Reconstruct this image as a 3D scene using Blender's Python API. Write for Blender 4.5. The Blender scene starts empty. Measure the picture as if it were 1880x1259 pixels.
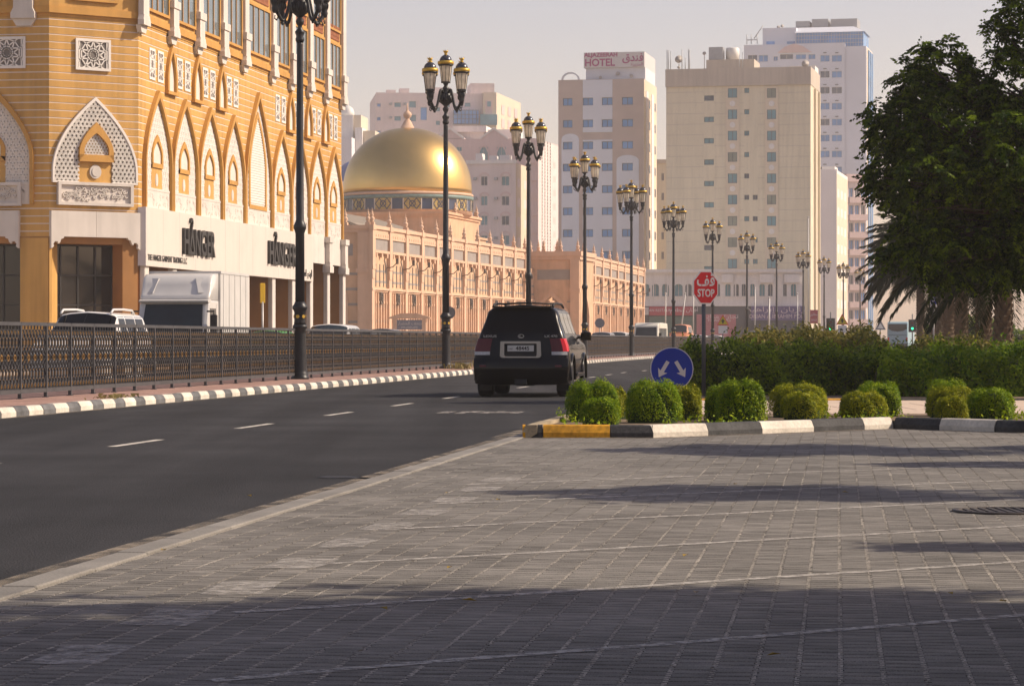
import bpy, bmesh, math, random
import numpy as np
from mathutils import Vector, Matrix

R = random.Random(7)
rad = math.radians
sc = bpy.context.scene
COL = sc.collection

# ------------------------------------------------------------------ camera, sky, sun, exposure
F = 5000.0 / 1880.0            # focal length in picture widths
CAMZ = 1.13
cam_d = bpy.data.cameras.new('camera')
cam_d.sensor_width = 36.0
cam_d.lens = F * 36.0
cam_d.shift_y = -4.5 / 1880.0
cam_d.clip_start = 0.5
cam_d.clip_end = 9000.0
cam = bpy.data.objects.new('camera', cam_d)
cam.location = (0, 0, CAMZ)
cam.rotation_euler = (rad(90), 0, 0)
COL.objects.link(cam)
sc.camera = cam

TO_SUN = Vector((0.785, 0.075, 0.60)).normalized()
world = bpy.data.worlds.new('World')
sc.world = world
world.use_nodes = True
nt = world.node_tree
nt.nodes.clear()
sky = nt.nodes.new('ShaderNodeTexSky')
sky.sky_type = 'NISHITA'
sky.sun_disc = False
sky.sun_elevation = math.asin(TO_SUN.z)
sky.sun_rotation = math.atan2(TO_SUN.x, TO_SUN.y)
sky.air_density = 1.0
sky.dust_density = 1.0
sky.ozone_density = 1.0
bg = nt.nodes.new('ShaderNodeBackground')
bg.inputs['Strength'].default_value = 0.122
wo = nt.nodes.new('ShaderNodeOutputWorld')
tintn = nt.nodes.new('ShaderNodeMix'); tintn.data_type = 'RGBA'; tintn.blend_type = 'MULTIPLY'
tintn.inputs[0].default_value = 1.0
tintn.inputs[7].default_value = (1.27, 0.955, 0.875, 1)       # dust in the air warms the whole sky a little
nt.links.new(sky.outputs[0], tintn.inputs[6])
nt.links.new(tintn.outputs[2], bg.inputs['Color'])
nt.links.new(bg.outputs[0], wo.inputs['Surface'])

sun_d = bpy.data.lights.new('sun', 'SUN')
sun_d.energy = 4.8
sun_d.angle = rad(0.53)
sun_d.color = (1.0, 0.86, 0.68)
sun = bpy.data.objects.new('sun', sun_d)
sun.rotation_euler = TO_SUN.to_track_quat('Z', 'Y').to_euler()
sun.location = TO_SUN * 60
COL.objects.link(sun)

sc.view_settings.view_transform = 'Standard'
sc.view_settings.look = 'None'
sc.view_settings.exposure = 0.2
sc.view_settings.gamma = 1.0
sc.render.engine = 'CYCLES'
sc.cycles.use_denoising = True
sc.cycles.max_bounces = 6
sc.cycles.diffuse_bounces = 3
sc.cycles.glossy_bounces = 3
sc.cycles.transmission_bounces = 4
sc.cycles.volume_bounces = 1
sc.cycles.transparent_max_bounces = 12
sc.cycles.caustics_reflective = False
sc.cycles.caustics_refractive = False
sc.cycles.sample_clamp_indirect = 6.0

# ------------------------------------------------------------------ helpers
def S(*c):                     # sRGB 0-255 -> linear
    def g(x):
        x /= 255.0
        return x / 12.92 if x <= 0.04045 else ((x + 0.055) / 1.055) ** 2.4
    return tuple(g(x) for x in c)

def px(x, Y):                  # world X seen at picture column x at depth Y
    return (x - 940.0) * Y / 5000.0
def pz(y, Y):                  # world Z seen at picture row y at depth Y
    return CAMZ + (625.0 - y) * Y / 5000.0

def T(x=0, y=0, z=0):
    return Matrix.Translation((x, y, z))
def RZ(a):
    return Matrix.Rotation(a, 4, 'Z')

def mat(name, col, rough=0.7, metal=0.0, var=0.10, scale=2.0, bump=0.0, bscale=60.0, streak=0.0, spec=0.4,
        coat=0.0, tint=None, rnd=0.0, fine=0.0, alpha=None):
    m = bpy.data.materials.new(name)
    m.use_nodes = True
    n = m.node_tree
    b = n.nodes['Principled BSDF']
    L = n.links.new
    b.inputs['Roughness'].default_value = rough
    b.inputs['Metallic'].default_value = metal
    b.inputs['Specular IOR Level'].default_value = spec
    b.inputs['Coat Weight'].default_value = coat
    col = tuple(col) + (1.0,)
    geo = n.nodes.new('ShaderNodeNewGeometry')
    def mul(a, fac):           # colour a times scalar socket
        x = n.nodes.new('ShaderNodeMix'); x.data_type = 'RGBA'; x.blend_type = 'MULTIPLY'
        x.inputs[0].default_value = 1.0
        L(a, x.inputs[6]); L(fac, x.inputs[7]); return x.outputs[2]
    def rng(sock, lo, hi, a=0.3, c=0.7):
        x = n.nodes.new('ShaderNodeMapRange')
        x.inputs[1].default_value = a; x.inputs[2].default_value = c
        x.inputs[3].default_value = lo; x.inputs[4].default_value = hi
        L(sock, x.inputs[0]); return x.outputs[0]
    rgb = n.nodes.new('ShaderNodeRGB'); rgb.outputs[0].default_value = col
    cur = rgb.outputs[0]
    if var > 0:
        t = n.nodes.new('ShaderNodeTexNoise'); t.inputs['Scale'].default_value = scale
        t.inputs['Detail'].default_value = 5.0
        L(geo.outputs['Position'], t.inputs['Vector'])
        cur = mul(cur, rng(t.outputs[0], 1 - var, 1 + var))
    if fine > 0:
        t = n.nodes.new('ShaderNodeTexNoise'); t.inputs['Scale'].default_value = bscale
        t.inputs['Detail'].default_value = 2.0
        L(geo.outputs['Position'], t.inputs['Vector'])
        cur = mul(cur, rng(t.outputs[0], 1 - fine, 1 + fine))
    if streak > 0:
        mp = n.nodes.new('ShaderNodeVectorMath'); mp.operation = 'MULTIPLY'
        mp.inputs[1].default_value = (2.2, 2.2, 0.12)
        L(geo.outputs['Position'], mp.inputs[0])
        t = n.nodes.new('ShaderNodeTexNoise'); t.inputs['Scale'].default_value = 1.3
        t.inputs['Detail'].default_value = 6.0
        L(mp.outputs[0], t.inputs['Vector'])
        cur = mul(cur, rng(t.outputs[0], 1 - streak, 1.0, 0.35, 0.6))
    if tint:
        a = n.nodes.new('ShaderNodeAttribute'); a.attribute_name = 'tint'
        x = n.nodes.new('ShaderNodeMix'); x.data_type = 'RGBA'
        L(a.outputs['Fac'], x.inputs[0]); L(cur, x.inputs[6])
        x.inputs[7].default_value = tuple(tint) + (1,)
        cur = x.outputs[2]
    if rnd > 0:
        o = n.nodes.new('ShaderNodeObjectInfo')
        cur = mul(cur, rng(o.outputs['Random'], 1 - rnd, 1 + rnd, 0, 1))
    L(cur, b.inputs['Base Color'])
    if bump > 0:
        t = n.nodes.new('ShaderNodeTexNoise'); t.inputs['Scale'].default_value = bscale
        t.inputs['Detail'].default_value = 4.0
        L(geo.outputs['Position'], t.inputs['Vector'])
        bp = n.nodes.new('ShaderNodeBump'); bp.inputs['Strength'].default_value = bump
        bp.inputs['Distance'].default_value = 0.02
        L(t.outputs[0], bp.inputs['Height']); L(bp.outputs[0], b.inputs['Normal'])
    if alpha:                  # worn paint: noise threshold (scale, lo, hi, max)
        t = n.nodes.new('ShaderNodeTexNoise'); t.inputs['Scale'].default_value = alpha[0]
        t.inputs['Detail'].default_value = 6.0; t.inputs['Roughness'].default_value = 0.65
        L(geo.outputs['Position'], t.inputs['Vector'])
        L(rng(t.outputs[0], 0.0, alpha[3], alpha[1], alpha[2]), b.inputs['Alpha'])
    return m

def leafmat(name, col, tint, trans=0.35, rough=0.5):
    m = mat(name, col, rough=rough, var=0.25, scale=3.0, tint=tint, spec=0.12)
    n = m.node_tree; b = n.nodes['Principled BSDF']
    out = n.nodes['Material Output']
    src = b.inputs['Base Color'].links[0].from_socket
    tr = n.nodes.new('ShaderNodeBsdfTranslucent')
    x = n.nodes.new('ShaderNodeMixShader'); x.inputs[0].default_value = trans
    n.links.new(src, tr.inputs['Color'])
    n.links.new(b.outputs[0], x.inputs[1]); n.links.new(tr.outputs[0], x.inputs[2])
    n.links.new(x.outputs[0], out.inputs['Surface'])
    return m

def glow(name, col, strength):
    m = bpy.data.materials.new(name); m.use_nodes = True
    b = m.node_tree.nodes['Principled BSDF']
    b.inputs['Base Color'].default_value = tuple(col) + (1,)
    b.inputs['Emission Color'].default_value = tuple(col) + (1,)
    b.inputs['Emission Strength'].default_value = strength
    return m

class MB:
    def __init__(s):
        s.v = []; s.f = []; s.mi = []; s.sm = []; s.M = None
    def add(s, vs, fs, m=0, smooth=False):
        o = len(s.v)
        if s.M is None:
            s.v.extend([tuple(v) for v in vs])
        else:
            s.v.extend([tuple(s.M @ Vector(v)) for v in vs])
        for f in fs:
            s.f.append(tuple(o + i for i in f)); s.mi.append(m); s.sm.append(smooth)
        return s
    def box(s, x0, x1, y0, y1, z0, z1, m=0):
        return s.add([(x0,y0,z0),(x1,y0,z0),(x1,y1,z0),(x0,y1,z0),(x0,y0,z1),(x1,y0,z1),(x1,y1,z1),(x0,y1,z1)],
              [(0,3,2,1),(4,5,6,7),(0,1,5,4),(1,2,6,5),(2,3,7,6),(3,0,4,7)], m)
    def cbox(s, x0, x1, y0, y1, z0, z1, c, m=0):      # box with chamfered top and vertical edges
        P = []
        for z, k in ((z0, 0), (z1 - c, 0), (z1, c)):
            for a, b in ((x0+c+k, y0+k), (x1-c-k, y0+k), (x1-k, y0+c+k), (x1-k, y1-c-k), (x1-c-k, y1-k), (x0+c+k, y1-k), (x0+k, y1-c-k), (x0+k, y0+c+k)):
                P.append((a, b, z))
        fs = [tuple(range(7, -1, -1)), tuple(range(16, 24))]
        for r in (0, 8):
            for i in range(8):
                j = (i + 1) % 8
                fs.append((r+i, r+j, r+8+j, r+8+i))
        return s.add(P, fs, m)
    def quad(s, a, b, c, d, m=0):
        return s.add([a, b, c, d], [(0, 1, 2, 3)], m)
    def prism(s, poly, y0, y1, m=0, caps=True):       # polygon in (x,z), extruded along y; y0 is the front
        n = len(poly)
        vs = [(x, y0, z) for x, z in poly] + [(x, y1, z) for x, z in poly]
        ar = sum(poly[i][0]*poly[(i+1) % n][1] - poly[(i+1) % n][0]*poly[i][1] for i in range(n))
        fs = []
        if caps:
            fs = [tuple(range(n)), tuple(range(2*n-1, n-1, -1))]
        for i in range(n):
            j = (i + 1) % n
            fs.append((i, n+i, n+j, j))
        if (ar > 0) == (y0 > y1):
            fs = [tuple(reversed(f)) for f in fs]
        return s.add(vs, fs, m)
    def ring(s, outer, inner, y0, y1, m=0):           # band between two open polylines (x,z), extruded along y
        n = len(outer)
        vs = [(x, y0, z) for x, z in outer] + [(x, y0, z) for x, z in inner] + [(x, y1, z) for x, z in outer] + [(x, y1, z) for x, z in inner]
        fs = []
        for i in range(n - 1):
            a, b, c, d = i, i+1, n+i+1, n+i
            fs += [(a, d, c, b), (a, b, 2*n+b, 2*n+a), (d, 2*n+d, 2*n+c, c)]
        fs += [(0, 2*n, 3*n, n), (n-1, 2*n-1, 4*n-1, 3*n-1)]
        return s.add(vs, fs, m)
    def lathe(s, prof, n=16, m=0, c=(0, 0, 0), smooth=True, a0=0.0, a1=None):
        full = a1 is None
        k = n if full else n + 1
        vs = []
        for r, z in prof:
            for i in range(k):
                a = a0 + (2*math.pi if full else (a1 - a0)) * i / n
                vs.append((c[0] + r*math.cos(a), c[1] + r*math.sin(a), c[2] + z))
        fs = []
        for p in range(len(prof) - 1):
            for i in range(n):
                j = (i + 1) % k
                fs.append((p*k+i, p*k+j, (p+1)*k+j, (p+1)*k+i))
        if full and prof[0][0] > 1e-6: fs.append(tuple(range(k - 1, -1, -1)))
        if full and prof[-1][0] > 1e-6: fs.append(tuple((len(prof)-1)*k + i for i in range(k)))
        return s.add(vs, fs, m, smooth)
    def tube(s, pts, r, n=6, m=0, smooth=True):
        pts = [Vector(p) for p in pts]
        rs = r if isinstance(r, (list, tuple)) else [r] * len(pts)
        vs = []
        up = Vector((0.13, 0.21, 1)).normalized()
        for i, p in enumerate(pts):
            d = (pts[min(i+1, len(pts)-1)] - pts[max(i-1, 0)]).normalized()
            a = d.cross(up)
            if a.length < 0.05: a = d.cross(Vector((1, 0, 0)))
            a.normalize(); b = d.cross(a)
            for k in range(n):
                t = 2*math.pi*k/n
                vs.append(p + (a*math.cos(t) + b*math.sin(t)) * rs[i])
        fs = []
        for i in range(len(pts) - 1):
            for k in range(n):
                j = (k + 1) % n
                fs.append((i*n+k, i*n+j, (i+1)*n+j, (i+1)*n+k))
        fs += [tuple(range(n-1, -1, -1)), tuple((len(pts)-1)*n + k for k in range(n))]
        return s.add(vs, fs, m, smooth)
    def strip(s, a, b, w, y0, y1, m=0):               # a straight bar in the xz plane
        dx, dz = b[0]-a[0], b[1]-a[1]
        l = math.hypot(dx, dz)
        if l < 1e-5: return s
        nx, nz = -dz/l*w/2, dx/l*w/2
        return s.prism([(a[0]-nx, a[1]-nz), (b[0]-nx, b[1]-nz), (b[0]+nx, b[1]+nz), (a[0]+nx, a[1]+nz)], y0, y1, m)
    def mesh(s, name, mats):
        me = bpy.data.meshes.new(name)
        me.from_pydata(s.v, [], s.f)
        for x in (mats if isinstance(mats, (list, tuple)) else [mats]):
            me.materials.append(x)
        me.polygons.foreach_set('material_index', s.mi)
        me.polygons.foreach_set('use_smooth', s.sm)
        me.update()
        return me
    def build(s, name, mats, parent=None, M=None):
        return O(name, s.mesh(name, mats), parent, M)

def O(name, mesh, parent=None, M=None):
    o = bpy.data.objects.new(name, mesh)
    COL.objects.link(o)
    o.parent = parent
    if M is not None: o.matrix_basis = M
    return o

def tag(o, label, cat, group=None, kind=None):
    o['label'] = label; o['category'] = cat
    if group: o['group'] = group
    if kind: o['kind'] = kind
    return o

def thing(name, label, cat, loc=(0, 0, 0), rz=0.0, group=None):
    o = O(name, None, None, T(*loc) @ RZ(rz))
    return tag(o, label, cat, group)

def dup(root, M, label=None, parent=None):
    r = root.copy(); COL.objects.link(r); r.parent = parent
    r.matrix_basis = M
    if label: r['label'] = label
    for ch in root.children:
        c = ch.copy(); COL.objects.link(c); c.parent = r
        for g in ch.children:
            d = g.copy(); COL.objects.link(d); d.parent = c
    return r

def npmesh(name, V, Fq, mats, tints=None, smooth=False, k=4):
    """V (n,3) array, Fq (m,k) int array, tints per face"""
    me = bpy.data.meshes.new(name)
    m = len(Fq)
    me.vertices.add(len(V)); me.vertices.foreach_set('co', np.asarray(V, dtype=np.float32).ravel())
    me.loops.add(m*k); me.loops.foreach_set('vertex_index', np.asarray(Fq, dtype=np.int32).ravel())
    me.polygons.add(m)
    me.polygons.foreach_set('loop_start', np.arange(0, m*k, k, dtype=np.int32))
    me.polygons.foreach_set('loop_total', np.full(m, k, dtype=np.int32))
    for x in (mats if isinstance(mats, (list, tuple)) else [mats]): me.materials.append(x)
    if tints is not None:
        a = me.attributes.new('tint', 'FLOAT', 'FACE')
        a.data.foreach_set('value', np.asarray(tints, dtype=np.float32))
    if smooth: me.polygons.foreach_set('use_smooth', np.ones(m, dtype=bool))
    me.update(calc_edges=True)
    me.validate()
    return me

def text_mesh(body, size, mats, depth=0.01, sx=1.0, align='CENTER', bold=0.0, name='lettering'):
    c = bpy.data.curves.new('lettering', 'FONT')
    c.body = body; c.size = size; c.extrude = depth; c.align_x = align; c.align_y = 'BOTTOM_BASELINE'
    c.offset = bold; c.resolution_u = 3
    o = bpy.data.objects.new('lettering', c); COL.objects.link(o)
    me = bpy.data.meshes.new_from_object(o.evaluated_get(bpy.context.evaluated_depsgraph_get()))
    bpy.data.objects.remove(o); bpy.data.curves.remove(c)
    me.transform(Matrix.Rotation(rad(90), 4, 'X') @ Matrix.Diagonal((sx, 1, 1, 1)))   # stands in xz, faces -y
    me.materials.clear(); me.materials.append(mats)
    me.name = name
    return me

def hermite(knots, Y):
    n = len(knots)
    if Y <= knots[0][0]: i = 0
    elif Y >= knots[-1][0]: i = n - 2
    else:
        i = max(k for k in range(n - 1) if knots[k][0] <= Y)
    def sl(k):
        a, b = knots[max(k-1, 0)], knots[min(k+1, n-1)]
        return (b[1]-a[1])/(b[0]-a[0])
    (y0, x0), (y1, x1) = knots[i], knots[i+1]
    h = y1 - y0; t = (Y - y0)/h
    if t > 1: return x1 + sl(n-1)*(Y - y1)
    if t < 0: return x0 + sl(0)*(Y - y0)
    m0, m1 = sl(i)*h, sl(i+1)*h
    return (2*t**3-3*t**2+1)*x0 + (t**3-2*t**2+t)*m0 + (-2*t**3+3*t**2)*x1 + (t**3-t**2)*m1

KN = [(-60,-20.72),(0,-13.7),(45.4,-8.39),(96,-2.47),(122.3,.62),(147.5,3.8),(173.8,7.5),(201,11.8),(227,16.6),(254,21.8),(306,32.6),(370,46.3),(600,96)]
def med(Y): return hermite(KN, Y)                     # centre line of the median
def mdir(Y):
    v = Vector((med(Y+0.5) - med(Y-0.5), 1.0, 0)).normalized()
    return v
def off(Y, d):                                        # point d metres right of the median centre line
    v = mdir(Y)
    return (med(Y) + d*v.y, Y - d*v.x)

HALF = 1.64            # half width of the median
ROADW = 8.28           # width of the near carriageway
def edge(Y):           # right edge of the near carriageway (X at depth Y)
    return -2.33 + 0.1195*(Y - 12.4) if Y < 110 else med(Y) + 9.98
# ------------------------------------------------------------------ materials
m_asphalt = mat('asphalt', (0.029, 0.0285, 0.030), rough=0.85, var=0.22, scale=0.35, bump=0.8, bscale=70, fine=0.6, spec=0.25)
def wear(m, ang_, sx, sy, lo, hi, sc_=1.0):
    # stains and tyre polish drawn out along the road
    n = m.node_tree; b_ = n.nodes['Principled BSDF']; src = b_.inputs['Base Color'].links[0].from_socket
    g = n.nodes.new('ShaderNodeNewGeometry'); mp = n.nodes.new('ShaderNodeMapping')
    mp.inputs['Rotation'].default_value = (0, 0, ang_); mp.inputs['Scale'].default_value = (sx, sy, 1)
    t_ = n.nodes.new('ShaderNodeTexNoise'); t_.inputs['Scale'].default_value = sc_; t_.inputs['Detail'].default_value = 6
    r_ = n.nodes.new('ShaderNodeMapRange'); r_.inputs[1].default_value = .35; r_.inputs[2].default_value = .68; r_.inputs[3].default_value = lo; r_.inputs[4].default_value = hi
    x = n.nodes.new('ShaderNodeMix'); x.data_type = 'RGBA'; x.blend_type = 'MULTIPLY'; x.inputs[0].default_value = 1
    n.links.new(g.outputs['Position'], mp.inputs[0]); n.links.new(mp.outputs[0], t_.inputs['Vector']); n.links.new(t_.outputs[0], r_.inputs[0])
    n.links.new(src, x.inputs[6]); n.links.new(r_.outputs[0], x.inputs[7]); n.links.new(x.outputs[2], b_.inputs['Base Color'])
wear(m_asphalt, math.atan(.12), 1.1, .045, .72, 1.35)
wear(m_asphalt, math.atan(.12), .5, .5, .85, 1.15, 1.3)
m_asphalt_far = mat('asphalt_far', (0.06, 0.058, 0.057), rough=0.85, var=0.2, scale=0.2)
m_sandbed = mat('joint_sand', (0.33, 0.295, 0.248), rough=0.95, var=0.3, scale=2.0, fine=0.3, bscale=120)
m_paver = mat('grey_paver', (0.166, 0.153, 0.137), rough=0.9, var=0.22, scale=0.6, bump=0.4, bscale=160, fine=0.35, rnd=0.17)
m_paver_mass = mat('grey_paver_mass', (0.145, 0.134, 0.120), rough=0.9, var=0.22, scale=0.6, bump=0.4, bscale=160, fine=0.35, tint=(0.205, 0.189, 0.169))
m_edging = mat('concrete_edging', (0.21, 0.195, 0.175), rough=0.9, var=0.2, scale=1.5, fine=0.2, bscale=80, rnd=0.08)
m_kerb_w = mat('kerb_white_paint', (0.62, 0.565, 0.48), rough=0.75, var=0.16, scale=2.5, fine=0.12, bscale=25, rnd=0.07, bump=0.2)
m_kerb_g = mat('kerb_dark_paint', (0.11, 0.11, 0.112), rough=0.8, var=0.3, scale=2.5, fine=0.2, bscale=25, rnd=0.15, bump=0.2)
m_kerb_d = mat('kerb_faded_black', (0.050, 0.050, 0.051), rough=0.8, var=0.35, scale=3.0, fine=0.25, bscale=25, rnd=0.15, bump=0.2)
m_kerb_k = mat('kerb_black_paint', (0.035, 0.034, 0.034), rough=0.7, var=0.4, scale=3.5, fine=0.35, bscale=25, rnd=0.15, bump=0.2)
m_kerb_y = mat('kerb_yellow_paint', (0.62, 0.30, 0.016), rough=0.7, var=0.22, scale=3.5, fine=0.25, bscale=18, bump=0.2)
m_kerb_t = mat('kerb_bare_concrete', (0.36, 0.29, 0.19), rough=0.9, var=0.25, scale=2.0, fine=0.2, bscale=40, rnd=0.1)
m_brickred = mat('red_block_paving', (0.34, 0.205, 0.165), rough=0.9, var=0.25, scale=1.2, fine=0.25, bscale=14)
m_soil = mat('island_soil', (0.19, 0.135, 0.085), rough=0.95, var=0.4, scale=3.0, bump=1.0, bscale=25, fine=0.3)
m_path = mat('sandy_paving', (0.56, 0.44, 0.34), rough=0.9, var=0.1, scale=1.5, fine=0.1, bscale=12)
m_ground = mat('sandy_ground', (0.36, 0.29, 0.22), rough=0.95, var=0.2, scale=0.05)
m_line = mat('road_paint', (0.60, 0.55, 0.48), rough=0.7, var=0.15, scale=2.0, alpha=(7.0, 0.28, 0.45, 0.92))
m_line_worn = mat('worn_road_paint', (0.52, 0.47, 0.42), rough=0.7, var=0.15, scale=2.0, alpha=(9.0, 0.40, 0.60, 0.75))
m_chalk = mat('faded_bay_paint', (0.52, 0.485, 0.44), rough=0.8, var=0.15, scale=3.0, alpha=(14.0, 0.34, 0.60, 0.78))
m_patch = mat('faded_patch_paint', (0.44, 0.41, 0.375), rough=0.8, var=0.15, scale=3.0, alpha=(11.0, 0.34, 0.62, 0.72))
m_tar = mat('tar', (0.012, 0.012, 0.013), rough=0.6, var=0.2)
m_iron = mat('cast_iron', (0.06, 0.05, 0.045), rough=0.6, metal=0.3, var=0.3, scale=8)

def structure(o, label, cat):
    return tag(o, label, cat, kind='structure')

# ------------------------------------------------------------------ ground sheet
b = MB(); b.quad((-2500, -300, -0.05), (2500, -300, -0.05), (2500, 7000, -0.05), (-2500, 7000, -0.05))
structure(b.build('ground', m_ground), 'wide sandy ground reaching the hazy horizon', 'ground')

# ------------------------------------------------------------------ roads
def ribbon(mb, y0, y1, fl, fr, z, step=2.0, m=0, zf=None):
    n = max(1, int((y1-y0)/step)); vs = []
    for i in range(n + 1):
        Y = y0 + (y1-y0)*i/n
        a, c = fl(Y), fr(Y)
        zz = z
        vs += [(a[0], a[1], zz), (c[0], c[1], zz)]
    mb.add(vs, [(2*i, 2*i+1, 2*i+3, 2*i+2) for i in range(n)], m)

b = MB()
ribbon(b, -40, 640, lambda Y: off(Y, HALF-0.2), lambda Y: (edge(Y)+0.02, Y), 0.0)
road = structure(b.build('road', m_asphalt), 'dark grey asphalt carriageway running past the median kerb', 'road')
b = MB()
ribbon(b, -40, 640, lambda Y: off(Y, -12.5), lambda Y: off(Y, -HALF+0.2), 0.001)
structure(b.build('oncoming_road', m_asphalt_far), 'asphalt carriageway beyond the median fence', 'road')
b = MB(); b.quad((14, 100, -0.02), (200, 100, -0.02), (200, 400, -0.02), (34, 400, -0.02))
structure(b.build('far_road', m_asphalt_far), 'asphalt road surface far beyond the hedge', 'road')
b = MB()
ribbon(b, 60, 420, lambda Y: off(Y, -19), lambda Y: off(Y, -12.52), 0.0, 4)
o = structure(b.build('far_pavement', m_path), 'pale paved strip in front of the shops', 'pavement')
b = MB()
ribbon(b, -40, 420, lambda Y: off(Y, -12.7), lambda Y: off(Y, -12.4), 0.13, 4)
vs = []
b.build('far_kerb', m_kerb_w, o)

# lane dashes (2 m line, 4 m gap)
def lane(Y): return -4.14 + 0.1225*(Y - 29.9) if Y < 100 else med(Y) + 6.75
k = 0
Y = 17.0
while Y < 330:
    b = MB()
    w = 0.055
    ribbon(b, Y, Y+2.05, lambda q: (lane(q)-w, q), lambda q: (lane(q)+w, q), 0.004, 1.0)
    b.build('lane_dash', m_line, road)
    Y += 5.98
# worn lane arrow in the right lane, and the cracked patch by the edging
b = MB()
for dx, w, y0, y1 in ((-.9, .10, 42.3, 43.4), (-.55, .07, 42.0, 43.3), (-.3, .1, 42.6, 43.6), (-.05, .09, 42.2, 43.2), (.2, .06, 42.4, 43.5), (.42, .12, 42.5, 43.1), (.6, .07, 42.2, 43.4)):
    x = -0.42 + dx*0.75
    b.quad((x-w, y0, .004), (x+w, y0, .004), (x+w+.12, y1, .004), (x-w+.12, y1, .004))
b.build('worn_marking', m_line_worn, road)
b = MB()
pts = [(-1.62, 22.5), (-1.5, 22.3), (-1.35, 22.38), (-1.2, 22.15), (-1.05, 22.2), (-.96, 22.05), (-1.02, 22.35), (-1.25, 22.5), (-1.4, 22.72), (-1.55, 22.75)]
b.add([(x, y, 0.004) for x, y in pts], [tuple(range(len(pts)))])
b.build('tar_patch', m_tar, road)

# wind-blown dust along the kerbs
m_dust = mat('road_dust', (0.36, 0.30, 0.23), rough=0.95, var=0.2, scale=2.0, alpha=(3.0, 0.36, 0.70, 0.75))
b = MB(); ribbon(b, 20, 200, lambda q: off(q, HALF-.02), lambda q: off(q, HALF+.16), 0.004, 2.0); b.build('kerb_dust', m_dust, road)
b = MB(); ribbon(b, 6, 31.6, lambda q: (edge(q)-.13, q), lambda q: (edge(q)+.0, q), 0.004, 1.0); b.build('kerb_dust', m_dust, road)
b = MB(); ribbon(b, 31.6, 60, lambda q: (edge(q)-.22, q), lambda q: (edge(q)+.0, q), 0.004, 1.0); b.build('kerb_dust', m_dust, road)
# ------------------------------------------------------------------ median with painted kerb stones
b = MB()
ribbon(b, -20, 560, lambda Y: off(Y, -HALF), lambda Y: off(Y, HALF-0.17), 0.142, 3)
median = structure(b.build('median', m_brickred), 'raised median strip paved in dull red blocks', 'median')
b = MB()
ribbon(b, -20, 560, lambda Y: off(Y, -HALF), lambda Y: off(Y, -HALF+.01), 0.142, 3)
def kerbmesh(name, L, m):
    q = MB()
    prof = [(-0.09, 0.0), (0.075, 0.0), (0.075, 0.075), (0.04, 0.135), (0.015, 0.15), (-0.09, 0.15)]
    n = len(prof)
    vs = [(x, g, z) for g in (0.006, L-0.006) for x, z in prof]
    fs = [tuple(range(n)), tuple(range(2*n-1, n-1, -1))] + [(i, n+i, n+(i+1) % n, (i+1) % n) for i in range(n)]
    q.add(vs, fs)
    return q.mesh(name, m)
kw, kg = kerbmesh('kerb_stone', 0.74, m_kerb_w), kerbmesh('kerb_stone', 0.66, m_kerb_g)
Y = 35.6; i = 0
while i < 296:
    v = mdir(Y); p = off(Y, HALF - 0.075)
    O('kerb_stone', kw if i % 2 == 0 else kg, median,
      T(p[0] + R.uniform(-.006, .006), p[1], R.uniform(-.006, .004)) @ RZ(-math.atan2(v.x, v.y) + R.uniform(-.006, .006)))
    Y += (0.74 if i % 2 == 0 else 0.66)*v.y; i += 1
b = MB()
for (a, c) in ((-20, 35.5), (Y+.02, 560)):
    q = a
    while q < c - 1.4:
        for z, m, l in ((0, 0, .74), (1, 1, .66)):
            v = mdir(q); p = off(q, HALF - .075)
            b.M = T(p[0], p[1], 0) @ RZ(-math.atan2(v.x, v.y))
            b.box(-.09, .075, 0.006, l-.006, 0, .148, m)
            q += l*v.y
o = b.build('kerb_run', [m_kerb_w, m_kerb_g], median); o['kind'] = 'stuff'
b = MB()
ribbon(b, -20, 560, lambda Y: off(Y, -HALF-.08), lambda Y: off(Y, -HALF+.08), 0.15, 3)
vs = []
for z in (0.0, 0.15):
    pass
n = 190
vs = []
for i in range(n+1):
    Y = -20 + 580*i/n
    p = off(Y, -HALF-.08); vs += [(p[0], p[1], 0), (p[0], p[1], .15)]
b.add(vs, [(2*i, 2*i+1, 2*i+3, 2*i+2) for i in range(n)])
b.build('rear_kerb', m_kerb_w, median)
# dry grass tufts at the foot of two lamps
def tuft(x, y, n, s, z=.14):
    V = []; Fq = []; tn = []
    for _ in range(n):
        a = R.uniform(0, 6.28); r = R.gauss(0, .4); h = R.uniform(.05, .16)*s
        bx, by = x + r*math.cos(a)*.6, y + r*math.sin(a)*2.0
        d = R.uniform(0, 6.28); w = .012
        V += [(bx-w*math.cos(d), by-w*math.sin(d), z), (bx+w*math.cos(d), by+w*math.sin(d), z),
              (bx+w*.3*math.cos(d)+R.gauss(0, .05), by+R.gauss(0, .05), z+h), (bx-w*.3*math.cos(d)+R.gauss(0, .05), by, z+h)]
        k = len(V) - 4; Fq.append((k, k+1, k+2, k+3)); tn.append(R.random())
    return V, Fq, tn
m_drygrass = leafmat('dry_grass', (0.16, 0.14, 0.04), (0.34, 0.27, 0.12))

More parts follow.
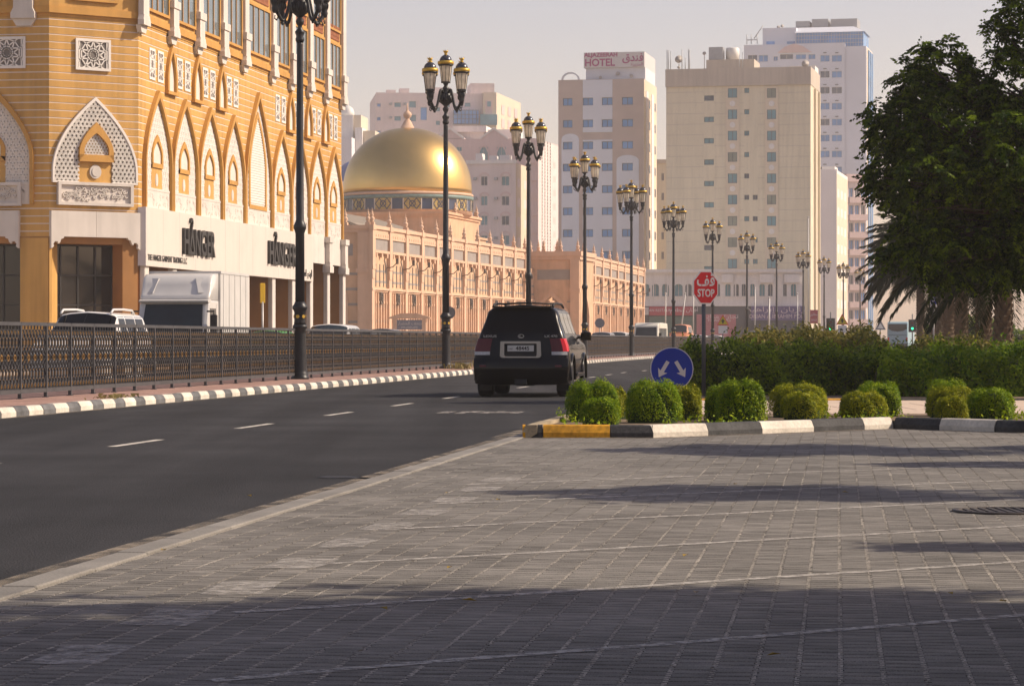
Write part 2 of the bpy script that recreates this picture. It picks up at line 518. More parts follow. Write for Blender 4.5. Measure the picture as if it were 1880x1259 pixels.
# ------------------------------------------------------------------ block paved forecourt
b = MB()
ribbon(b, -12, 38, lambda Y: (edge(Y)+0.2, Y), lambda Y: (26.0, Y), -0.0075)
court = structure(b.build('pavement', m_sandbed), 'grey interlocking block paving with sandy joints', 'pavement')
ang = math.atan(0.1195)
Mc = T(-2.33, 12.4, 0) @ RZ(-ang)            # local y runs along the road, local x to the right
Mci = Mc.inverted()
for q_ in (m_paver_mass, m_paver):
    wear(q_, 0, .7, .7, .80, 1.16); wear(q_, 0, 5, 14, .86, 1.30, 1.0)
q = MB(); q.cbox(0, .17, 0.004, .996, -.03, .014, .008); es = q.mesh('edging_stone', m_edging)
for i in range(-24, 21):
    O('edging_stone', es, court, Mc @ T(0, i*1.0, R.uniform(-.004, .002)) @ RZ(R.uniform(-.003, .003)))
def paver_outline(w, nn, l):
    return [(-w, -l), (w, -l), (w, -l*.62), (nn, -l*.32), (nn, l*.32), (w, l*.62), (w, l), (-w, l), (-w, l*.62), (-nn, l*.32), (-nn, -l*.32), (-w, -l*.62)]
PW, PN, PL = 0.0750, 0.0630, 0.0500
def ptverts():
    o1 = paver_outline(PW, PN, PL); o2 = paver_outline(PW-.003, PN-.003, PL-.010)
    return [(x, y, 0.0) for x, y in o2] + [(x, y, -0.008) for x, y in o1]
PV = ptverts()
PF = [tuple(range(12))] + [(12+i, 12+(i+1) % 12, (i+1) % 12, i) for i in range(12)]
q = MB(); q.add(PV, PF); pmesh = q.mesh('paver', m_paver)
PITCH = 0.1445
cells = []
for r in range(0, 120):
    x = .17 + .085 + r*PITCH
    for j in range(-196, 243):
        y = j*0.107 + (0.0535 if r % 2 else 0.0)
        w = Mc @ Vector((x, y, 0))
        if w.y > 36 or w.y < -2: continue
        if w.x > max(6.0, .30*w.y) + 2.0 : continue
        # keep clear of the island
        if w.y > 31.3 and w.x > 0.0:
            fy = np.interp(w.x, [0, 1.64, 2.3, 4.88, 6.25, 9.5, 14], [31.6, 31.6, 32.3, 34.9, 33.2, 32.0, 31])
            if w.y > fy + .06: continue
        cells.append((w.x, w.y, x, y))
vis = [c for c in cells if c[1] > 8.85 and abs(c[0]) < 0.1885*c[1] + .05]
vis.sort(key=lambda c: c[1])
near = set(id(c) for c in vis[:298])
V = []; FQ = []; TN = []; polys = []
mass = MB()
for c in cells:
    h = abs(R.gauss(0, .0006)) - .0002; rx, ry = R.gauss(0, .012), R.gauss(0, .006)
    mz = R.gauss(0, .008)
    M = T(c[0] + R.gauss(0, .001), c[1] + R.gauss(0, .001), h) @ RZ(-ang + mz) @ Matrix.Rotation(rx, 4, 'X') @ Matrix.Rotation(ry, 4, 'Y')
    if id(c) in near:
        O('paver', pmesh, court, M)
    else:
        mass.M = M; mass.add(PV, PF)
        TN += [R.random()] * 13
b = MB()                                     # sand packed nearly flush in the long joints
for r in range(0, 121):
    x = .17 + .085 + (r-.5)*PITCH; p0 = Mc @ Vector((x, -20.5, 0)); p1 = Mc @ Vector((x, 24.0, 0))
    if p0.x > 9 : continue
    y1 = 24.0
    if x > .35:                                # stop short of the island
        while y1 > 16:
            p1 = Mc @ Vector((x, y1, 0)); fy = np.interp(p1.x, [0, 1.64, 2.3, 4.88, 6.25, 9.5, 14], [31.6, 31.6, 32.3, 34.9, 33.2, 32.0, 31])
            if p1.y < fy - .02: break
            y1 -= .1
    n = 60; vs = []
    for i in range(n+1):
        q = -16 + (y1+16)*i/n; w_ = .0090 + R.gauss(0, .0012); z_ = -.0010 + R.gauss(0, .0004)
        a_ = Mc @ Vector((x-w_, q, z_)); c_ = Mc @ Vector((x+w_, q, z_)); vs += [tuple(a_), tuple(c_)]
    b.add(vs, [(2*i, 2*i+1, 2*i+3, 2*i+2) for i in range(n)])
o = b.build('joint_sand', m_sandbed, court); o['kind'] = 'stuff'
me = mass.mesh('paver_field', m_paver_mass)
a = me.attributes.new('tint', 'FLOAT', 'FACE'); a.data.foreach_set('value', np.asarray(TN, dtype=np.float32))
o = O('paver_field', me, court); o['kind'] = 'stuff'
# faded painted marks: the broken edge line and the slanting bay lines
for Yc in (9.8, 11.1, 12.45, 13.8, 15.2, 16.55, 17.9, 19.3, 20.7, 22.1):
    xx = -1.24 + .1195*(Yc - 12.4)
    b = MB(); w = .14
    b.M = T(xx, Yc, .0035) @ RZ(-ang)
    pr_ = [(w*R.uniform(.75, 1.1)*cx_, .33*R.uniform(.8, 1.1)*cy_, 0) for cx_, cy_ in ((-1, -1), (-.3, -1.08), (.4, -1), (1, -.9), (1.05, .0), (1, .95), (.2, 1.06), (-.5, 1), (-1, .9), (-1.05, .1))]
    b.add(pr_, [tuple(range(10))])
    b.build('paint_patch', m_patch, court)
for y0 in (9.74, 12.1, 14.42, 16.8, 19.2, 21.6):
    b = MB(); d = Vector((0.822, 0.57)); nrm = Vector((-.57, .822))*.040
    s0 = -(1.15 - (y0-12.1)*.085)/.822 if y0 > 10 else -1.0/.822
    P = Vector((0, y0))
    n = 14; vs = []
    for i in range(n+1):
        p = P + d*(s0 + (7.5 - s0)*i/n) + Vector((0, R.gauss(0, .012)))
        vs += [(p.x-nrm.x, p.y-nrm.y, .0035), (p.x+nrm.x, p.y+nrm.y, .0035)]
    b.add(vs, [(2*i, 2*i+1, 2*i+3, 2*i+2) for i in range(n)])
    b.build('bay_line', m_chalk, court)
b = MB()
ipts = [(0.12, 31.62), (1.64, 31.62), (2.3, 32.25), (4.88, 34.85), (6.25, 33.25), (9.5, 32.0)]
vs = []
for x, y in ipts: vs += [(x, y+.05, .007), (x, y-.22, .007)]
b.add(vs, [(2*i, 2*i+1, 2*i+3, 2*i+2) for i in range(len(ipts)-1)]); b.build('kerb_dust', m_dust, court)
# manhole cover
b = MB(); b.lathe([(.34, 0), (.34, .012), (.30, .014), (.30, .008), (0, .008)], 24, 0)
for i in range(-4, 5):
    l = math.sqrt(max(0, .27**2 - (i*.06)**2)); b.box(i*.06-.012, i*.06+.012, -l, l, .008, .014)
b.build('manhole_cover', m_iron, court, T(3.25, 18.0, 0))

# ------------------------------------------------------------------ planted traffic island
isl_pts = [(0.12, 31.62), (1.64, 31.62), (2.3, 32.25), (4.88, 34.85), (6.25, 33.25), (9.5, 32.0), (14.0, 31.0)]
b = MB()
top = [(0.22, 31.75)] + [(x, y+.1) for x, y in isl_pts[1:]] + [(14, 37.6), (edge(37.6)+.1, 37.6)]
b.add([(x, y, .105) for x, y in top], [tuple(range(len(top)))])
isl = structure(b.build('traffic_island', m_soil), 'planted traffic island with painted kerb', 'island')
b = MB(); b.quad((edge(37.6)+.1, 37.6, .11), (30, 37.6, .11), (30, 46, .11), (edge(46)+.1, 46, .11))
walk = structure(b.build('path', m_path), 'pale sandy paved path behind the clipped bushes', 'path')
for i in range(0, 26):                        # path slabs
    for j in range(4):
        x0 = 1.0 + i*1.0 + (j % 2)*.5 + .4
        q = MB(); q.cbox(x0+.01, x0+.99, 37.75+j*2.05, 39.78+j*2.05, .1, .122, .006)
        if x0 > edge(46)+.4: q.build('path_slab', m_path, walk)
b = MB(); b.quad((edge(46)+.1, 46, .115), (34, 46, .115), (34, 110, .115), (edge(110), 110, .115))
bed = structure(b.build('planting_bed', m_soil), 'dark soil bed under the long hedge', 'planting bed')

def kerbline(pts, breaks, mats, parent, h=.15, name='kerb_stone', by_px=True):
    # walk the polyline, split where the picture columns in `breaks` fall
    P = []
    for i in range(len(pts)-1):
        a, c = Vector(pts[i]), Vector(pts[i+1]); n = max(2, int((c-a).length/.02))
        for k in range(n): P.append(a + (c-a)*k/n)
    P.append(Vector(pts[-1]))
    keys = [940 + 5000*p.x/p.y for p in P] if by_px else [sum((P[j+1]-P[j]).length for j in range(i)) for i in range(0)] or None
    if not by_px:
        acc = 0; keys = []
        for i, p in enumerate(P):
            if i: acc += (P[i]-P[i-1]).length
            keys.append(acc)
    cuts = [0]
    for bk in breaks:
        cuts.append(min(range(len(P)), key=lambda i: abs(keys[i]-bk)))
    cuts.append(len(P)-1)
    cuts = sorted(set(cuts))
    prof = [(-.09, 0), (.0, 0), (.0, .06), (-.035, h-.012), (-.055, h), (-.17, h), (-.17, .05)]
    for s in range(len(cuts)-1):
        idx = [cuts[s]]
        for i in range(cuts[s]+1, cuts[s+1]):     # keep the corners of the polyline
            if any((P[i]-Vector(c)).length < 1e-6 for c in pts): idx.append(i)
        idx.append(cuts[s+1])
        q = MB(); rings = []
        for n_, i in enumerate(idx):
            d0 = (P[i] - P[max(i-1, 0)]); d1 = (P[min(i+1, len(P)-1)] - P[i])
            if n_ == 0: d0 = d1
            if n_ == len(idx)-1: d1 = d0
            d = (d0.normalized() if d0.length else d1.normalized()) + (d1.normalized() if d1.length else d0.normalized())
            d.normalize()
            nr = Vector((d.y, -d.x))
            e = .004 if n_ == 0 else (-.004 if n_ == len(idx)-1 else 0)
            rings.append([(P[i].x + nr.x*x + d.x*e, P[i].y + nr.y*x + d.y*e, z) for x, z in prof])
        n = len(prof)
        vs = [p for r_ in rings for p in r_]
        fs = [tuple(range(n)), tuple((len(rings)-1)*n + i for i in range(n-1, -1, -1))]
        for r_ in range(len(rings)-1):
            fs += [(r_*n+i, (r_+1)*n+i, (r_+1)*n+(i+1) % n, r_*n+(i+1) % n) for i in range(n)]
        q.add(vs, fs)
        q.build(name, mats[s % len(mats)], parent, T(0, 0, R.uniform(-.003, .003)))

kerbline(isl_pts, [965, 998, 1120, 1198, 1300, 1400, 1495, 1588, 1640, 1725, 1825, 1925, 2025],
         [m_kerb_y, m_kerb_k, m_kerb_y, m_kerb_k, m_kerb_w, m_kerb_d, m_kerb_w, m_kerb_d, m_kerb_w, m_kerb_k, m_kerb_w, m_kerb_k, m_kerb_w, m_kerb_k], isl)
lp = [(edge(Y)+.14, Y) for Y in (60, 50, 42, 38, 34, 32.2)] + [(0.12, 31.62)]
kerbline(lp, [i*1.0 for i in range(1, 29)], [m_kerb_t], isl, by_px=False)
kerbline([(edge(46)+.5, 46.05), (34, 46.05)], [i*1.0 for i in range(1, 32)], [m_kerb_k, m_kerb_y], bed, by_px=False)
# ------------------------------------------------------------------ ornamental median fence
m_fence = mat('fence_grey_iron', (0.040, 0.040, 0.043), rough=0.5, metal=0.2, var=0.2, scale=3.0)
m_fence_rail = mat('fence_rail_iron', (0.075, 0.075, 0.080), rough=0.5, metal=0.2, var=0.2, scale=3.0)
m_fence_gold = mat('fence_dull_gold', (0.24, 0.135, 0.04), rough=0.55, metal=0.15, var=0.25, scale=6.0)
PANEL = 1.53
def fence_panel():
    b = MB()
    z0, z1 = 0.135, 1.27
    L = PANEL
    b.box(0.02, L-.02, -.025, .025, 0.09, 0.16, 1)          # bottom rail
    b.box(0.02, L-.02, -.03, .03, 1.24, 1.30, 1)            # top rail
    for z in (.17, .66, .73, 1.17):
        b.box(0.02, L-.02, -.008, .008, z-.006, z+.006, 0)
    n = 4; p = (L-.04)/n
    def wave(x0, a, zA, zB, per, ph, m):
        k = 14; pts = []
        for i in range(k+1):
            z = zA + (zB-zA)*i/k
            pts.append((x0 + a*math.cos(math.pi*(z-zA)/per + ph), z))
        for i in range(k):
            b.strip(pts[i], pts[i+1], .026, -.014, .014, m)
    for i in range(n*2):
        x0 = .02 + p/2*(i+.5)
        for ph in (0, math.pi):
            wave(x0, p*.25, .17, .66, .245, ph, 0)
            wave(x0, p*.25, .73, 1.17, .22, ph, 0)
    for i in range(n*4):
        x = .02 + p/4*(i+.5); b.box(x-.006, x+.006, -.006, .006, .17, 1.17, 0)
    for i in range(n*2+1):                                  # gold ovals
        x = .02 + p/2*i
        for zc, h, w in ((.415, .085, .026), (.95, .085, .026), (.24, .05, .02), (1.10, .045, .02)):
            if i in (0, n*2) and zc in (.415, .95): continue
            xx = x + (p/4 if zc in (.24, 1.10) else 0)
            if xx > L - .04: continue
            pts = [(xx + w*math.sin(2*math.pi*k/8), zc + h*math.cos(2*math.pi*k/8)) for k in range(9)]
            for k in range(8): b.strip(pts[k], pts[k+1], .013, -.013, .013, 2)
    for i in range(n*2):                                    # centre band rings and small finials
        x = .02 + p/2*(i+.5)
        pts = [(x + .055*math.sin(2*math.pi*k/8), .695 + .05*math.cos(2*math.pi*k/8)) for k in range(9)]
        for k in range(8): b.strip(pts[k], pts[k+1], .018, -.014, .014, 0 if i % 2 else 2)
        b.strip((x, 1.18), (x, 1.24), .03, -.008, .008, 0)
        b.strip((x, .16), (x, .205), .02, -.008, .008, 0)
    return b.mesh('panel', [m_fence, m_fence_rail, m_fence_gold])
pm = fence_panel()
q = MB(); q.box(-.028, .028, -.028, .028, -.01, 1.285); q.box(-.05, .05, -.05, .05, -.01, .012)
pom = q.mesh('post', m_fence_rail)
fence = thing('median_fence', 'long grey iron fence with gilded oval tracery along the median', 'fence', (med(36), 36, .142))
Y = 36.9; i = 0
while i < 285:
    v = mdir(Y)
    M = T(med(Y) - med(36), Y - 36, 0) @ RZ(math.atan2(v.y, v.x))
    O('post', pom, fence, M)
    O('panel', pm, fence, M)
    Y += PANEL*v.y; i += 1
O('post', pom, fence, T(med(Y) - med(36), Y - 36, 0))

# ------------------------------------------------------------------ five-lantern street lamps
m_lampblk = mat('lamp_black_iron', (0.018, 0.019, 0.021), rough=0.42, metal=0.3, var=0.25, scale=4.0, spec=0.5)
m_lampgold = mat('lamp_gold_paint', (0.58, 0.36, 0.045), rough=0.38, metal=0.35, var=0.15, scale=8.0)
m_lampglass = leafmat('lamp_milk_glass', (0.92, 0.85, 0.74), (0.92, 0.85, 0.74), .6, .3)
m_lampcap = mat('lamp_cap_enamel', (0.045, 0.05, 0.065), rough=0.22, metal=0.4, var=0.15, spec=0.6)
def lamp_meshes():
    D = {}
    b = MB()
    b.lathe([(.235, 0), (.235, .05), (.215, .07), (.215, .13), (.195, .17), (.185, .22), (.165, .6), (.152, 1.15), (.15, 1.27), (.185, 1.30), (.19, 1.36), (.16, 1.40)], 16)
    D['base'] = b.mesh('base', m_lampblk)
    b = MB()
    b.lathe([(.155, 1.40), (.15, 1.46), (.148, 1.50), (.148, 1.72), (.165, 1.76), (.195, 1.80), (.195, 1.86), (.15, 1.92), (.128, 1.98)], 16)
    D['drum'] = b.mesh('drum', m_lampblk)
    b = MB(); b.prism([(.045*math.cos(t*math.pi/5), .045*math.sin(t*math.pi/5)) for t in range(10)], -.014, .014)
    D['medallion'] = b.mesh('medallion', m_lampgold)
    b = MB()
    b.lathe([(.122, 1.96), (.116, 3.72), (.135, 3.78), (.165, 3.86), (.165, 3.92), (.13, 4.0), (.105, 4.06), (.080, 8.55), (.078, 8.62)], 14)
    D['shaft'] = b.mesh('shaft', m_lampblk)
    b = MB()
    b.lathe([(.085, 8.60), (.115, 8.66), (.115, 8.70), (.09, 8.76), (.12, 8.84), (.13, 8.88), (.07, 8.95), (.055, 9.02), (.10, 9.10), (.11, 9.16), (.06, 9.24), (.10, 9.28), (.19, 9.36), (.225, 9.46), (.225, 9.58), (.17, 9.70), (.10, 9.78), (.13, 9.84), (.11, 9.90), (.06, 9.96), (.085, 10.02), (.10, 10.07), (.05, 10.10)], 14)
    for k in range(8):                                       # leaf bosses round the hub
        a = k*math.pi/4
        b.M = T(.2*math.cos(a), .2*math.sin(a), 9.5) @ RZ(a)
        b.lathe([(0, -.14), (.06, -.08), (.075, 0), (.05, .1), (0, .15)], 6)
    b.M = None
    D['hub'] = b.mesh('hub', m_lampblk)
    b = MB()
    pts = []; rr = []
    for t in range(17):
        s = t/16
        x = .14 + .64*s
        z = 9.72 + .13*math.sin(math.pi*min(1, s*2.9)) - .62*(1/(1+math.exp(-(s-.38)*13))) + .30*max(0, s-.66)/.34*(s > .66)
        pts.append((x, 0, z)); rr.append(.052 - .008*math.sin(math.pi*s))
    pts[-1] = (.785, 0, 9.46)
    b.tube(pts, rr, 7)
    b.tube([(.24, 0, 9.66), (.30, 0, 9.60), (.33, 0, 9.68), (.29, 0, 9.73), (.25, 0, 9.70)], .022, 5)      # scrolls
    b.tube([(.56, 0, 9.20), (.50, 0, 9.14), (.53, 0, 9.06), (.60, 0, 9.08)], .022, 5)
    b.tube([(.70, 0, 9.20), (.74, 0, 9.12), (.80, 0, 9.16), (.79, 0, 9.24)], .02, 5)
    b.lathe([(.05, 9.30), (.075, 9.34), (.095, 9.42), (.075, 9.47), (.10, 9.53), (.115, 9.62), (.09, 9.66), (.12, 9.70), (.15, 9.745)], 10, 0, (.785, 0, 0))
    for k in range(5):
        a = k*1.257; b.M = T(.785+.1*math.cos(a), .1*math.sin(a), 9.60) @ RZ(a)
        b.lathe([(0, -.09), (.03, -.04), (.035, .03), (.02, .08), (0, .10)], 5)
    b.M = None
    D['arm'] = b.mesh('arm', m_lampblk)
    # lantern with its foot at z = 0
    b = MB(); b.lathe([(.145, .03), (.215, .62)], 8, smooth=False); D['glass'] = b.mesh('glass', m_lampglass)
    b = MB()
    b.lathe([(.10, 0), (.165, 0), (.165, .045), (.15, .05)], 8, smooth=False)
    for k in range(8):
        a = k*math.pi/4
        b.tube([(.152*math.cos(a), .152*math.sin(a), .04), (.222*math.cos(a), .222*math.sin(a), .63)], .0095, 4)
    b.lathe([(.225, .60), (.275, .625), (.275, .65), (.24, .66)], 16)
    D['cage'] = b.mesh('cage', m_lampblk)
    b = MB(); b.lathe([(.235, .655), (.282, .665), (.290, .70), (.285, .76), (.265, .775), (.22, .78)], 18); D['band'] = b.mesh('band', m_lampgold)
    b = MB(); b.lathe([(.225, .77), (.215, .83), (.185, .90), (.13, .96), (.075, .985), (.05, 1.0)], 16); D['cap'] = b.mesh('cap', m_lampcap)
    b = MB(); b.lathe([(.05, .985), (.055, 1.02), (.045, 1.05), (.075, 1.09), (.10, 1.135)], 10)
    for k in range(7):
        a = k*2*math.pi/7; b.add([(.075*math.cos(a-.3), .075*math.sin(a-.3), 1.11), (.075*math.cos(a+.3), .075*math.sin(a+.3), 1.11), (.115*math.cos(a), .115*math.sin(a), 1.185), (.06*math.cos(a), .06*math.sin(a), 1.12)], [(0, 1, 2), (1, 3, 2), (3, 0, 2)])
    D['finial'] = b.mesh('finial', m_lampgold)
    return D
LD = lamp_meshes()
def lamp(loc, rz, label):
    t = thing('street_lamp', label, 'street lamp', loc, rz, 'five-lantern lamps along the median')
    for k in ('base', 'drum', 'shaft', 'hub'): O(k, LD[k], t)
    for k in range(6):
        a = k*math.pi/3 + .26; O('medallion', LD['medallion'], t, T(.146*math.cos(a), .146*math.sin(a), 1.60) @ RZ(a + math.pi/2))
    for k in range(4):
        O('arm', LD['arm'], t, RZ(k*math.pi/2 + math.pi/4))
    for k in range(5):
        a = k*math.pi/2 + math.pi/4
        M = T(.785*math.cos(a), .785*math.sin(a), 9.745) if k < 4 else T(0, 0, 10.06)
        g = O('lantern', LD['glass'], t, M)
        for q in ('cage', 'band', 'cap', 'finial'): O(q, LD[q], g)
    return t
LAMPS = [69.7, 96.1, 122.3, 147.7, 173.8, 201, 227, 254, 279.5, 306, 330, 355, 380]
ORD = ['tall black lamp post nearest the camera, lanterns cut off by the frame top',
       'lamp post rising in front of the golden dome', 'lamp post directly behind the black car roof',
       'lamp post before the hotel at the gatehouse corner', 'lamp post with four spread lanterns before the hotel\'s white bays',
       'lamp post at the gap between hotel and beige block', 'lamp post seen just behind the stop sign',
       'lamp post before the small square windows of the beige block', 'lamp post before the beige block\'s second stair window column',
       'lamp post before the corner of the beige block', 'lamp post before the grey slab behind the beige block',
       'thin distant lamp post before the balconied pink block', 'farthest thin lamp post, beside the dark palm']
for i, Y in enumerate(LAMPS):
    v = mdir(Y)
    rz = -math.atan2(v.x, v.y) + (0.0, .10, .06, .0, .42, .35, .05, .1, .0, .15, .1, .2, .0)[i]
    lamp((med(Y) + .12, Y, .142), rz + rad(3), ORD[i])
for x, y, n, s in ((LAMPS[1], 0, 90, 1.0),):
    V, Fq, tn = tuft(med(96)+.7, 94.5, 120, 1.4)
    V2, F2, t2 = tuft(med(102)+.6, 102, 160, 1.6)
    V3, F3, t3 = tuft(med(50)+1.0, 47, 60, .5)
    tag(O('grass', npmesh('grass', np.array(V), np.array(Fq), m_drygrass, tn)), 'dry grass tuft at the foot of a median lamp', 'grass', kind='stuff')
    tag(O('grass', npmesh('grass', np.array(V2), np.array(F2), m_drygrass, t2)), 'greenish grass tuft on the median behind the black car', 'grass', kind='stuff')
    tag(O('grass', npmesh('grass', np.array(V3), np.array(F3), m_drygrass, t3)), 'thin dry weeds on the red median by the fence', 'grass', kind='stuff')
# ------------------------------------------------------------------ ochre corner building with the shop
m_ochre = mat('ochre_render', (0.60, 0.338, 0.095), rough=0.85, var=0.09, scale=0.7, streak=0.2, bump=0.15, bscale=30)
m_joint = mat('white_joint', (0.74, 0.64, 0.56), rough=0.85, var=0.06)
m_ochre_trim = mat('ochre_trim', (0.55, 0.285, 0.062), rough=0.7, var=0.10, scale=1.0, streak=0.10)
m_white = mat('white_stucco', (0.66, 0.60, 0.54), rough=0.8, var=0.06, scale=1.2, streak=0.10)
m_lattice = mat('white_lattice', (0.78, 0.73, 0.67), rough=0.75, var=0.05)
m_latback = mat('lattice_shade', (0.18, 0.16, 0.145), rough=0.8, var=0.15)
m_latpale = mat('pale_screen', (0.66, 0.60, 0.53), rough=0.85, var=0.06)
m_darkglass = mat('dark_shop_glass', (0.012, 0.014, 0.017), rough=0.06, var=0.0, spec=0.6)
m_blueglass = mat('blue_window_glass', (0.10, 0.20, 0.26), rough=0.08, metal=0.35, var=0.12, scale=0.4, spec=0.7)
m_greyglass = mat('grey_window_glass', (0.22, 0.27, 0.29), rough=0.10, metal=0.45, var=0.25, scale=0.5, spec=0.7)
m_mull = mat('dark_mullion', (0.03, 0.028, 0.027), rough=0.5, var=0.1)
m_goldmull = mat('ochre_mullion', (0.50, 0.27, 0.09), rough=0.5, var=0.1)
m_spandrel = mat('brown_red_screen', (0.34, 0.12, 0.05), rough=0.75, var=0.2, scale=6)
m_signpanel = mat('sign_panel', (0.66, 0.59, 0.52), rough=0.55, var=0.03, scale=0.8, streak=0.04)
m_signside = mat('sign_return', (0.60, 0.56, 0.56), rough=0.6, var=0.05)
m_black = mat('black_letter', (0.012, 0.012, 0.013), rough=0.35, var=0.0)
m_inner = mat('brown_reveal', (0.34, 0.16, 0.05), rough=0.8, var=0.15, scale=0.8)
m_interior = mat('shop_interior', (0.10, 0.085, 0.07), rough=0.8, var=0.3, scale=0.6)

A1 = math.atan2(.988, .156)              # direction of the long facade
P1 = Vector((-15.37, 112.0, 0))
d1 = Vector((math.cos(A1), math.sin(A1), 0))
A0 = A1 - rad(45)
d0 = Vector((math.cos(A0), math.sin(A0), 0))
L0 = 4.04
P0 = P1 - d0*L0
Am = A0 - rad(45)
dm = Vector((math.cos(Am), math.sin(Am), 0))
LM = 14.0
Pm = P0 - dm*LM
LF = 38.3
H1 = 14.2                                 # top of the banded base
H2 = 25.0
bld = thing('corner_building', 'ochre Gulf-style corner building with pointed arches and a white shop sign', 'building', tuple(P1))
def frame(P, A): return T(*(P - P1)) @ RZ(A)      # local x along the facade, -y outward
FR, FC, FLf = frame(P1, A1), frame(P0, A0), frame(Pm, Am)
PY = Matrix.Diagonal((1, .36, 1, 1))      # shallow relief

def t_at(col, n=0.0):                     # distance along the long facade where picture column `col` meets the plane n metres proud
    s = (col - 940)/5000.0
    q = P1 + Vector((d1.y, -d1.x, 0))*n
    return (s*q.y - q.x)/(d1.x - s*d1.y)

# core volumes: base and overhanging upper storeys as one prism each
b = MB()
nR = Vector((d1.y, -d1.x, 0)); nC = Vector((d0.y, -d0.x, 0)); nL = Vector((dm.y, -dm.x, 0))
E1 = P1 + d1*LF
def ring_pts(o):
    # corner points offset outward by o
    def isect(p, d, q_, e):
        k = d.x*e.y - d.y*e.x
        t = ((q_.x-p.x)*e.y - (q_.y-p.y)*e.x)/k
        return p + d*t
    a = Pm + nL*o
    c1 = isect(P0 + nL*o, dm, P0 + nC*o, d0)
    c2 = isect(P1 + nC*o, d0, P1 + nR*o, d1)
    e = E1 + nR*o
    back1 = E1 - nR*16; back2 = Pm + d1*30
    return [a, c1, c2, e, back1, back2]
def slab(mb, o, z0, z1, m=0):
    r = ring_pts(o); n = len(r)
    vs = [tuple(p - P1 + Vector((0, 0, z0))) for p in r] + [tuple(p - P1 + Vector((0, 0, z1))) for p in r]
    mb.add(vs, [tuple(range(n-1, -1, -1)), tuple(range(n, 2*n))] + [(i, (i+1) % n, n+(i+1) % n, n+i) for i in range(n)], m)
slab(b, -0.004, 5.2, H1, 0)
b.build('joint_core', m_joint, bld)
b = MB(); slab(b, -2.4, 0, 5.2, 0); b.build('shop_interior', m_interior, bld)
b = MB(); slab(b, .04, H1, H1+.12, 0); slab(b, .14, H1+.12, H1+.40, 0)
b.build('cornice', m_ochre_trim, bld)
b = MB(); slab(b, .07, H1+.40, H2, 0); b.build('upper_wall', m_ochre, bld)
b = MB(); slab(b, .3, H2, H2+.4); slab(b, .15, H2+.4, H2+1.2); b.build('parapet', m_ochre_trim, bld)
b = MB(); slab(b, -.6, -.3, .16); b.build('plinth', m_path, bld)

# rendered courses with recessed white joints: one band per course and face
zc = 5.25
CH = 0.305
k = 0
while zc < H1 - .05:
    z1 = min(zc + CH - .048, H1)
    for fr, L in ((FR, LF), (FC, L0), (FLf, LM)):
        q = MB()
        e = .010*math.tan(rad(22.5))
        x0, x1 = (-e if fr is FR else (0 if fr is FLf else -e)), (L + (0 if fr is FR else e))
        q.box(x0, x1, -.010, .3, zc, z1)
        q.build('course', m_ochre, bld, fr)
    zc += CH

# pointed arch outline
def arch(w, z0, zs, zt, n=12, ex=1.8):
    pts = [(-w/2, z0)]
    for i in range(n+1):
        s = i/n
        pts.append((-(w/2)*(1 - s**ex), zs + (zt-zs)*s))
    return pts + [(-x, z) for x, z in reversed(pts[:-1])]
def inside(poly, x, z):
    c = False; n = len(poly)
    for i in range(n):
        (x0, z0), (x1, z1) = poly[i], poly[(i+1) % n]
        if (z0 > z) != (z1 > z) and x < (x1-x0)*(z-z0)/(z1-z0) + x0: c = not c
    return c
def kagome(mb, poly, holes, pitch, w, y0, y1, m=0):
    xs = [p[0] for p in poly]; zs = [p[1] for p in poly]
    cx, cz = (min(xs)+max(xs))/2, (min(zs)+max(zs))/2
    Rr = math.hypot(max(xs)-min(xs), max(zs)-min(zs))/2
    for a in (0, 60, 120):
        ca, sa = math.cos(rad(a)), math.sin(rad(a))
        for j in range(-int(Rr/pitch)-1, int(Rr/pitch)+2):
            o = (j+.5)*pitch
            run = None; N = int(2*Rr/.05)
            for i in range(N+1):
                s = -Rr + 2*Rr*i/N
                x, z = cx + ca*s - sa*o, cz + sa*s + ca*o
                ok = inside(poly, x, z) and not any(inside(h, x, z) for h in holes)
                if ok and run is None: run = (x, z)
                if (not ok or i == N) and run is not None:
                    mb.strip(run, (x, z), w, y0, y1, m); run = None
def shrink(pl, k, cz=None):
    cx = 0; cz = pl[0][1] if cz is None else cz
    return [(x*k, cz + (z-cz)*k) for x, z in pl]

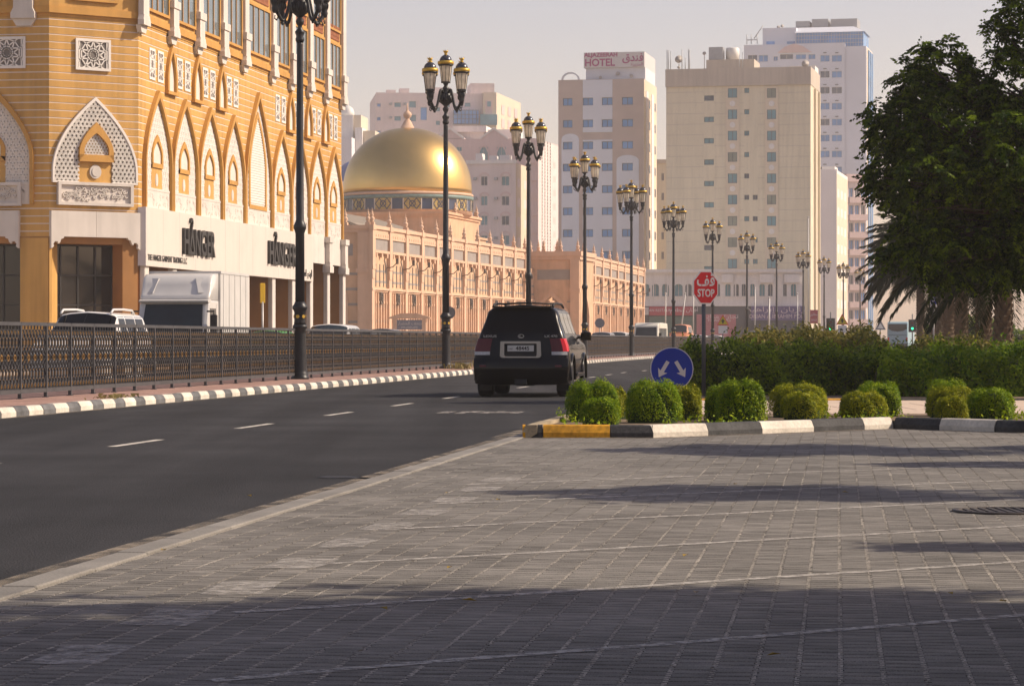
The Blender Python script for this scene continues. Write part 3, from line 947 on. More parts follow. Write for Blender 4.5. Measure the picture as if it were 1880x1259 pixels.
# --- arched lattice bay (width 1 unit family), built once and shared
def arch_meshes(w, z0, zt, slats=False):
    D = {}
    o = arch(w, 6.62, z0+1.1, zt); i_ = [(x*(1-.30/w), z) for x, z in arch(w, 6.62, z0+1.1, zt-.30)]
    b = MB(); b.ring(o, i_, -.52, -.03); D['frame'] = b.mesh('arch_frame', m_ochre_trim)
    inner = arch(w-.33, z0+.02, z0+1.1, zt-.34)
    b = MB(); b.prism(inner, -.065, -.03); D['back'] = b.mesh('screen_back', m_latpale)
    gw = w*.40
    gin = arch(gw, z0+.95, z0+1.45, z0+2.35 if not slats else zt-.95)
    b = MB()
    if slats:
        gin = arch(w*.62, z0+.1, z0+1.9, zt-1.1)
        kagome(b, inner, [gin], .24, .045, -.095, -.065)
        D['lattice'] = b.mesh('lattice', m_lattice)
        b = MB(); b.ring(arch(w*.66, z0+.1, z0+1.9, zt-.95), arch(w*.56, z0+.1, z0+1.9, zt-1.25), -.22, -.06); b.box(-w*.33, w*.33, -.25, -.06, z0, z0+.2)
        D['inner_arch'] = b.mesh('inner_arch', m_ochre_trim)
        b = MB()
        z = z0+.3
        while z < zt-1.3:
            hw = max(.05, (w*.28)*(1-max(0, (z-z0-1.9)/(zt-1.25-z0-1.9))**1.8))
            b.box(-hw, hw, -.13, -.066, z, z+.075); z += .12
        D['slats'] = b.mesh('slats', m_lattice)
    else:
        rec = [(-gw*.5, z0), (gw*.5, z0), (gw*.5, z0+1.0), (-gw*.5, z0+1.0)]
        kagome(b, inner, [gin, rec], .24, .045, -.095, -.065)
        D['lattice'] = b.mesh('lattice', m_lattice)
        b = MB(); b.ring(gin, arch(gw-.36, z0+1.13, z0+1.5, z0+2.08), -.26, -.06); b.box(-gw/2, gw/2, -.26, -.06, z0+.95, z0+1.14)
        D['inner_arch'] = b.mesh('inner_arch', m_ochre_trim)
        b = MB(); b.box(-gw*.5, gw*.5, -.085, -.066, z0+.04, z0+.94)
        D['niche'] = b.mesh('niche', m_ochre)
        b = MB(); b.prism([(.2*math.cos(t*math.pi/8), z0+.45+.27*math.sin(t*math.pi/8)) for t in range(16)], -.12, -.08); b.prism([(.12*math.cos(t*math.pi/8), z0+.45+.17*math.sin(t*math.pi/8)) for t in range(16)], -.14, -.12)
        D['roundel'] = b.mesh('roundel', m_white)
    hw = w/2-.17
    b = MB(); b.box(-hw, hw, -.16, -.03, 6.62, 7.40); b.box(-hw-.02, hw+.02, -.20, -.03, 7.40, 7.50)
    rr = random.Random(5)
    for k in range(26):                    # carved relief
        x = -hw+.15 + (2*hw-.3)*rr.random(); z = 6.75 + .5*rr.random(); a = rr.uniform(0, 6.28)
        pts = [(x+.11*math.cos(a+t*.9)*(1-t*.1), z+.09*math.sin(a+t*.9)*(1-t*.1)) for t in range(5)]
        for t in range(4): b.strip(pts[t], pts[t+1], .05, -.19, -.16)
    D['relief'] = b.mesh('relief_panel', m_white)
    return D
AR = arch_meshes(4.02, 7.42, 11.62)
ARW = arch_meshes(5.15, 7.42, 13.1, True)
centres = [(2.55, AR), (6.7, AR), (10.85, AR), (14.95, AR), (19.6, ARW), (24.3, AR), (28.25, AR), (32.2, AR), (36.15, AR)]
def place_arch(D, M):
    order = ('frame', 'back', 'lattice', 'inner_arch', 'slats', 'niche', 'roundel', 'relief')
    nm = {'frame': 'arch_frame', 'back': 'arch_screen', 'relief': 'relief_panel'}
    fo = O('arch_frame', D['frame'], bld, M)
    for k in order[1:]:
        if k in D:
            o_ = O(nm.get(k, k), D[k], fo)
            if k == 'slats': o_['kind'] = 'stuff'
for t, D in centres: place_arch(D, FR @ T(t, 0, 0) @ PY)
place_arch(AR, FLf @ T(LM - 2.62, 0, 0) @ PY)
place_arch(AR, FLf @ T(LM - 7.0, 0, 0) @ PY)

# --- lattice windows of the upper base (star pattern)
def star_window(w, h, name):
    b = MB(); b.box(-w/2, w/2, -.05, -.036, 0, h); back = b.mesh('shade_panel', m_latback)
    b = MB()
    t = .07
    b.box(-w/2-.04, w/2+.04, -.11, -.04, -.04, t); b.box(-w/2-.04, w/2+.04, -.11, -.04, h-t, h+.04)
    b.box(-w/2-.04, -w/2+t, -.11, -.04, t, h-t); b.box(w/2-t, w/2+.04, -.11, -.04, t, h-t)
    cx, cz = 0, h/2; Rm = min(w, h)/2*.93; N = 10 if w > 1 else 6
    P = [(cx+Rm*math.cos(2*math.pi*(k+.5)/N), cz+Rm*math.sin(2*math.pi*(k+.5)/N)) for k in range(N)]
    for k in range(N):
        b.strip(P[k], P[(k+N//2-1) % N], .05, -.09, -.05)
        b.strip(P[k], P[(k+1) % N], .045, -.09, -.05)
        a = 2*math.pi*(k+.5)/N
        b.strip(P[k], (max(-w/2, min(w/2, cx+Rm*1.7*math.cos(a))), max(0, min(h, cz+Rm*1.7*math.sin(a)))), .045, -.09, -.05)
    if w > h:
        for s in (-1, 1):
            xx = s*(h/2+.02)
            b.strip((xx, 0), (xx, h), .05, -.09, -.05)
            for zz in (.25, .75): b.strip((xx, h*zz), (s*w/2, h*zz), .05, -.09, -.05)
    else:
        for zz in (.0, 1.0):
            for s in (-1, 1): b.strip((s*w/2, h*abs(zz-.12)), (0, h*abs(zz-.28)), .04, -.09, -.05)
    return back, b.mesh('star_lattice', m_lattice)
sw = star_window(1.5, 1.2, 'w'); nw = star_window(.78, 1.24, 'n')
def place_star(D, M):
    f = O('lattice_window', D[0], bld, M); O('star_lattice', D[1], f)
place_star(sw, FC @ T(L0/2 - .08, 0, 12.13))
place_star(sw, FLf @ T(LM-1.75, 0, 12.13)); place_star(sw, FLf @ T(LM-6.2, 0, 12.13))
for (t, D) in centres:
    if D is AR:
        for s in (-.62, .62): place_star(nw, FR @ T(t+s, 0, 12.06) @ PY)
# corbel niches between the window pairs
q = MB(); o_ = arch(1.5, 11.75, 12.3, 13.75, 8); i_ = arch(1.06, 11.75, 12.3, 13.45, 8)
q.ring(o_, i_, -.42, -.03); q.box(-.8, .8, -.5, -.03, 11.62, 11.76); cm1 = q.mesh('niche_corbel', m_ochre_trim)
q = MB(); q.prism(i_, -.07, -.03); cm2 = q.mesh('niche_screen', m_latpale)
for t in (4.65, 8.8, 12.9, 26.3, 30.25, 34.2):
    f = O('niche_corbel', cm1, bld, FR @ T(t, 0, 0) @ PY); O('niche_screen', cm2, f)

# --- big lattice arch on the corner face
mid = L0/2
oo = arch(3.85, 7.55, 8.0, 11.02, 14, 1.9)
hole = arch(1.55, 7.5, 8.55, 9.95, 10, 1.8)
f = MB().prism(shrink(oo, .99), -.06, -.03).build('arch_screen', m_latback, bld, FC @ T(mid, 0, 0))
b = MB(); kagome(b, shrink(oo, .975), [hole], .165, .062, -.13, -.06); b.build('lattice', m_lattice, f)
b = MB(); b.ring(oo, shrink(oo, .955), -.16, -.03); b.box(-1.92, -.75, -.16, -.03, 7.50, 7.58); b.box(.75, 1.92, -.16, -.03, 7.50, 7.58); b.build('lattice_border', m_lattice, f)
b = MB(); b.prism(arch(1.5, 7.55, 8.5, 9.85), -.075, -.05); b.build('niche', m_ochre, f)
b = MB(); b.ring(arch(1.55, 8.42, 8.75, 9.98, 10), arch(1.12, 8.66, 8.85, 9.55, 10), -.25, -.06); b.box(-.775, .775, -.25, -.06, 8.38, 8.66); b.build('inner_arch', m_ochre_trim, f)
b = MB(); kagome(b, arch(1.12, 8.66, 8.85, 9.55, 10), [], .12, .05, -.14, -.10); b.build('lattice', m_lattice, f)
b = MB(); b.prism([(.26*math.cos(t*math.pi/9), 7.98+.28*math.sin(t*math.pi/9)) for t in range(18)], -.14, -.07); b.prism([(.17*math.cos(t*math.pi/9), 7.98+.19*math.sin(t*math.pi/9)) for t in range(18)], -.17, -.14); b.build('roundel', m_white, f)
# carved plaque under it
def plaque(M, w):
    b = MB(); b.box(-w/2, w/2, -.10, -.03, 6.64, 7.50)
    for a in ((-w/2, w/2, 6.60, 6.72), (-w/2, w/2, 7.42, 7.54)): b.box(a[0]-.05, a[1]+.05, -.22, -.03, a[2], a[3])
    b.box(-w/2-.05, -w/2+.08, -.22, -.03, 6.72, 7.42); b.box(w/2-.08, w/2+.05, -.22, -.03, 6.72, 7.42)
    rr = random.Random(11)
    for k in range(70):
        x = -w/2+.2 + (w-.4)*rr.random(); z = 6.82 + .5*rr.random(); a = rr.uniform(0, 6.28); sg = rr.choice((-1, 1))
        pts = [(x+.10*math.cos(a+sg*t*.8)*(1-t*.13), z+.09*math.sin(a+sg*t*.8)*(1-t*.13)) for t in range(6)]
        for t in range(5): b.strip(pts[t], pts[t+1], .045, -.155, -.10)
    b.build('carved_plaque', m_white, bld, M)
plaque(FC @ T(mid, 0, 0), 3.3)
plaque(FLf @ T(LM-2.62-.2, -.0, -.05), 3.3)
# white fascia with scalloped brackets over the shop windows
def fascia(M, x0, x1):
    b = MB(); b.box(x0, (x0+x1)/2-.006, -.22, .25, 5.32, 6.36); b.box((x0+x1)/2+.006, x1, -.22, .25, 5.32, 6.36)
    f = b.build('fascia', m_white, bld, M)
    for s, xx in ((1, x0), (-1, x1)):
        b = MB()
        pl = [(0, 5.32), (0, 4.84), (.05, 4.86), (.12, 4.92), (.09, 5.02), (.16, 5.12), (.28, 5.12), (.33, 5.02), (.40, 5.10), (.44, 5.22), (.55, 5.25), (.57, 5.32)]
        pl = [(xx + s*x, z) for x, z in pl]
        b.prism(pl, -.22, -.06)
        b.build('bracket', m_white, f)
fascia(FC, .0, L0-.02)
fascia(FLf, LM-5.2, LM-1.2)
# piers and glazing at street level
def pier(M, x0, x1, y0, y1, m=m_ochre, z1=5.26, nm='pier'):
    b = MB(); b.box(x0, x1, y0, y1, 0, z1); return b.build(nm, m, bld, M)
def glazing(M, x0, x1, z0, z1, nx, nz, y=.9):
    b = MB(); b.box(x0, x1, y, y+.04, z0, z1); g = b.build('shop_window', m_darkglass, bld, M)
    for i in range(nx+1):
        x = x0 + (x1-x0)*i/nx; b = MB(); b.box(x-.035, x+.035, y-.06, y-.002, z0, z1); b.build('mullion', m_mull, g)
    for i in range(nz+1):
        z = z0 + (z1-z0)*i/nz; b = MB(); b.box(x0, x1, y-.05, y-.004, z-.035, z+.035); b.build('transom', m_mull, g)
glazing(FC, .15, 3.3, .15, 5.0, 4, 4)
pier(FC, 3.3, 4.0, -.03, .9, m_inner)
pier(FC, .0, .12, -.03, 1.0, m_ochre)
pier(FLf, LM-1.2, LM-.02, -.03, 1.1, m_ochre)
glazing(FLf, LM-5.4, LM-1.2, .15, 5.0, 4, 4, 1.0)
pier(FLf, LM-6.8, LM-5.4, -.03, 1.1, m_ochre)
glazing(FLf, LM-12, LM-6.8, .15, 5.0, 5, 4, 1.0)
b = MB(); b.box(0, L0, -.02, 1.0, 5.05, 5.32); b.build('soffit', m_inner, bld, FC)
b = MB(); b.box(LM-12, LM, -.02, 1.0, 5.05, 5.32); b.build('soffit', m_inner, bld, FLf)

# --- the shop sign box
SN = .34
s0, s1 = t_at(268, SN), t_at(575, SN)
sg = O('shop_sign', MB().box(s0, s1, -SN, -.03, 4.2, 6.62).mesh('shop_sign', m_signpanel), bld, FR)
O('sign_return', MB().box(s0-.02, s0-.004, -SN+.01, 0, 4.2, 6.61).mesh('sign_return', m_signside), sg)
for k in range(1, 12):
    x = s0 + (s1-s0)*k/12; b = MB(); b.box(x-.008, x+.008, -SN-.004, -SN+.02, 4.2, 6.62); b.build('sign_seam', m_signside, sg)
def shopname(tc, width):
    H = 1.16
    parts_ = []
    me = text_mesh('H', 1.6, m_black, .06, .92, 'LEFT', .022); parts_.append((me, 0.0))
    me2 = text_mesh('NGER', 1.6, m_black, .06, .92, 'LEFT', .022)
    z0 = 4.86
    y = -SN - .065
    def wid(m): xs = [v.co.x for v in m.vertices]; return min(xs), max(xs)
    a, c = wid(me); a2, c2 = wid(me2)
    aw = 1.15
    tot = (c-a) + aw + (c2-a2)
    k = width/tot
    def put(m, x, nm='letters'):
        O(nm, m, sg, T(x, y, z0) @ Matrix.Diagonal((k, 1, 1, 1)))
    x = tc - width/2
    put(me, x - a*k)
    # the A drawn as a garment hanger
    b = MB(); X = x + (c-a)*k; W = aw*k
    b.strip((X+W*.10, z0+.02), (X+W*.48, z0+.98), .15, y-.055, y+.055); b.strip((X+W*.90, z0+.02), (X+W*.50, z0+.98), .20, y-.055, y+.055)
    b.strip((X+W*.10, z0+.06), (X+W*.9, z0+.06), .13, y-.055, y+.055)
    hk = [(X+W*.5, z0+.92), (X+W*.5, z0+1.20), (X+W*.62, z0+1.32), (X+W*.60, z0+1.50), (X+W*.44, z0+1.53), (X+W*.34, z0+1.40)]
    for i in range(5): b.strip(hk[i], hk[i+1], .12, y-.055, y+.055)
    b.build('hanger_letter', m_black, sg)
    put(me2, x + ((c-a) + aw)*k - a2*k)
shopname((t_at(334, SN)+t_at(391, SN))/2, t_at(391, SN)-t_at(334, SN))
shopname((t_at(491, SN)+t_at(540, SN))/2, t_at(540, SN)-t_at(491, SN))
O('small_lettering', text_mesh('THE HANGER GARMENT TRADING L.L.C', .36, m_black, .01, .9, 'LEFT'), sg, T(t_at(271, SN), -SN-.012, 4.44))
O('small_lettering', text_mesh('\ufef2\ufee7\ufe8e\ufee4\ufe9c\ufecc\ufedf\ufe8d \ufeae\ufea0\ufee8\ufeec\ufedf\ufe8d', .52, m_black, .01, .9, 'RIGHT'), sg, T(s1-.3, -SN-.012, 4.42))

# --- white columns of the arcade on the long side
colm = MB(); colm.cbox(-.30, .30, -.24, .0, .16, 5.3, .03); colm.box(-.36, .36, -.28, .0, .16, .6); colm = colm.mesh('column', m_white)
pedm = MB()
pedm.box(-.34, .34, -.86, .0, 5.3, 6.6); pedm.box(-.46, .46, -1.0, .0, 6.35, 6.65); pedm.box(-.44, .44, -.98, .0, 4.75, 5.1); pedm.prism([(-.34, 5.1), (.34, 5.1), (.30, 5.3), (-.30, 5.3)], -.9, 0)
pedm = pedm.mesh('pedestal', m_white)
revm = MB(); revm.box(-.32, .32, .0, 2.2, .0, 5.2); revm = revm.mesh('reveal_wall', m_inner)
for t in (.45, 4.62, 8.77, 12.9, 17.0, 22.1, 26.25, 30.2, 34.2, 38.05):
    c = O('column', colm, bld, FR @ T(t, 0, 0)); O('reveal_wall', revm, c)
    if t > 33: O('pedestal', pedm, c, Matrix.Diagonal((1, .42, 1, 1)))
for a, c in ((.8, 4.3), (4.95, 8.45), (9.1, 12.6), (13.2, 16.7), (17.3, 21.8), (22.4, 25.95), (26.6, 29.9), (30.5, 33.9), (34.5, 37.75)):
    b = MB(); b.box(a, c, 1.6, 1.64, .16, 4.3); g = b.build('shop_window', m_darkglass, bld, FR)
    for i in range(3):
        x = a + (c-a)*(i+.5)/3; b = MB(); b.box(x-.04, x+.04, 1.5, 1.598, .16, 4.3); b.build('mullion', m_mull, g)
b = MB(); b.box(31, LF, -.10, .2, 5.2, 6.62); b.build('fascia', m_white, bld, FR)

# --- upper storeys: pilasters, windows, spandrels
pil = MB(); pil.cbox(-.36, .36, -.72, -.24, H1+1.35, H2, .02); pilm = pil.mesh('pilaster', m_white)
ped = MB()
ped.box(-.40, .40, -.86, -.24, H1+.10, H1+1.1); ped.box(-.52, .52, -1.0, -.24, H1+1.1, H1+1.42)
ped.box(-.50, .50, -.97, -.24, H1-.12, H1+.10); ped.prism([(-.5, H1+.1), (.5, H1+.1), (.4, H1+.3), (-.4, H1+.3)], -.93, -.24); ped.prism([(-.3, H1-.42), (.3, H1-.42), (.5, H1-.12), (-.5, H1-.12)], -.55, 0)
pedm2 = ped.mesh('pilaster_base', m_white)
bnd = [.15, 4.62, 8.77, 12.9, 16.85, 22.3, 26.25, 30.2, 34.15, 38.1]
for t in bnd:
    c = O('pilaster', pilm, bld, FR @ T(t, 0, 0) @ PY); O('pilaster_base', pedm2, c)
def upper_window(M, w, z0, z1, panes, glass):
    b = MB()
    b.box(-w/2-.16, -w/2, -.46, -.2, z0-.12, z1+.14); b.box(w/2, w/2+.16, -.46, -.2, z0-.12, z1+.14)
    b.box(-w/2, w/2, -.46, -.2, z1, z1+.14); b.box(-w/2, w/2, -.52, -.2, z0-.12, z0)
    f = b.build('window_frame', m_ochre_trim, bld, M)
    b = MB(); b.box(-w/2, w/2, -.29, -.2, z0, z1); b.build('pane', glass, f)
    for i in range(1, panes):
        x = -w/2 + w*i/panes; b = MB(); b.box(x-.035, x+.035, -.40, -.295, z0, z1); b.build('mullion', m_goldmull, f)
def spandrel(M, w, z0, z1):
    b = MB(); b.box(-w/2, w/2, -.30, -.2, z0, z1); f = b.build('spandrel', m_spandrel, bld, M)
    b = MB(); kagome(b, [(-w/2+.05, z0+.05), (w/2-.05, z0+.05), (w/2-.05, z1-.05), (-w/2+.05, z1-.05)], [], .22, .06, -.34, -.30); b.build('lattice', m_spandrel, f)
for i in range(len(bnd)-1):
    a, c = bnd[i], bnd[i+1]; w = c-a-1.35; M = FR @ T((a+c)/2, 0, 0) @ PY
    for z in (14.55+.72, 18.35, 21.7):
        z0 = z; z1 = z + (1.95 if z < 16 else 2.0)
        upper_window(M, w, z0-.35, z1-.1, 3 if w < 3 else 4, m_greyglass)
        if z < 21: spandrel(M, w*.96, z1+.2, z1+.98)
upper_window(FC @ T(1.95, 0, 0) @ PY, 1.9, 15.0, 16.8, 3, m_blueglass)
upper_window(FC @ T(1.95, 0, 0) @ PY, 1.9, 18.0, 19.8, 3, m_blueglass)
for u in (LM-1.0, LM-5.4, LM-9.8):
    c = O('pilaster', pilm, bld, FLf @ T(u, 0, 0) @ PY); O('pilaster_base', pedm2, c)
for u in (LM-3.2, LM-7.6):
    for z in (15.0, 18.0): upper_window(FLf @ T(u, 0, 0) @ PY, 2.9, z, z+1.8, 4, m_blueglass)
# ------------------------------------------------------------------ domed stone museum
m_stone = mat('pink_stone', (0.62, 0.40, 0.25), rough=0.85, var=0.12, scale=0.8, streak=0.10)
m_stone_trim = mat('pink_stone_trim', (0.66, 0.44, 0.30), rough=0.8, var=0.08, scale=1.0, streak=0.08)
m_stone_grey = mat('grey_stone_band', (0.30, 0.265, 0.24), rough=0.8, var=0.12, scale=1.0)
m_slit = mat('dark_slit', (0.05, 0.045, 0.04), rough=0.4, var=0.1)
m_ironwork = mat('bronze_medallion', (0.12, 0.10, 0.085), rough=0.5, metal=0.4, var=0.2)
m_gold = mat('gilded_dome', (0.66, 0.44, 0.155), rough=0.34, metal=0.92, var=0.07, scale=0.5, bump=0.05, bscale=3)
m_goldtile = mat('gold_mosaic', (0.50, 0.36, 0.12), rough=0.5, metal=0.2, var=0.25, scale=6)
m_teal = mat('teal_tile', (0.16, 0.24, 0.22), rough=0.5, var=0.2, scale=3)
m_bluewin = mat('deep_blue_glass', (0.035, 0.06, 0.12), rough=0.15, var=0.2, scale=1.0)
m_navy = mat('navy_line', (0.05, 0.06, 0.10), rough=0.5, var=0.1)
m_roofpale = mat('pale_roof', (0.60, 0.53, 0.44), rough=0.7, var=0.08)
m_roofseam = mat('roof_seam', (0.26, 0.22, 0.18), rough=0.7, var=0.08)

MA = Vector((-12.0, 231.7, 0)); MBp = Vector((1.29, 293.8, 0))
mu_d = (MBp - MA).normalized(); MLEN = (MBp - MA).length
mu_a = math.atan2(mu_d.y, mu_d.x)
mus = thing('domed_museum', 'long pink stone museum with a golden dome and rows of finials', 'building', tuple(MA))
MF = RZ(mu_a)                                  # local x along the facade, -y outward
HM = 10.95
W1 = MLEN; D1 = 22.0
b = MB(); b.box(0, W1, 0, D1, 0, HM-.6); b.build('wall', m_stone, mus, MF)
b = MB(); b.box(-.15, W1, -.15, D1, HM-.6, HM-.3); b.box(-.3, W1, -.3, D1, HM-.3, HM); b.build('cornice', m_stone_trim, mus, MF)
# left end wall dressing (faces the camera)
for z, h in ((1.2, .22), (2.6, .22), (4.1, .22), (5.4, .22), (6.7, .22)):
    b = MB(); b.box(-.03, .0, .9, D1-1, z, z+h); b.build('stone_band', m_stone_grey, mus, MF)
b = MB(); b.box(-.05, 0, 1.6, 8.0, 8.35, 9.35); b.build('band_panel', m_stone_grey, mus, MF)
for y in (.55, 9.0, 17):
    b = MB(); b.box(-.3, 0, y-.55, y+.55, 0, HM-.6); b.box(-.42, 0, y-.68, y+.68, 6.9, 7.25); b.build('end_pilaster', m_stone_trim, mus, MF)
b = MB(); b.M = T(0, 4.8, 0) @ RZ(rad(-90)); b.ring([(x, z) for x, z in arch(5.6, .2, 4.5, 7.6)], arch(5.0, .2, 4.5, 7.1), -.12, 0); b.build('blind_arch', m_stone_trim, mus, MF)
# a finial turned on the lathe
fin = MB(); fin.M = Matrix.Scale(.62, 4); fin.box(-.34, .34, -.34, .34, 0, .35)
fin.lathe([(.30, .35), (.22, .5), (.34, .75), (.36, .9), (.26, 1.05), (.14, 1.15), (.24, 1.3), (.25, 1.42), (.12, 1.55), (.16, 1.68), (.12, 1.78), (.05, 1.9), (.02, 2.35)], 10)
finm = fin.mesh('finial', m_stone_trim)
def bay_meshes(w):
    D = {}
    hw = w/2
    b = MB(); b.box(-.42, .42, -.22, 0, 0, HM-.62); b.box(-.5, .5, -.32, 0, 7.2, 7.5); b.box(-.46, .46, -.30, 0, 7.5, HM-.4); b.box(-.52, .52, -.36, 0, HM-.4, HM+.02); b.prism([(-.42, 6.4), (.42, 6.4), (.5, 7.2), (-.5, 7.2)], -.27, 0)
    b.box(-.52, .52, -.30, 0, 0, .7); b.box(-.46, .46, -.27, 0, 5.4, 5.6)
    D['pilaster'] = b.mesh('pilaster', m_stone_trim)
    b = MB(); b.box(.52, w-.52, -.22, 0, 9.85, HM-.62)
    for k in range(6):
        x = .9 + (w-1.8)*k/5; b.strip((x, 10.02), (x, 10.22), .16, -.26, -.22)
    D['frieze'] = b.mesh('frieze', m_stone_trim)
    b = MB(); b.box(.56, w-.56, -.10, 0, 8.85, 9.85); D['grey'] = b.mesh('band_panel', m_stone_grey)
    b = MB(); b.box(.55, w-.55, -.30, 0, 8.62, 8.85)
    for k in range(3):
        x = 1.1 + (w-2.2)*k/2; b.prism([(x-.22, 8.62), (x+.22, 8.62), (x+.16, 8.25), (x-.16, 8.25)], -.26, 0)
    D['corbel'] = b.mesh('corbel_course', m_stone_trim)
    b = MB(); b.box(-.14, .14, -.02, .0, 5.75, 7.7); D['slit'] = b.mesh('slit_window', m_slit)
    b = MB()
    for s in (-1, 1):                       # curved iron lamp arms and mouldings beside the slits
        pts = [(w/2 + s*(hw-.75), 5.7), (w/2 + s*(hw-.78), 7.0), (w/2 + s*(hw-1.0), 7.7), (w/2 + s*(hw-1.45), 8.15)]
        for i in range(3): b.strip(pts[i], pts[i+1], .09, -.08, 0)
    D['arch'] = b.mesh('wall_arch', m_stone_grey)
    b = MB()
    b.box(-.10, .10, -.16, 0, 0.6, 5.2); b.box(-.14, .14, -.18, 0, 4.3, 4.5)
    D['rib'] = b.mesh('rib', m_stone_trim)
    b = MB(); b.box(.42, w-.42, -.24, 0, 5.45, 5.62); b.box(.42, w-.42, -.12, 0, 5.30, 5.45); D['string'] = b.mesh('string_course', m_stone_trim)
    b = MB(); c = (w/2, 4.75)
    ci = lambda r: [(c[0]+r*math.cos(t*math.pi/9), c[1]+r*math.sin(t*math.pi/9)) for t in range(19)]
    b.ring(ci(.52), ci(.40), -.22, 0)
    for k in range(4):
        a = k*math.pi/4; b.strip((c[0]-.42*math.cos(a), c[1]-.42*math.sin(a)), (c[0]+.42*math.cos(a), c[1]+.42*math.sin(a)), .06, -.2, -.16)
    b.ring(ci(.2), ci(.1), -.24, -.1)
    D['medallion'] = b.mesh('medallion', m_ironwork)
    b = MB()
    for z in (1.3, 2.7, 4.0, 6.1, 7.0): b.box(.42, w-.42, -.012, 0, z, z+.17)
    D['stripe'] = b.mesh('stone_band', m_stone_grey)
    b = MB(); b.prism([(w-.75+x*.12, 7.75+z*.12) for x, z in ((0, 0), (1, 0), (1.4, 2), (1, 4), (0, 4), (-.4, 2))], -1.1, -.9); b.tube([(w-.69, -.0, 7.4), (w-.69, -.6, 7.5), (w-.69, -1.0, 7.9)], .045, 5)
    D['lantern'] = b.mesh('wall_lantern', m_ironwork)
    return D
def bays(parent, M0, n, w):
    D = bay_meshes(w)
    for i in range(n+1):
        M = M0 @ T(i*w, 0, 0)
        p = O('pilaster', D['pilaster'], parent, M); O('finial', finm, p, T(0, -.1, HM+.02))
        if i == n: break
        for k_ in (-1, 0, 1): O('slit_window', D['slit'], parent, M @ T(w/2 + k_*1.3, 0, 0))
        for k_ in range(-2, 3): O('rib', D['rib'], parent, M @ T(w/2 + k_*.9, 0, 0))
        for k, nm in (('frieze', 'frieze'), ('grey', 'band_panel'), ('corbel', 'corbel_course'), ('arch', 'wall_arch'), ('string', 'string_course'), ('medallion', 'medallion'), ('stripe', 'stone_band'), ('lantern', 'wall_lantern')):
            O(nm, D[k], parent, M)
bays(mus, MF, 11, W1/11)
for y in (.2, 2.2): O('finial', finm, mus, MF @ T(-.2, y, HM))
# barrel roof left of the dome
b = MB()
n = 16; R0 = 8.5
for i in range(n):
    a0, a1_ = math.pi*.5*i/n, math.pi*.5*(i+1)/n
for k in range(22):
    y0, y1 = 1.2 + k*.8, 1.2 + k*.8 + .8
    zf = lambda y: HM - .2 + 2.1*math.sin(min(1, (y-1.2)/9.0)*math.pi/2)
    b.add([(1.5, y0, zf(y0)), (26, y0, zf(y0)), (26, y1, zf(y1)), (1.5, y1, zf(y1))], [(0, 1, 2, 3)])
b.build('barrel_roof', m_roofpale, mus, MF)
for k in range(18):
    x = 1.9 + k*1.35; q = MB()
    q.tube([(x, y, HM - .12 + 2.1*math.sin(min(1, (y-1.2)/9.0)*math.pi/2)) for y in (1.2, 2.5, 4, 6, 8, 10, 14, 18.5)], .16, 4); q.build('roof_seam', m_roofseam, mus, MF)
# tiers, drum and dome
DC = Vector((px(748, 290), 290, 0)) - MA
dr = 120*290/5000.0
def tier(x0, x1, y0, y1, z0, z1, nm='upper_tier'):
    b = MB(); b.box(x0, x1, y0, y1, z0, z1-.5); b.box(x0-.15, x1+.15, y0-.15, y1+.15, z1-.5, z1-.25); b.box(x0-.3, x1+.3, y0-.3, y1+.3, z1-.25, z1)
    return b.build(nm, m_stone, mus, T(*DC) @ MF)
tz = lambda y: pz(y, 285)
tier(-8.5, 7.0, -6.2, 9, HM-1, tz(392))
tier(7.0, 10.5, -5.2, 6, HM-1, tz(398))
tier(10.5, 16.0, -4.8, 4, HM-1, tz(425))
tier(16.0, 20.0, -4.2, 3, HM-1, tz(438))
for u, v, z in ((-8, -6, tz(392)), (6.8, -6, tz(392)), (10.3, -5, tz(398)), (8.6, -5, tz(398)), (-3.4, -6, tz(392))):
    O('finial', finm, mus, T(*DC) @ MF @ T(u, v, z))
zb = pz(390, 290); z1 = pz(362, 290)
dp = T(*DC)
b = MB(); b.lathe([(dr*.985, tz(392)-.02), (dr*.985, z1-.02)], 64); drum = b.build('drum', m_stone_trim, mus, dp)
b = MB(); b.lathe([(dr*.99, z1-.42), (dr*1.012, z1-.40), (dr*1.012, z1-.05), (dr*.99, z1-.03)], 64); b.build('tile_band', m_teal, drum)
NP = 28
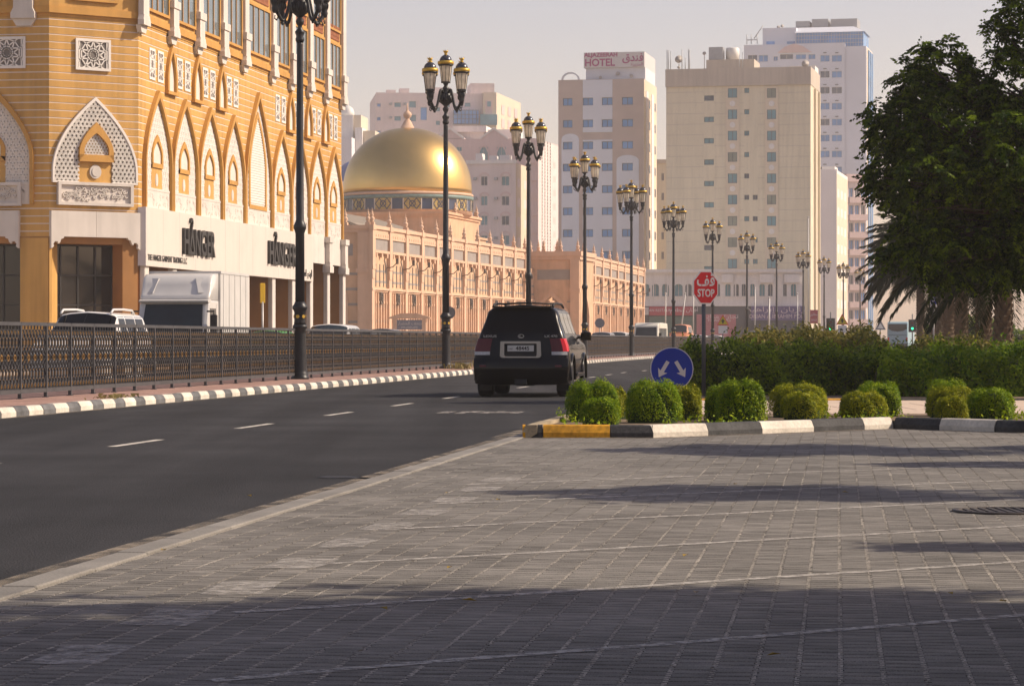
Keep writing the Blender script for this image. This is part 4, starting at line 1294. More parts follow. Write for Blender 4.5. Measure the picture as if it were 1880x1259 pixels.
for k in range(NP):
    a = 2*math.pi*(k+.5)/NP
    wd = 2*math.pi*dr/NP*.5
    M = T(dr*.985*math.cos(a), dr*.985*math.sin(a), 0) @ RZ(a + math.pi/2)
    if k % 2 == 0:
        b = MB(); b.box(-wd*.72, wd*.72, -.06, .1, zb+.05, z1-.45); b.build('drum_window', m_bluewin, drum, M)
        b = MB(); b.box(-wd*.86, -wd*.72, -.14, .1, zb+.05, z1-.45); b.box(wd*.72, wd*.86, -.14, .1, zb+.05, z1-.45); b.build('window_jamb', m_roofpale, drum, M)
    else:
        b = MB(); b.box(-wd*1.1, wd*1.1, -.05, .1, zb+.05, z1-.45); p = b.build('mosaic_panel', m_goldtile, drum, M)
        b = MB(); W_ = wd*1.1; h0, h1 = zb+.05, z1-.45
        for i in range(-2, 3):
            b.strip((max(-W_, -W_+i*W_), h0), (min(W_, i*W_+W_), h1), .09, -.08, -.05) if 0 else None
        for s in (-1, 1):
            for o_ in (-W_, 0, W_):
                x0, x1 = o_ - s*W_*.5, o_ + s*W_*.5
                if max(abs(x0), abs(x1)) <= W_*1.01: b.strip((x0, h0), (x1, h1), .10, -.08, -.05)
            b.strip((-W_, (h0+h1)/2), (-W_*.5, h1 if s > 0 else h0), .10, -.08, -.05); b.strip((W_, (h0+h1)/2), (W_*.5, h1 if s > 0 else h0), .10, -.08, -.05)
        b.ring([(.36*math.cos(t*math.pi/6), (h0+h1)/2+.36*math.sin(t*math.pi/6)) for t in range(13)], [(.26*math.cos(t*math.pi/6), (h0+h1)/2+.26*math.sin(t*math.pi/6)) for t in range(13)], -.09, -.05)
        b.build('mosaic_lines', m_navy, p)
zt = pz(235, 290)
prof = [(dr*1.0, z1-.03), (dr*1.015, z1+.12), (dr*1.0, z1+.26), (dr*.985, z1+.30)]
b = MB(); b.lathe(prof, 64); b.build('dome_rim', m_stone_trim, mus, dp)
hd = zt - z1 - .3
pr = []
for i in range(25):
    t = i/24*math.pi/2
    pr.append((dr*(math.cos(t)**.93)*(.985 + .022*math.sin(2*t)), z1 + .3 + hd*math.sin(t)))
pr[-1] = (0.0, pr[-1][1])
b = MB(); b.lathe(pr, 72); b.build('dome', m_gold, mus, dp)
b = MB(); b.lathe([(1.0, zt-.25), (1.0, zt-.12), (.75, zt-.05), (.35, zt+.75), (.22, zt+.9), (.22, zt+1.0), (.42, zt+1.2), (.46, zt+1.42), (.38, zt+1.62), (.16, zt+1.78), (.10, zt+1.95), (.05, zt+2.6)], 20); b.build('dome_finial', m_stone_trim, mus, dp)

# gatehouse and the second range of bays
Gx0, Gx1, GY = px(972, 299), px(1062, 299), 299.0
gd = mu_d
G0 = Vector((Gx0, GY, 0)) - MA
gate = T(*G0) @ RZ(mu_a - math.pi/2)             # local x across the front, -y toward the camera
gw = (Gx1 - Gx0)/math.cos(mu_a - math.pi/2)
HG = pz(462, 299)
def portal(M, w, h, aw, a0, zs, zt_, th, nm='gate_wall'):
    b = MB(); n = 14
    c = a0 + aw/2
    b.box(0, a0, 0, th, 0, h); b.box(a0+aw, w, 0, th, 0, h)
    ap = arch(aw, 0, zs, zt_, n)
    top = [(c+x, z) for x, z in ap[1:-1]]
    for i in range(len(top)-1):
        (x0, z0), (x1, z1_) = top[i], top[i+1]
        if x1 - x0 < 1e-4: continue
        b.add([(x0, 0, z0), (x1, 0, z1_), (x1, 0, h), (x0, 0, h), (x0, th, z0), (x1, th, z1_), (x1, th, h), (x0, th, h)],
              [(0, 1, 2, 3), (7, 6, 5, 4), (0, 4, 5, 1), (3, 2, 6, 7)])
    o = b.build(nm, m_stone, mus, M)
    b = MB(); b.ring([(c+x, z) for x, z in arch(aw+.7, 0, zs, zt_+.5, n)], [(c+x, z) for x, z in ap], -.12, .0); b.build('arch_trim', m_stone_trim, o)
    return o
GD = 9.0
g1 = portal(gate, gw, HG-.9, 3.5, .7, 3.6, 6.0, 1.0)
for z in (1.3, 2.7, 4.0, 5.3): 
    b = MB(); b.box(0, .7, -.012, 0, z, z+.17); b.box(4.2, gw, -.012, 0, z, z+.17); b.build('stone_band', m_stone_grey, g1)
b = MB(); b.box(.9, gw-1.0, -.05, 0, HG-3.1, HG-2.0); b.build('band_panel', m_stone_grey, g1)
b = MB(); b.box(gw-.9, gw+.1, -.3, 0, 0, HG-.9); b.box(gw-1.0, gw+.2, -.4, 0, 6.4, 6.8); b.build('end_pilaster', m_stone_trim, g1)
g2 = portal(gate @ T(gw, 0, 0) @ RZ(math.pi/2), GD, HG-.9, 3.6, 2.2, 3.6, 6.0, 1.0)
b = MB(); b.box(-.2, gw+.2, -.2, GD, HG-.9, HG-.5); b.box(-.35, gw+.35, -.35, GD, HG-.5, HG); b.build('gate_roof', m_stone_trim, mus, gate)
for u, v in ((.1, 0), (1.6, 0), (3.2, 0), (gw-2.0, 0), (gw-.1, 0), (gw, 3), (.4, 3), (2.4, 3.4)):
    O('finial', finm, mus, gate @ T(u, v, HG))
S0 = Vector((px(1073, 310), 310, 0)) - MA
S1 = Vector((px(1180, 371), 371, 0)) - MA
sd = (S1-S0); SL = sd.length
SF = T(*S0) @ RZ(math.atan2(sd.y, sd.x))
b = MB(); b.box(0, SL, 0, 18, 0, HM-.6); b.build('wall', m_stone, mus, SF)
b = MB(); b.box(-.1, SL+.15, -.15, 18, HM-.6, HM-.3); b.box(-.1, SL+.3, -.3, 18, HM-.3, HM); b.build('cornice', m_stone_trim, mus, SF)
bays(mus, SF, 8, SL/8)
# back wall seen through the gate
b = MB(); b.box(MLEN, MLEN+17, 0, .5, 0, 9); b.build('court_wall', m_stone, mus, MF)
DW = bay_meshes(5.6)
for i in range(3):
    for k_ in range(-2, 3): O('rib', DW['rib'], mus, MF @ T(MLEN+3.0+i*5.6+k_*.9, 0, 0))
    for k in ('string', 'medallion', 'stripe'): O({'string': 'string_course', 'medallion': 'medallion', 'stripe': 'stone_band'}[k], DW[k], mus, MF @ T(MLEN+.2+i*5.6, 0, 0))

# museum name board on the verge
m_board = mat('grey_blue_board', (0.20, 0.21, 0.26), rough=0.5, var=0.08)
m_boardtxt = mat('pale_lettering', (0.55, 0.52, 0.50), rough=0.6, var=0)
nbY = 205.0
nb = thing('name_board', 'stone-framed grey name board standing before the museum', 'sign', (px(752, nbY), nbY, 0), rad(-4))
b = MB(); b.box(-1.1, 1.1, -.1, .15, pz(607, nbY)-.9, pz(607, nbY)); b.box(-1.35, 1.35, -.16, .22, 0, .35); b.build('plinth', m_stone_trim, nb)
b = MB(); b.box(-.95, .95, -.13, .12, pz(605, nbY), pz(587, nbY)); b.build('board', m_board, nb)
b = MB(); b.box(-1.25, -.95, -.18, .2, .35, pz(585, nbY)); b.box(.95, 1.25, -.18, .2, .35, pz(585, nbY)); b.build('side_post', m_stone_trim, nb)
b = MB(); b.prism([(-1.6, pz(585, nbY)), (1.6, pz(585, nbY)), (1.5, pz(582, nbY)), (.6, pz(575, nbY)), (-.6, pz(575, nbY)), (-1.5, pz(582, nbY))], -.25, .25); b.build('capping', m_stone_trim, nb)
O('lettering', text_mesh('\ufe93\ufead\ufe8e\ufec0\ufea4\ufedf\ufe8d \ufed2\ufea4\ufe98\ufee3', .34, m_boardtxt, .006, 1, 'CENTER'), nb, T(0, -.14, pz(596, nbY)))
O('lettering', text_mesh('MUSEUM', .24, m_boardtxt, .006, 1.3, 'CENTER'), nb, T(0, -.14, pz(603, nbY)))
# ------------------------------------------------------------------ far blocks
def isect_px(col, P, A):        # distance along a front (start P, heading A) where a picture column falls
    s = (col-940)/5000.0; d = (math.cos(A), math.sin(A))
    return (s*P[1] - P[0])/(d[0] - s*d[1])
class Block:
    """a building whose front starts at picture column c0, depth Y, heading A; fronts are walls with real openings"""
    def __init__(s, name, label, c0, Y, A=0.0, base=0.0, cat='building'):
        s.P = (px(c0, Y), Y); s.A = A
        s.root = thing(name, label, cat, (s.P[0], s.P[1], base), A)
        s.base = base
    def u(s, col): return isect_px(col, s.P, s.A)
    def depth(s, u): return s.P[1] + u*math.sin(s.A)
    def z(s, row, u=0.0): return pz(row, s.depth(u)) - s.base
    def rect(s, c0, r0, c1, r1):
        u0, u1 = s.u(c0), s.u(c1); um = getattr(s, 'zref', (u0+u1)/2)
        return (u0, s.z(r1, um), u1, s.z(r0, um))
    def wall(s, c0, c1, top, wins, m, glass, frame, bottom=None, y=0.0, depth=.22, mull=1, nm='wall', framew=.07, arched=False):
        """wins: picture rectangles"""
        u0, u1 = s.u(c0), s.u(c1)
        z0 = 0.0 if bottom is None else s.z(bottom, (u0+u1)/2); z1 = s.z(top, (u0+u1)/2)
        rs = [s.rect(*w) for w in wins]
        rs = [(max(a, u0+.05), max(b_, z0+.05), min(c, u1-.05), min(d, z1-.05)) for a, b_, c, d in rs]
        return s.wall_uz(u0, u1, z0, z1, rs, m, glass, frame, y, depth, mull, nm, framew)
    def wall_uz(s, u0, u1, z0, z1, rs, m, glass, frame, y=0.0, depth=.22, mull=1, nm='wall', framew=.07, M=None):
        us = sorted(set([u0, u1] + [r[0] for r in rs] + [r[2] for r in rs]))
        zs = sorted(set([z0, z1] + [r[1] for r in rs] + [r[3] for r in rs]))
        b = MB()
        for i in range(len(us)-1):
            cu = (us[i]+us[i+1])/2; run = None
            for j in range(len(zs)-1):
                cz = (zs[j]+zs[j+1])/2
                hole = any(r[0] < cu < r[2] and r[1] < cz < r[3] for r in rs)
                if not hole:
                    if run is None: run = zs[j]
                if hole or j == len(zs)-2:
                    if run is not None:
                        e = zs[j] if hole else zs[j+1]
                        b.quad((us[i], y, run), (us[i+1], y, run), (us[i+1], y, e), (us[i], y, e)); run = None
        for r in rs:
            a, c, d, e = r
            b.quad((a, y, c), (a, y+depth, c), (a, y+depth, e), (a, y, e)); b.quad((d, y, c), (d, y, e), (d, y+depth, e), (d, y+depth, c))
            b.quad((a, y, e), (a, y+depth, e), (d, y+depth, e), (d, y, e)); b.quad((a, y, c), (d, y, c), (d, y+depth, c), (a, y+depth, c))
        w = b.build(nm, m, s.root, M)
        for r in rs:
            a, c, d, e = r
            q = MB(); q.quad((a, y+depth-.01, c), (d, y+depth-.01, c), (d, y+depth-.01, e), (a, y+depth-.01, e)); p = q.build('window', glass if not isinstance(glass, list) else R.choice(glass), s.root, M)
            q = MB(); f = framew
            q.box(a, a+f, y+depth-.1, y+depth-.015, c, e); q.box(d-f, d, y+depth-.1, y+depth-.015, c, e); q.box(a+f, d-f, y+depth-.1, y+depth-.015, c, c+f); q.box(a+f, d-f, y+depth-.1, y+depth-.015, e-f, e)
            for k in range(1, mull+1):
                x = a + (d-a)*k/(mull+1); q.box(x-f/2, x+f/2, y+depth-.1, y+depth-.015, c+f, e-f)
            q.build('frame', frame, p)
        return w
    def body(s, c0, c1, top, back, m, bottom=None, inset=.3, nm='core', right_m=None):
        """solid mass behind a front wall"""
        u0, u1 = s.u(c0), s.u(c1); z1 = s.z(top, (u0+u1)/2); z0 = 0 if bottom is None else s.z(bottom, (u0+u1)/2)
        b = MB(); b.box(u0+.003, u1-.003, inset, back, z0, z1-.003); return b.build(nm, m, s.root)
    def box(s, nm, c0, c1, r0, r1, y0, y1, m, parent=None):
        u0, u1 = s.u(c0), s.u(c1); um = (u0+u1)/2
        b = MB(); b.box(u0, u1, y0, y1, s.z(r1, um), s.z(r0, um)); return b.build(nm, m, parent or s.root)

m_hbrown = mat('hotel_brown_cladding', (0.50, 0.40, 0.345), rough=0.6, var=0.08, scale=0.4)
m_hwhite = mat('hotel_pale_cladding', (0.66, 0.68, 0.73), rough=0.6, var=0.05, scale=0.4)
m_beige = mat('beige_render', (0.72, 0.64, 0.475), rough=0.85, var=0.05, scale=0.2, streak=0.10)
m_beige_d = mat('beige_parapet', (0.52, 0.45, 0.37), rough=0.85, var=0.06, scale=0.2, streak=0.12)
m_cream = mat('cream_render', (0.68, 0.58, 0.44), rough=0.85, var=0.05, scale=0.3)
m_lilac = mat('tower_pale_render', (0.76, 0.73, 0.74), rough=0.85, var=0.05, scale=0.2)
m_towerblue = mat('tower_blue_grey', (0.66, 0.69, 0.76), rough=0.85, var=0.05, scale=0.2)
m_pinkish = mat('pink_render', (0.68, 0.52, 0.49), rough=0.85, var=0.06, scale=0.2, streak=0.08)
m_palepink = mat('pale_pink_render', (0.74, 0.63, 0.60), rough=0.85, var=0.06, scale=0.2, streak=0.08)
m_offwhite = mat('off_white_render', (0.78, 0.74, 0.70), rough=0.85, var=0.06, scale=0.2, streak=0.10)
m_winblue = mat('blue_far_glass', (0.10, 0.28, 0.58), rough=0.2, metal=0.0, var=0.25, scale=0.3, spec=0.6)
m_winteal = mat('teal_far_glass', (0.11, 0.28, 0.34), rough=0.2, metal=0.0, var=0.25, scale=0.3, spec=0.6)
m_windark = mat('dark_far_glass', (0.05, 0.07, 0.11), rough=0.12, metal=0.2, var=0.25, scale=0.3, spec=0.6)
m_curtain = mat('curtained_glass', (0.24, 0.27, 0.22), rough=0.2, var=0.2, scale=0.6)
m_framew = mat('pale_frame', (0.50, 0.47, 0.43), rough=0.6, var=0.05)
m_framed = mat('dark_frame', (0.10, 0.12, 0.13), rough=0.6, var=0.05)
m_steel = mat('galvanised', (0.36, 0.37, 0.38), rough=0.5, metal=0.4, var=0.1)
m_tank = mat('white_tank', (0.70, 0.68, 0.64), rough=0.5, var=0.05)
m_dish = mat('dish_grey', (0.42, 0.38, 0.34), rough=0.6, var=0.05)
m_magenta = mat('magenta_letters', (0.36, 0.03, 0.16), rough=0.5, var=0.05)
m_signwhite = mat('sign_white', (0.60, 0.57, 0.56), rough=0.5, var=0.03)

# ---- hotel
Hq = Block('hotel', 'tall hotel with blue windows and a red-lettered roof sign', 1025, 440, rad(-11))
Hq.zref = Hq.u(1098)
wc = [(1033.5, 1051), (1070, 1089), (1105, 1124.5), (1142, 1162)]
rows = [179.6 + 40.25*k for k in range(8)]
Hq.body(1025, 1182, 146, 14.5, m_hbrown, nm='core')
z_ = lambda r: r
# brown cladding, with the pale bays standing 6 cm proud
def in_bay(c, r):
    m = (c[0]+c[1])/2
    if 1069 < m < 1126: return r < 240 or r > 256
    if m < 1060: return r > 250
    return r > 285
Hq.wall(1025, 1182, 146, [(c[0], r, c[1], r+14) for c in wc for r in rows], m_hbrown, m_winblue, m_framed, mull=1)
def bay(c0, c1, r0, r1, wins, dome=False):
    Hq.wall(c0, c1, r0, wins, m_hwhite, m_winblue, m_framed, bottom=r1, y=-.08, depth=.075, mull=1, nm='pale_bay') if 0 else None
    u0, u1 = Hq.u(c0), Hq.u(c1); um = (u0+u1)/2
    zt_, zb_ = Hq.z(r0, um), (0 if r1 is None else Hq.z(r1, um))
    cs = sorted([Hq.rect(*w) for w in wins], key=lambda r: r[1])
    q = MB(); z = zb_
    xs = sorted(set((round(r[0], 3), round(r[2], 3)) for r in cs))
    zr = sorted(set((round(r[1], 3), round(r[3], 3)) for r in cs))
    for a, c in zr:
        if c < zb_ or a > zt_: continue
        q.box(u0, u1, -.09, -.005, z, a)
        x = u0
        for e, f in xs:
            if e > x: q.box(x, e, -.09, -.005, a, c)
            x = f
        if x < u1: q.box(x, u1, -.09, -.005, a, c)
        z = c
    q.box(u0, u1, -.09, -.005, z, zt_)
    if dome:
        n = 12; h = .9
        pl = [(um + (u1-u0)/2*math.cos(math.pi*k/n), zt_ + h*math.sin(math.pi*k/n)) for k in range(n+1)]
        q.prism(pl, -.09, -.005)
    q.build('pale_bay', m_hwhite, Hq.root)
W = lambda cols, rr: [(c[0], r, c[1], r+14) for c in cols for r in rr]
bay(1070.0, 1124.5, 147, 243, W([wc[1], wc[2]], rows[:2]))
bay(1070.0, 1124.5, 257, None, W([wc[1], wc[2]], rows[2:]))
bay(1031, 1063, 256, None, W([wc[0]], rows[2:]), True)
bay(1132, 1173, 295, None, W([wc[3]], rows[3:]), True)
# cladding joints
for r in range(160, 480, 14):
    if any(abs(r+2-(q+7)) < 9 for q in rows): continue
    o = Hq.box('cladding_joint', 1025.3, 1181.7, r, r+.5, -.012, -.001, m_beige_d)
uH = Hq.u(1182)
# lit right flank with a shallow recess
b = MB(); b.box(uH-.002, uH+.05, 0, 14.5, 0, Hq.z(146, uH)); b.build('flank', m_cream, Hq.root)
for y0 in (2, 8.2):
    b = MB(); b.box(uH+.05, uH+.14, y0, y0+2.5, 4, Hq.z(165, uH)); b.build('flank_panel', m_lilac, Hq.root)
for y0 in (5.6, 12.0):
    for r in rows:
        z0 = Hq.z(r+14, uH); b = MB(); b.box(uH+.05, uH+.10, y0, y0+1.2, z0, z0+1.3); b.build('window', m_windark, Hq.root)
Hq.box('roof_house', 1073, 1182, 123, 146.2, 1.5, 13, m_hwhite)
sb = Hq.box('sign_box', 1070, 1181.5, 95, 123, 1.0, 13.5, m_signwhite)
u0 = Hq.u(1070)
def on_sign(txt, col, row, size, sx, al='LEFT', bold=0.0):
    u = Hq.u(col)
    O('lettering', text_mesh(txt, size, m_magenta, .02, sx, al, bold), sb, T(u, .97, Hq.z(row, u)))
on_sign('ALJAZEERAH', 1071, 104, .95, 1.0, bold=.03)
on_sign('HOTEL', 1071.5, 121, 1.65, .95, bold=.04)
on_sign('\ufed5\ufeaa\ufee8\ufed3', 1180, 111, 1.75, .95, 'RIGHT', .03)
on_sign('\ufe93\ufeae\ufef3\ufeb0\ufea0\ufedf\ufe8d', 1179.5, 119.5, .7, 1.1, 'RIGHT', .0)
q = MB(); cu = Hq.u(1047); zz = Hq.z(147, cu); rr = (Hq.u(1064)-Hq.u(1031))/2
q.ring([(cu+rr*math.cos(math.pi*k/14), zz+rr*.85*math.sin(math.pi*k/14)) for k in range(15)], [(cu+rr*.84*math.cos(math.pi*k/14), zz+rr*.70*math.sin(math.pi*k/14)) for k in range(15)], -.05, .5); q.build('roof_hoop', m_hwhite, Hq.root)
for c, r, rd in ((1100, 141, 3), (1132, 134, 4), (1157, 138, 3.5)):
    u = Hq.u(c); q = MB(); q.M = T(u, 1.2, Hq.z(r, u)) @ Matrix.Rotation(rad(70), 4, 'X'); q.lathe([(0, .1), (.6*rd/8, .07), (rd*.088, 0)], 12); q.build('satellite_dish', m_dish, Hq.root)

# ---- beige block
E = Block('beige_block', 'broad beige apartment block with two columns of teal stair windows', 1223, 430, rad(-12))
cA = [(1292.8, 175.7+39.15*k, 1310.6, 185.4+39.15*k) for k in range(9)]
cB = [(1336.5, 162.5+39.1*k, 1353.5, 180+39.1*k) for k in range(9)]
cC = [(1366.5, 162+39.2*k, 1375.4, 171+39.2*k) for k in range(9)] + [(1382, 162+39.2*k, 1391, 171+39.2*k) for k in range(5, 9)]
cD = [(1408.4, 162.5+39.1*k, 1425, 180+39.1*k) for k in range(9)]
E.body(1223, 1488, 127, 14, m_beige)
E.wall(1223, 1488, 158, cA + cC, m_beige, [m_winteal, m_winteal, m_windark], m_framed, mull=1)
for cols in (cB, cD):
    c0, c1 = cols[0][0]-4, cols[0][2]+4
    E.wall(c0, c1, 158.5, cols, m_cream, [m_winteal, m_winteal, m_winteal, m_curtain], m_framed, y=-.10, depth=.099, mull=1, nm='window_strip')
    for k in range(8):
        r = 180+39.1*k
        uu = E.u((cols[0][0]+cols[0][2])/2); zz = E.z(r+10.5, uu)
        b = MB(); b.prism([(uu+.45*math.cos(t*math.pi/8), zz+.45*math.sin(t*math.pi/8)) for t in range(16)], -.17, -.10); b.build('medallion', m_offwhite, E.root)
E.box('parapet', 1222, 1489, 125.5, 158, -.35, 14.3, m_beige_d)
for k in range(17):
    r = 170 + 19.55*k
    segs = [(1223.3, 1292), (1311.2, 1332), (1357.8, 1366), (1391.6, 1404), (1429.2, 1487.8)]
    for a, c in segs: E.box('render_groove', a, c, r-.35, r+.35, -.015, -.001, m_beige_d)
uE = E.u(1488)
E.wall_uz(0, 14, 0, E.z(158, uE), [(1.5+6.3*j, E.z(162+39.1*k+18, uE), 4.6+6.3*j, E.z(162+39.1*k, uE)) for k in range(9) for j in range(2)], m_cream, m_winteal, m_framed, 0, .25, 1, 'flank', .07, T(uE+.01, 0, 0) @ RZ(math.pi/2))
for j in range(2):
    b = MB(); b.box(uE+.02, uE+.4, 5.2+6.3*j, 5.7+6.3*j, 0, E.z(158, uE)); b.build('flank_pier', m_beige, E.root)
E.box('stair_house', 1287, 1376, 102.5, 126, 6, 13.5, m_beige_d)
E.box('water_tank', 1291, 1317, 79, 102.3, 6.4, 9, m_steel)
b = MB(); b.lathe([(0, 0), (1.1, 0), (1.1, 1.9), (.9, 2.05), (0, 2.1)], 18); b.build('water_tank', m_tank, E.root, T(E.u(1333), 8, E.z(102.5, E.u(1333))))
E.box('roof_house', 1440, 1487, 112, 126, 8, 13.5, m_offwhite)
def dish(blk, c, r, rp, y=2.0, rz=0, foot=126):
    u = blk.u(c); rr_ = rp*blk.P[1]/5000
    q = MB(); q.M = T(u, y, blk.z(r, u)) @ RZ(rz) @ Matrix.Rotation(rad(72), 4, 'X'); q.lathe([(0, -.12*rr_*2), (rr_*.5, -.08*rr_*2), (rr_*.85, -.02), (rr_, 0.04)], 16); q.M = None
    q.tube([(u, y+.1, blk.z(r, u)), (u, y+.25, blk.z(foot, u)-.2)], .06, 5)
    q.build('satellite_dish', m_dish, blk.root)
dish(E, 1243, 107, 7.5); dish(E, 1243, 122, 3); dish(E, 1283, 91, 3.5, 6.2); dish(E, 1475, 114, 7, 3)
for c, r in ((1222.5, 90), (1225, 91), (1229, 93), (1250, 90), (1256, 105), (1262, 89), (1264, 91)):
    u = E.u(c); b = MB(); b.tube([(u, 1.2, E.z(127, u)), (u, 1.2, E.z(r, u))], .07, 5); b.build('aerial_pole', m_steel, E.root)
for c, r0, r1 in ((1350, 95, 125), (1356, 90, 126)):
    u = E.u(c); b = MB(); b.tube([(u, 5, E.z(r1, u)), (u, 5, E.z(r0, u))], .06, 5); b.build('aerial_pole', m_steel, E.root)

# ---- tall tower behind
G = Block('glass_crowned_tower', 'hazy tall tower with a blue glass crown, behind the beige block', 1300, 640, rad(-13))
G.body(1366, 1551, 82, 30, m_towerblue)
tw = [(1506, 101.5+29.25*k, 1523, 113.7+29.25*k) for k in range(14)] + [(1527, 101.5+29.25*k, 1545.7, 113.7+29.25*k) for k in range(14)]
tw += [(1373, 101.5, 1390, 113.7), (1393, 101.5, 1410, 113.7), (1420, 104, 1428, 112), (1432, 100, 1456, 109), (1461, 100, 1480, 109), (1484, 100, 1497, 109)]
G.wall(1366, 1551, 81, tw, m_towerblue, [m_winblue, m_winblue, m_windark], m_framew, mull=1)
for w in tw[:28]:
    G.box('vent_hood', (w[0]+w[2])/2-3, (w[0]+w[2])/2+3, w[1]-5, w[1]-3.4, -.2, 0, m_framed)
uu = G.u(1458); zz = G.z(97, uu)
b = MB(); b.prism([(G.u(1428), zz), (G.u(1490), zz), (G.u(1475), zz+1.4), (uu, zz+2.1), (G.u(1441), zz+1.4)], -.25, 0); b.build('pediment', m_pinkish, G.root)
G.body(1551, 1590, 85, 15, m_towerblue)
G.wall(1551, 1590, 84, [(1553.5, 102+29.25*k, 1556.5, 110+29.25*k) for k in range(14)] + [(1558, 101+29.25*k, 1566, 109+29.25*k) for k in range(14)], m_towerblue, m_winblue, m_framew, mull=0, y=1.5)
gs = G.box('glass_strip', 1571, 1584, 101, 560, 1.2, 2.0, m_winblue)
for k in range(32): G.box('glazing_bar', 1571, 1584, 108+14.6*k, 108.7+14.6*k, 1.1, 1.25, m_framew, gs)
for c in (1577.5,): G.box('glazing_bar', c-.4, c+.4, 101, 560, 1.1, 1.2, m_framew, gs)
b = MB(); uG = G.u(1590); b.box(uG, uG+.1, 1.6, 15, 0, G.z(86, uG)); b.build('flank', m_cream, G.root)
for y0 in (3.5, 7.5, 11.5): b = MB(); b.box(uG+.1, uG+.4, y0, y0+2, 0, G.z(90, uG)); b.build('flank_panel', m_winblue, G.root)
cr = G.box('glass_crown', 1459, 1583, 56, 84, 2.5, 15, m_winblue)
for k in range(25): G.box('glazing_bar', 1459+5*k, 1459.5+5*k, 56, 84, 2.4, 2.55, m_framew, cr)
for r in (63, 70, 77): G.box('glazing_bar', 1459, 1583, r, r+.7, 2.38, 2.52, m_framew, cr)
u0, u1 = G.u(1457), G.u(1586); z0, z1_ = G.z(56, u1), G.z(43, u1)
b = MB(); b.add([(u0, 2, z0), (u1, 2, z0), (u1, 16, z0), (u0, 16, z0), (u0, 6, z1_), (u1-3, 6, z1_), (u1-3, 12, z1_), (u0, 12, z1_)], [(0, 1, 5, 4), (1, 2, 6, 5), (2, 3, 7, 6), (3, 0, 4, 7), (4, 5, 6, 7)]); b.build('hipped_roof', m_towerblue, G.root)
for a, c, r in ((1454, 1480, 33), (1484, 1514, 29), (1519, 1568, 28.5)): G.box('plant_box', a, c, r, 44, 7, 14, m_steel)
G.box('roof_house', 1397, 1459, 49, 82, 3, 20, m_towerblue)
for a, c in ((1404, 1419), (1442, 1457)): G.box('window', a, c, 74, 80, 2.9, 3.05, m_winblue)
b = MB()
for c in (1369, 1377, 1388): b.tube([(G.u(c), 2, G.z(82, 0)), (G.u(c), 2, G.z(64, 0))], .12, 4)
b.tube([(G.u(1369), 2, G.z(74, 0)), (G.u(1388), 2, G.z(74, 0))], .12, 4); b.tube([(G.u(1382), 2, G.z(72, 0)), (G.u(1399), 2, G.z(48, 0))], .14, 4)
b.build('roof_rig', m_steel, G.root)
for c, r in ((1424, 46), (1431, 44)): dish(G, c, r, 3, 5, 0, 50)

# ---- slabs right of the beige block
Hb = Block('grey_slab_block', 'plain grey-lilac slab block with lit balconies at its edge', 1503, 520, rad(-12))
Hb.body(1503, 1536, 312, 24, m_offwhite); Hb.wall(1503, 1536, 311, [], m_lilac, m_winblue, m_framew)
uB = Hb.u(1536)
Hb.wall_uz(0, 24, 0, Hb.z(318, uB), [(2+7.3*j, Hb.z(345+34*k+16, uB), 6+7.3*j, Hb.z(345+34*k, uB)) for k in range(8) for j in range(3)], m_cream, m_windark, m_framew, 0, .6, 1, 'flank', .08, T(uB+.01, 0, 0) @ RZ(math.pi/2))
Hb.box('roof_house', 1506, 1530, 304, 312, 3, 9, m_offwhite)
Hc = Block('pink_balcony_block', 'pink apartment block with stacked bay balconies under the tower', 1553, 560, rad(20))
Hc.body(1553, 1590, 330, 20, m_palepink, inset=.8)
Hc.wall(1553, 1590, 328, [(1559+11*j, 345+32*k, 1567+11*j, 362+32*k) for k in range(8) for j in range(3)], m_palepink, [m_windark, m_winblue], m_framew, mull=1, depth=.4)
for k in range(8):
    for j in range(3): Hc.box('balcony', 1557.5+11*j, 1568.5+11*j, 362+32*k, 373+32*k, -.8, 0, m_pinkish)
Hc.box('parapet', 1552, 1591, 320, 334, -.5, 1, m_pinkish)

# ---- small block between hotel and beige block
Ig = Block('sand_block', 'narrow sand-coloured block between the hotel and the beige block', 1196, 470, rad(-8))
Ig.body(1196, 1240, 300, 20, m_beige); Ig.wall(1196, 1240, 298, [(1214, 318+36*k, 1219, 332+36*k) for k in range(6)], m_beige, m_windark, m_framew)
Ig.box('parapet', 1195, 1241, 293, 300, -.3, .4, m_beige_d)

# ---- low white shopping parade
m_signred = mat('red_shop_sign', (0.40, 0.035, 0.06), rough=0.5, var=0.08)
m_signpurple = mat('purple_shop_sign', (0.10, 0.07, 0.20), rough=0.5, var=0.08)
m_signpink = mat('pink_shop_sign', (0.42, 0.13, 0.16), rough=0.5, var=0.08)
m_shopgreen = mat('green_shutter', (0.06, 0.12, 0.10), rough=0.6, var=0.15)
m_shopdark = mat('shaded_shopfront', (0.035, 0.04, 0.06), rough=0.2, var=0.3, scale=0.7)
m_txtpale = mat('pale_shop_letters', (0.62, 0.52, 0.55), rough=0.6, var=0)
Fb = Block('shopping_parade', 'low white shopping parade with arched windows and red and purple shop signs', 1176, 402, rad(-3))
zoomx = lambda x: 1180 + x/3.935
aw = [(zoomx(a), 521, zoomx(c), 544) for a, c in ((2, 48), (66, 118), (138, 190), (228, 290), (306, 356), (530, 560), (595, 636), (656, 696), (714, 746), (776, 810), (842, 884), (904, 940), (1014, 1042), (1070, 1110))]
Fb.body(1176, 1474, 497, 20, m_offwhite, inset=.5)
Fb.wall(1176, 1474, 496, aw, m_offwhite, [m_windark, m_winteal], m_framew, bottom=560, mull=1, depth=.4)
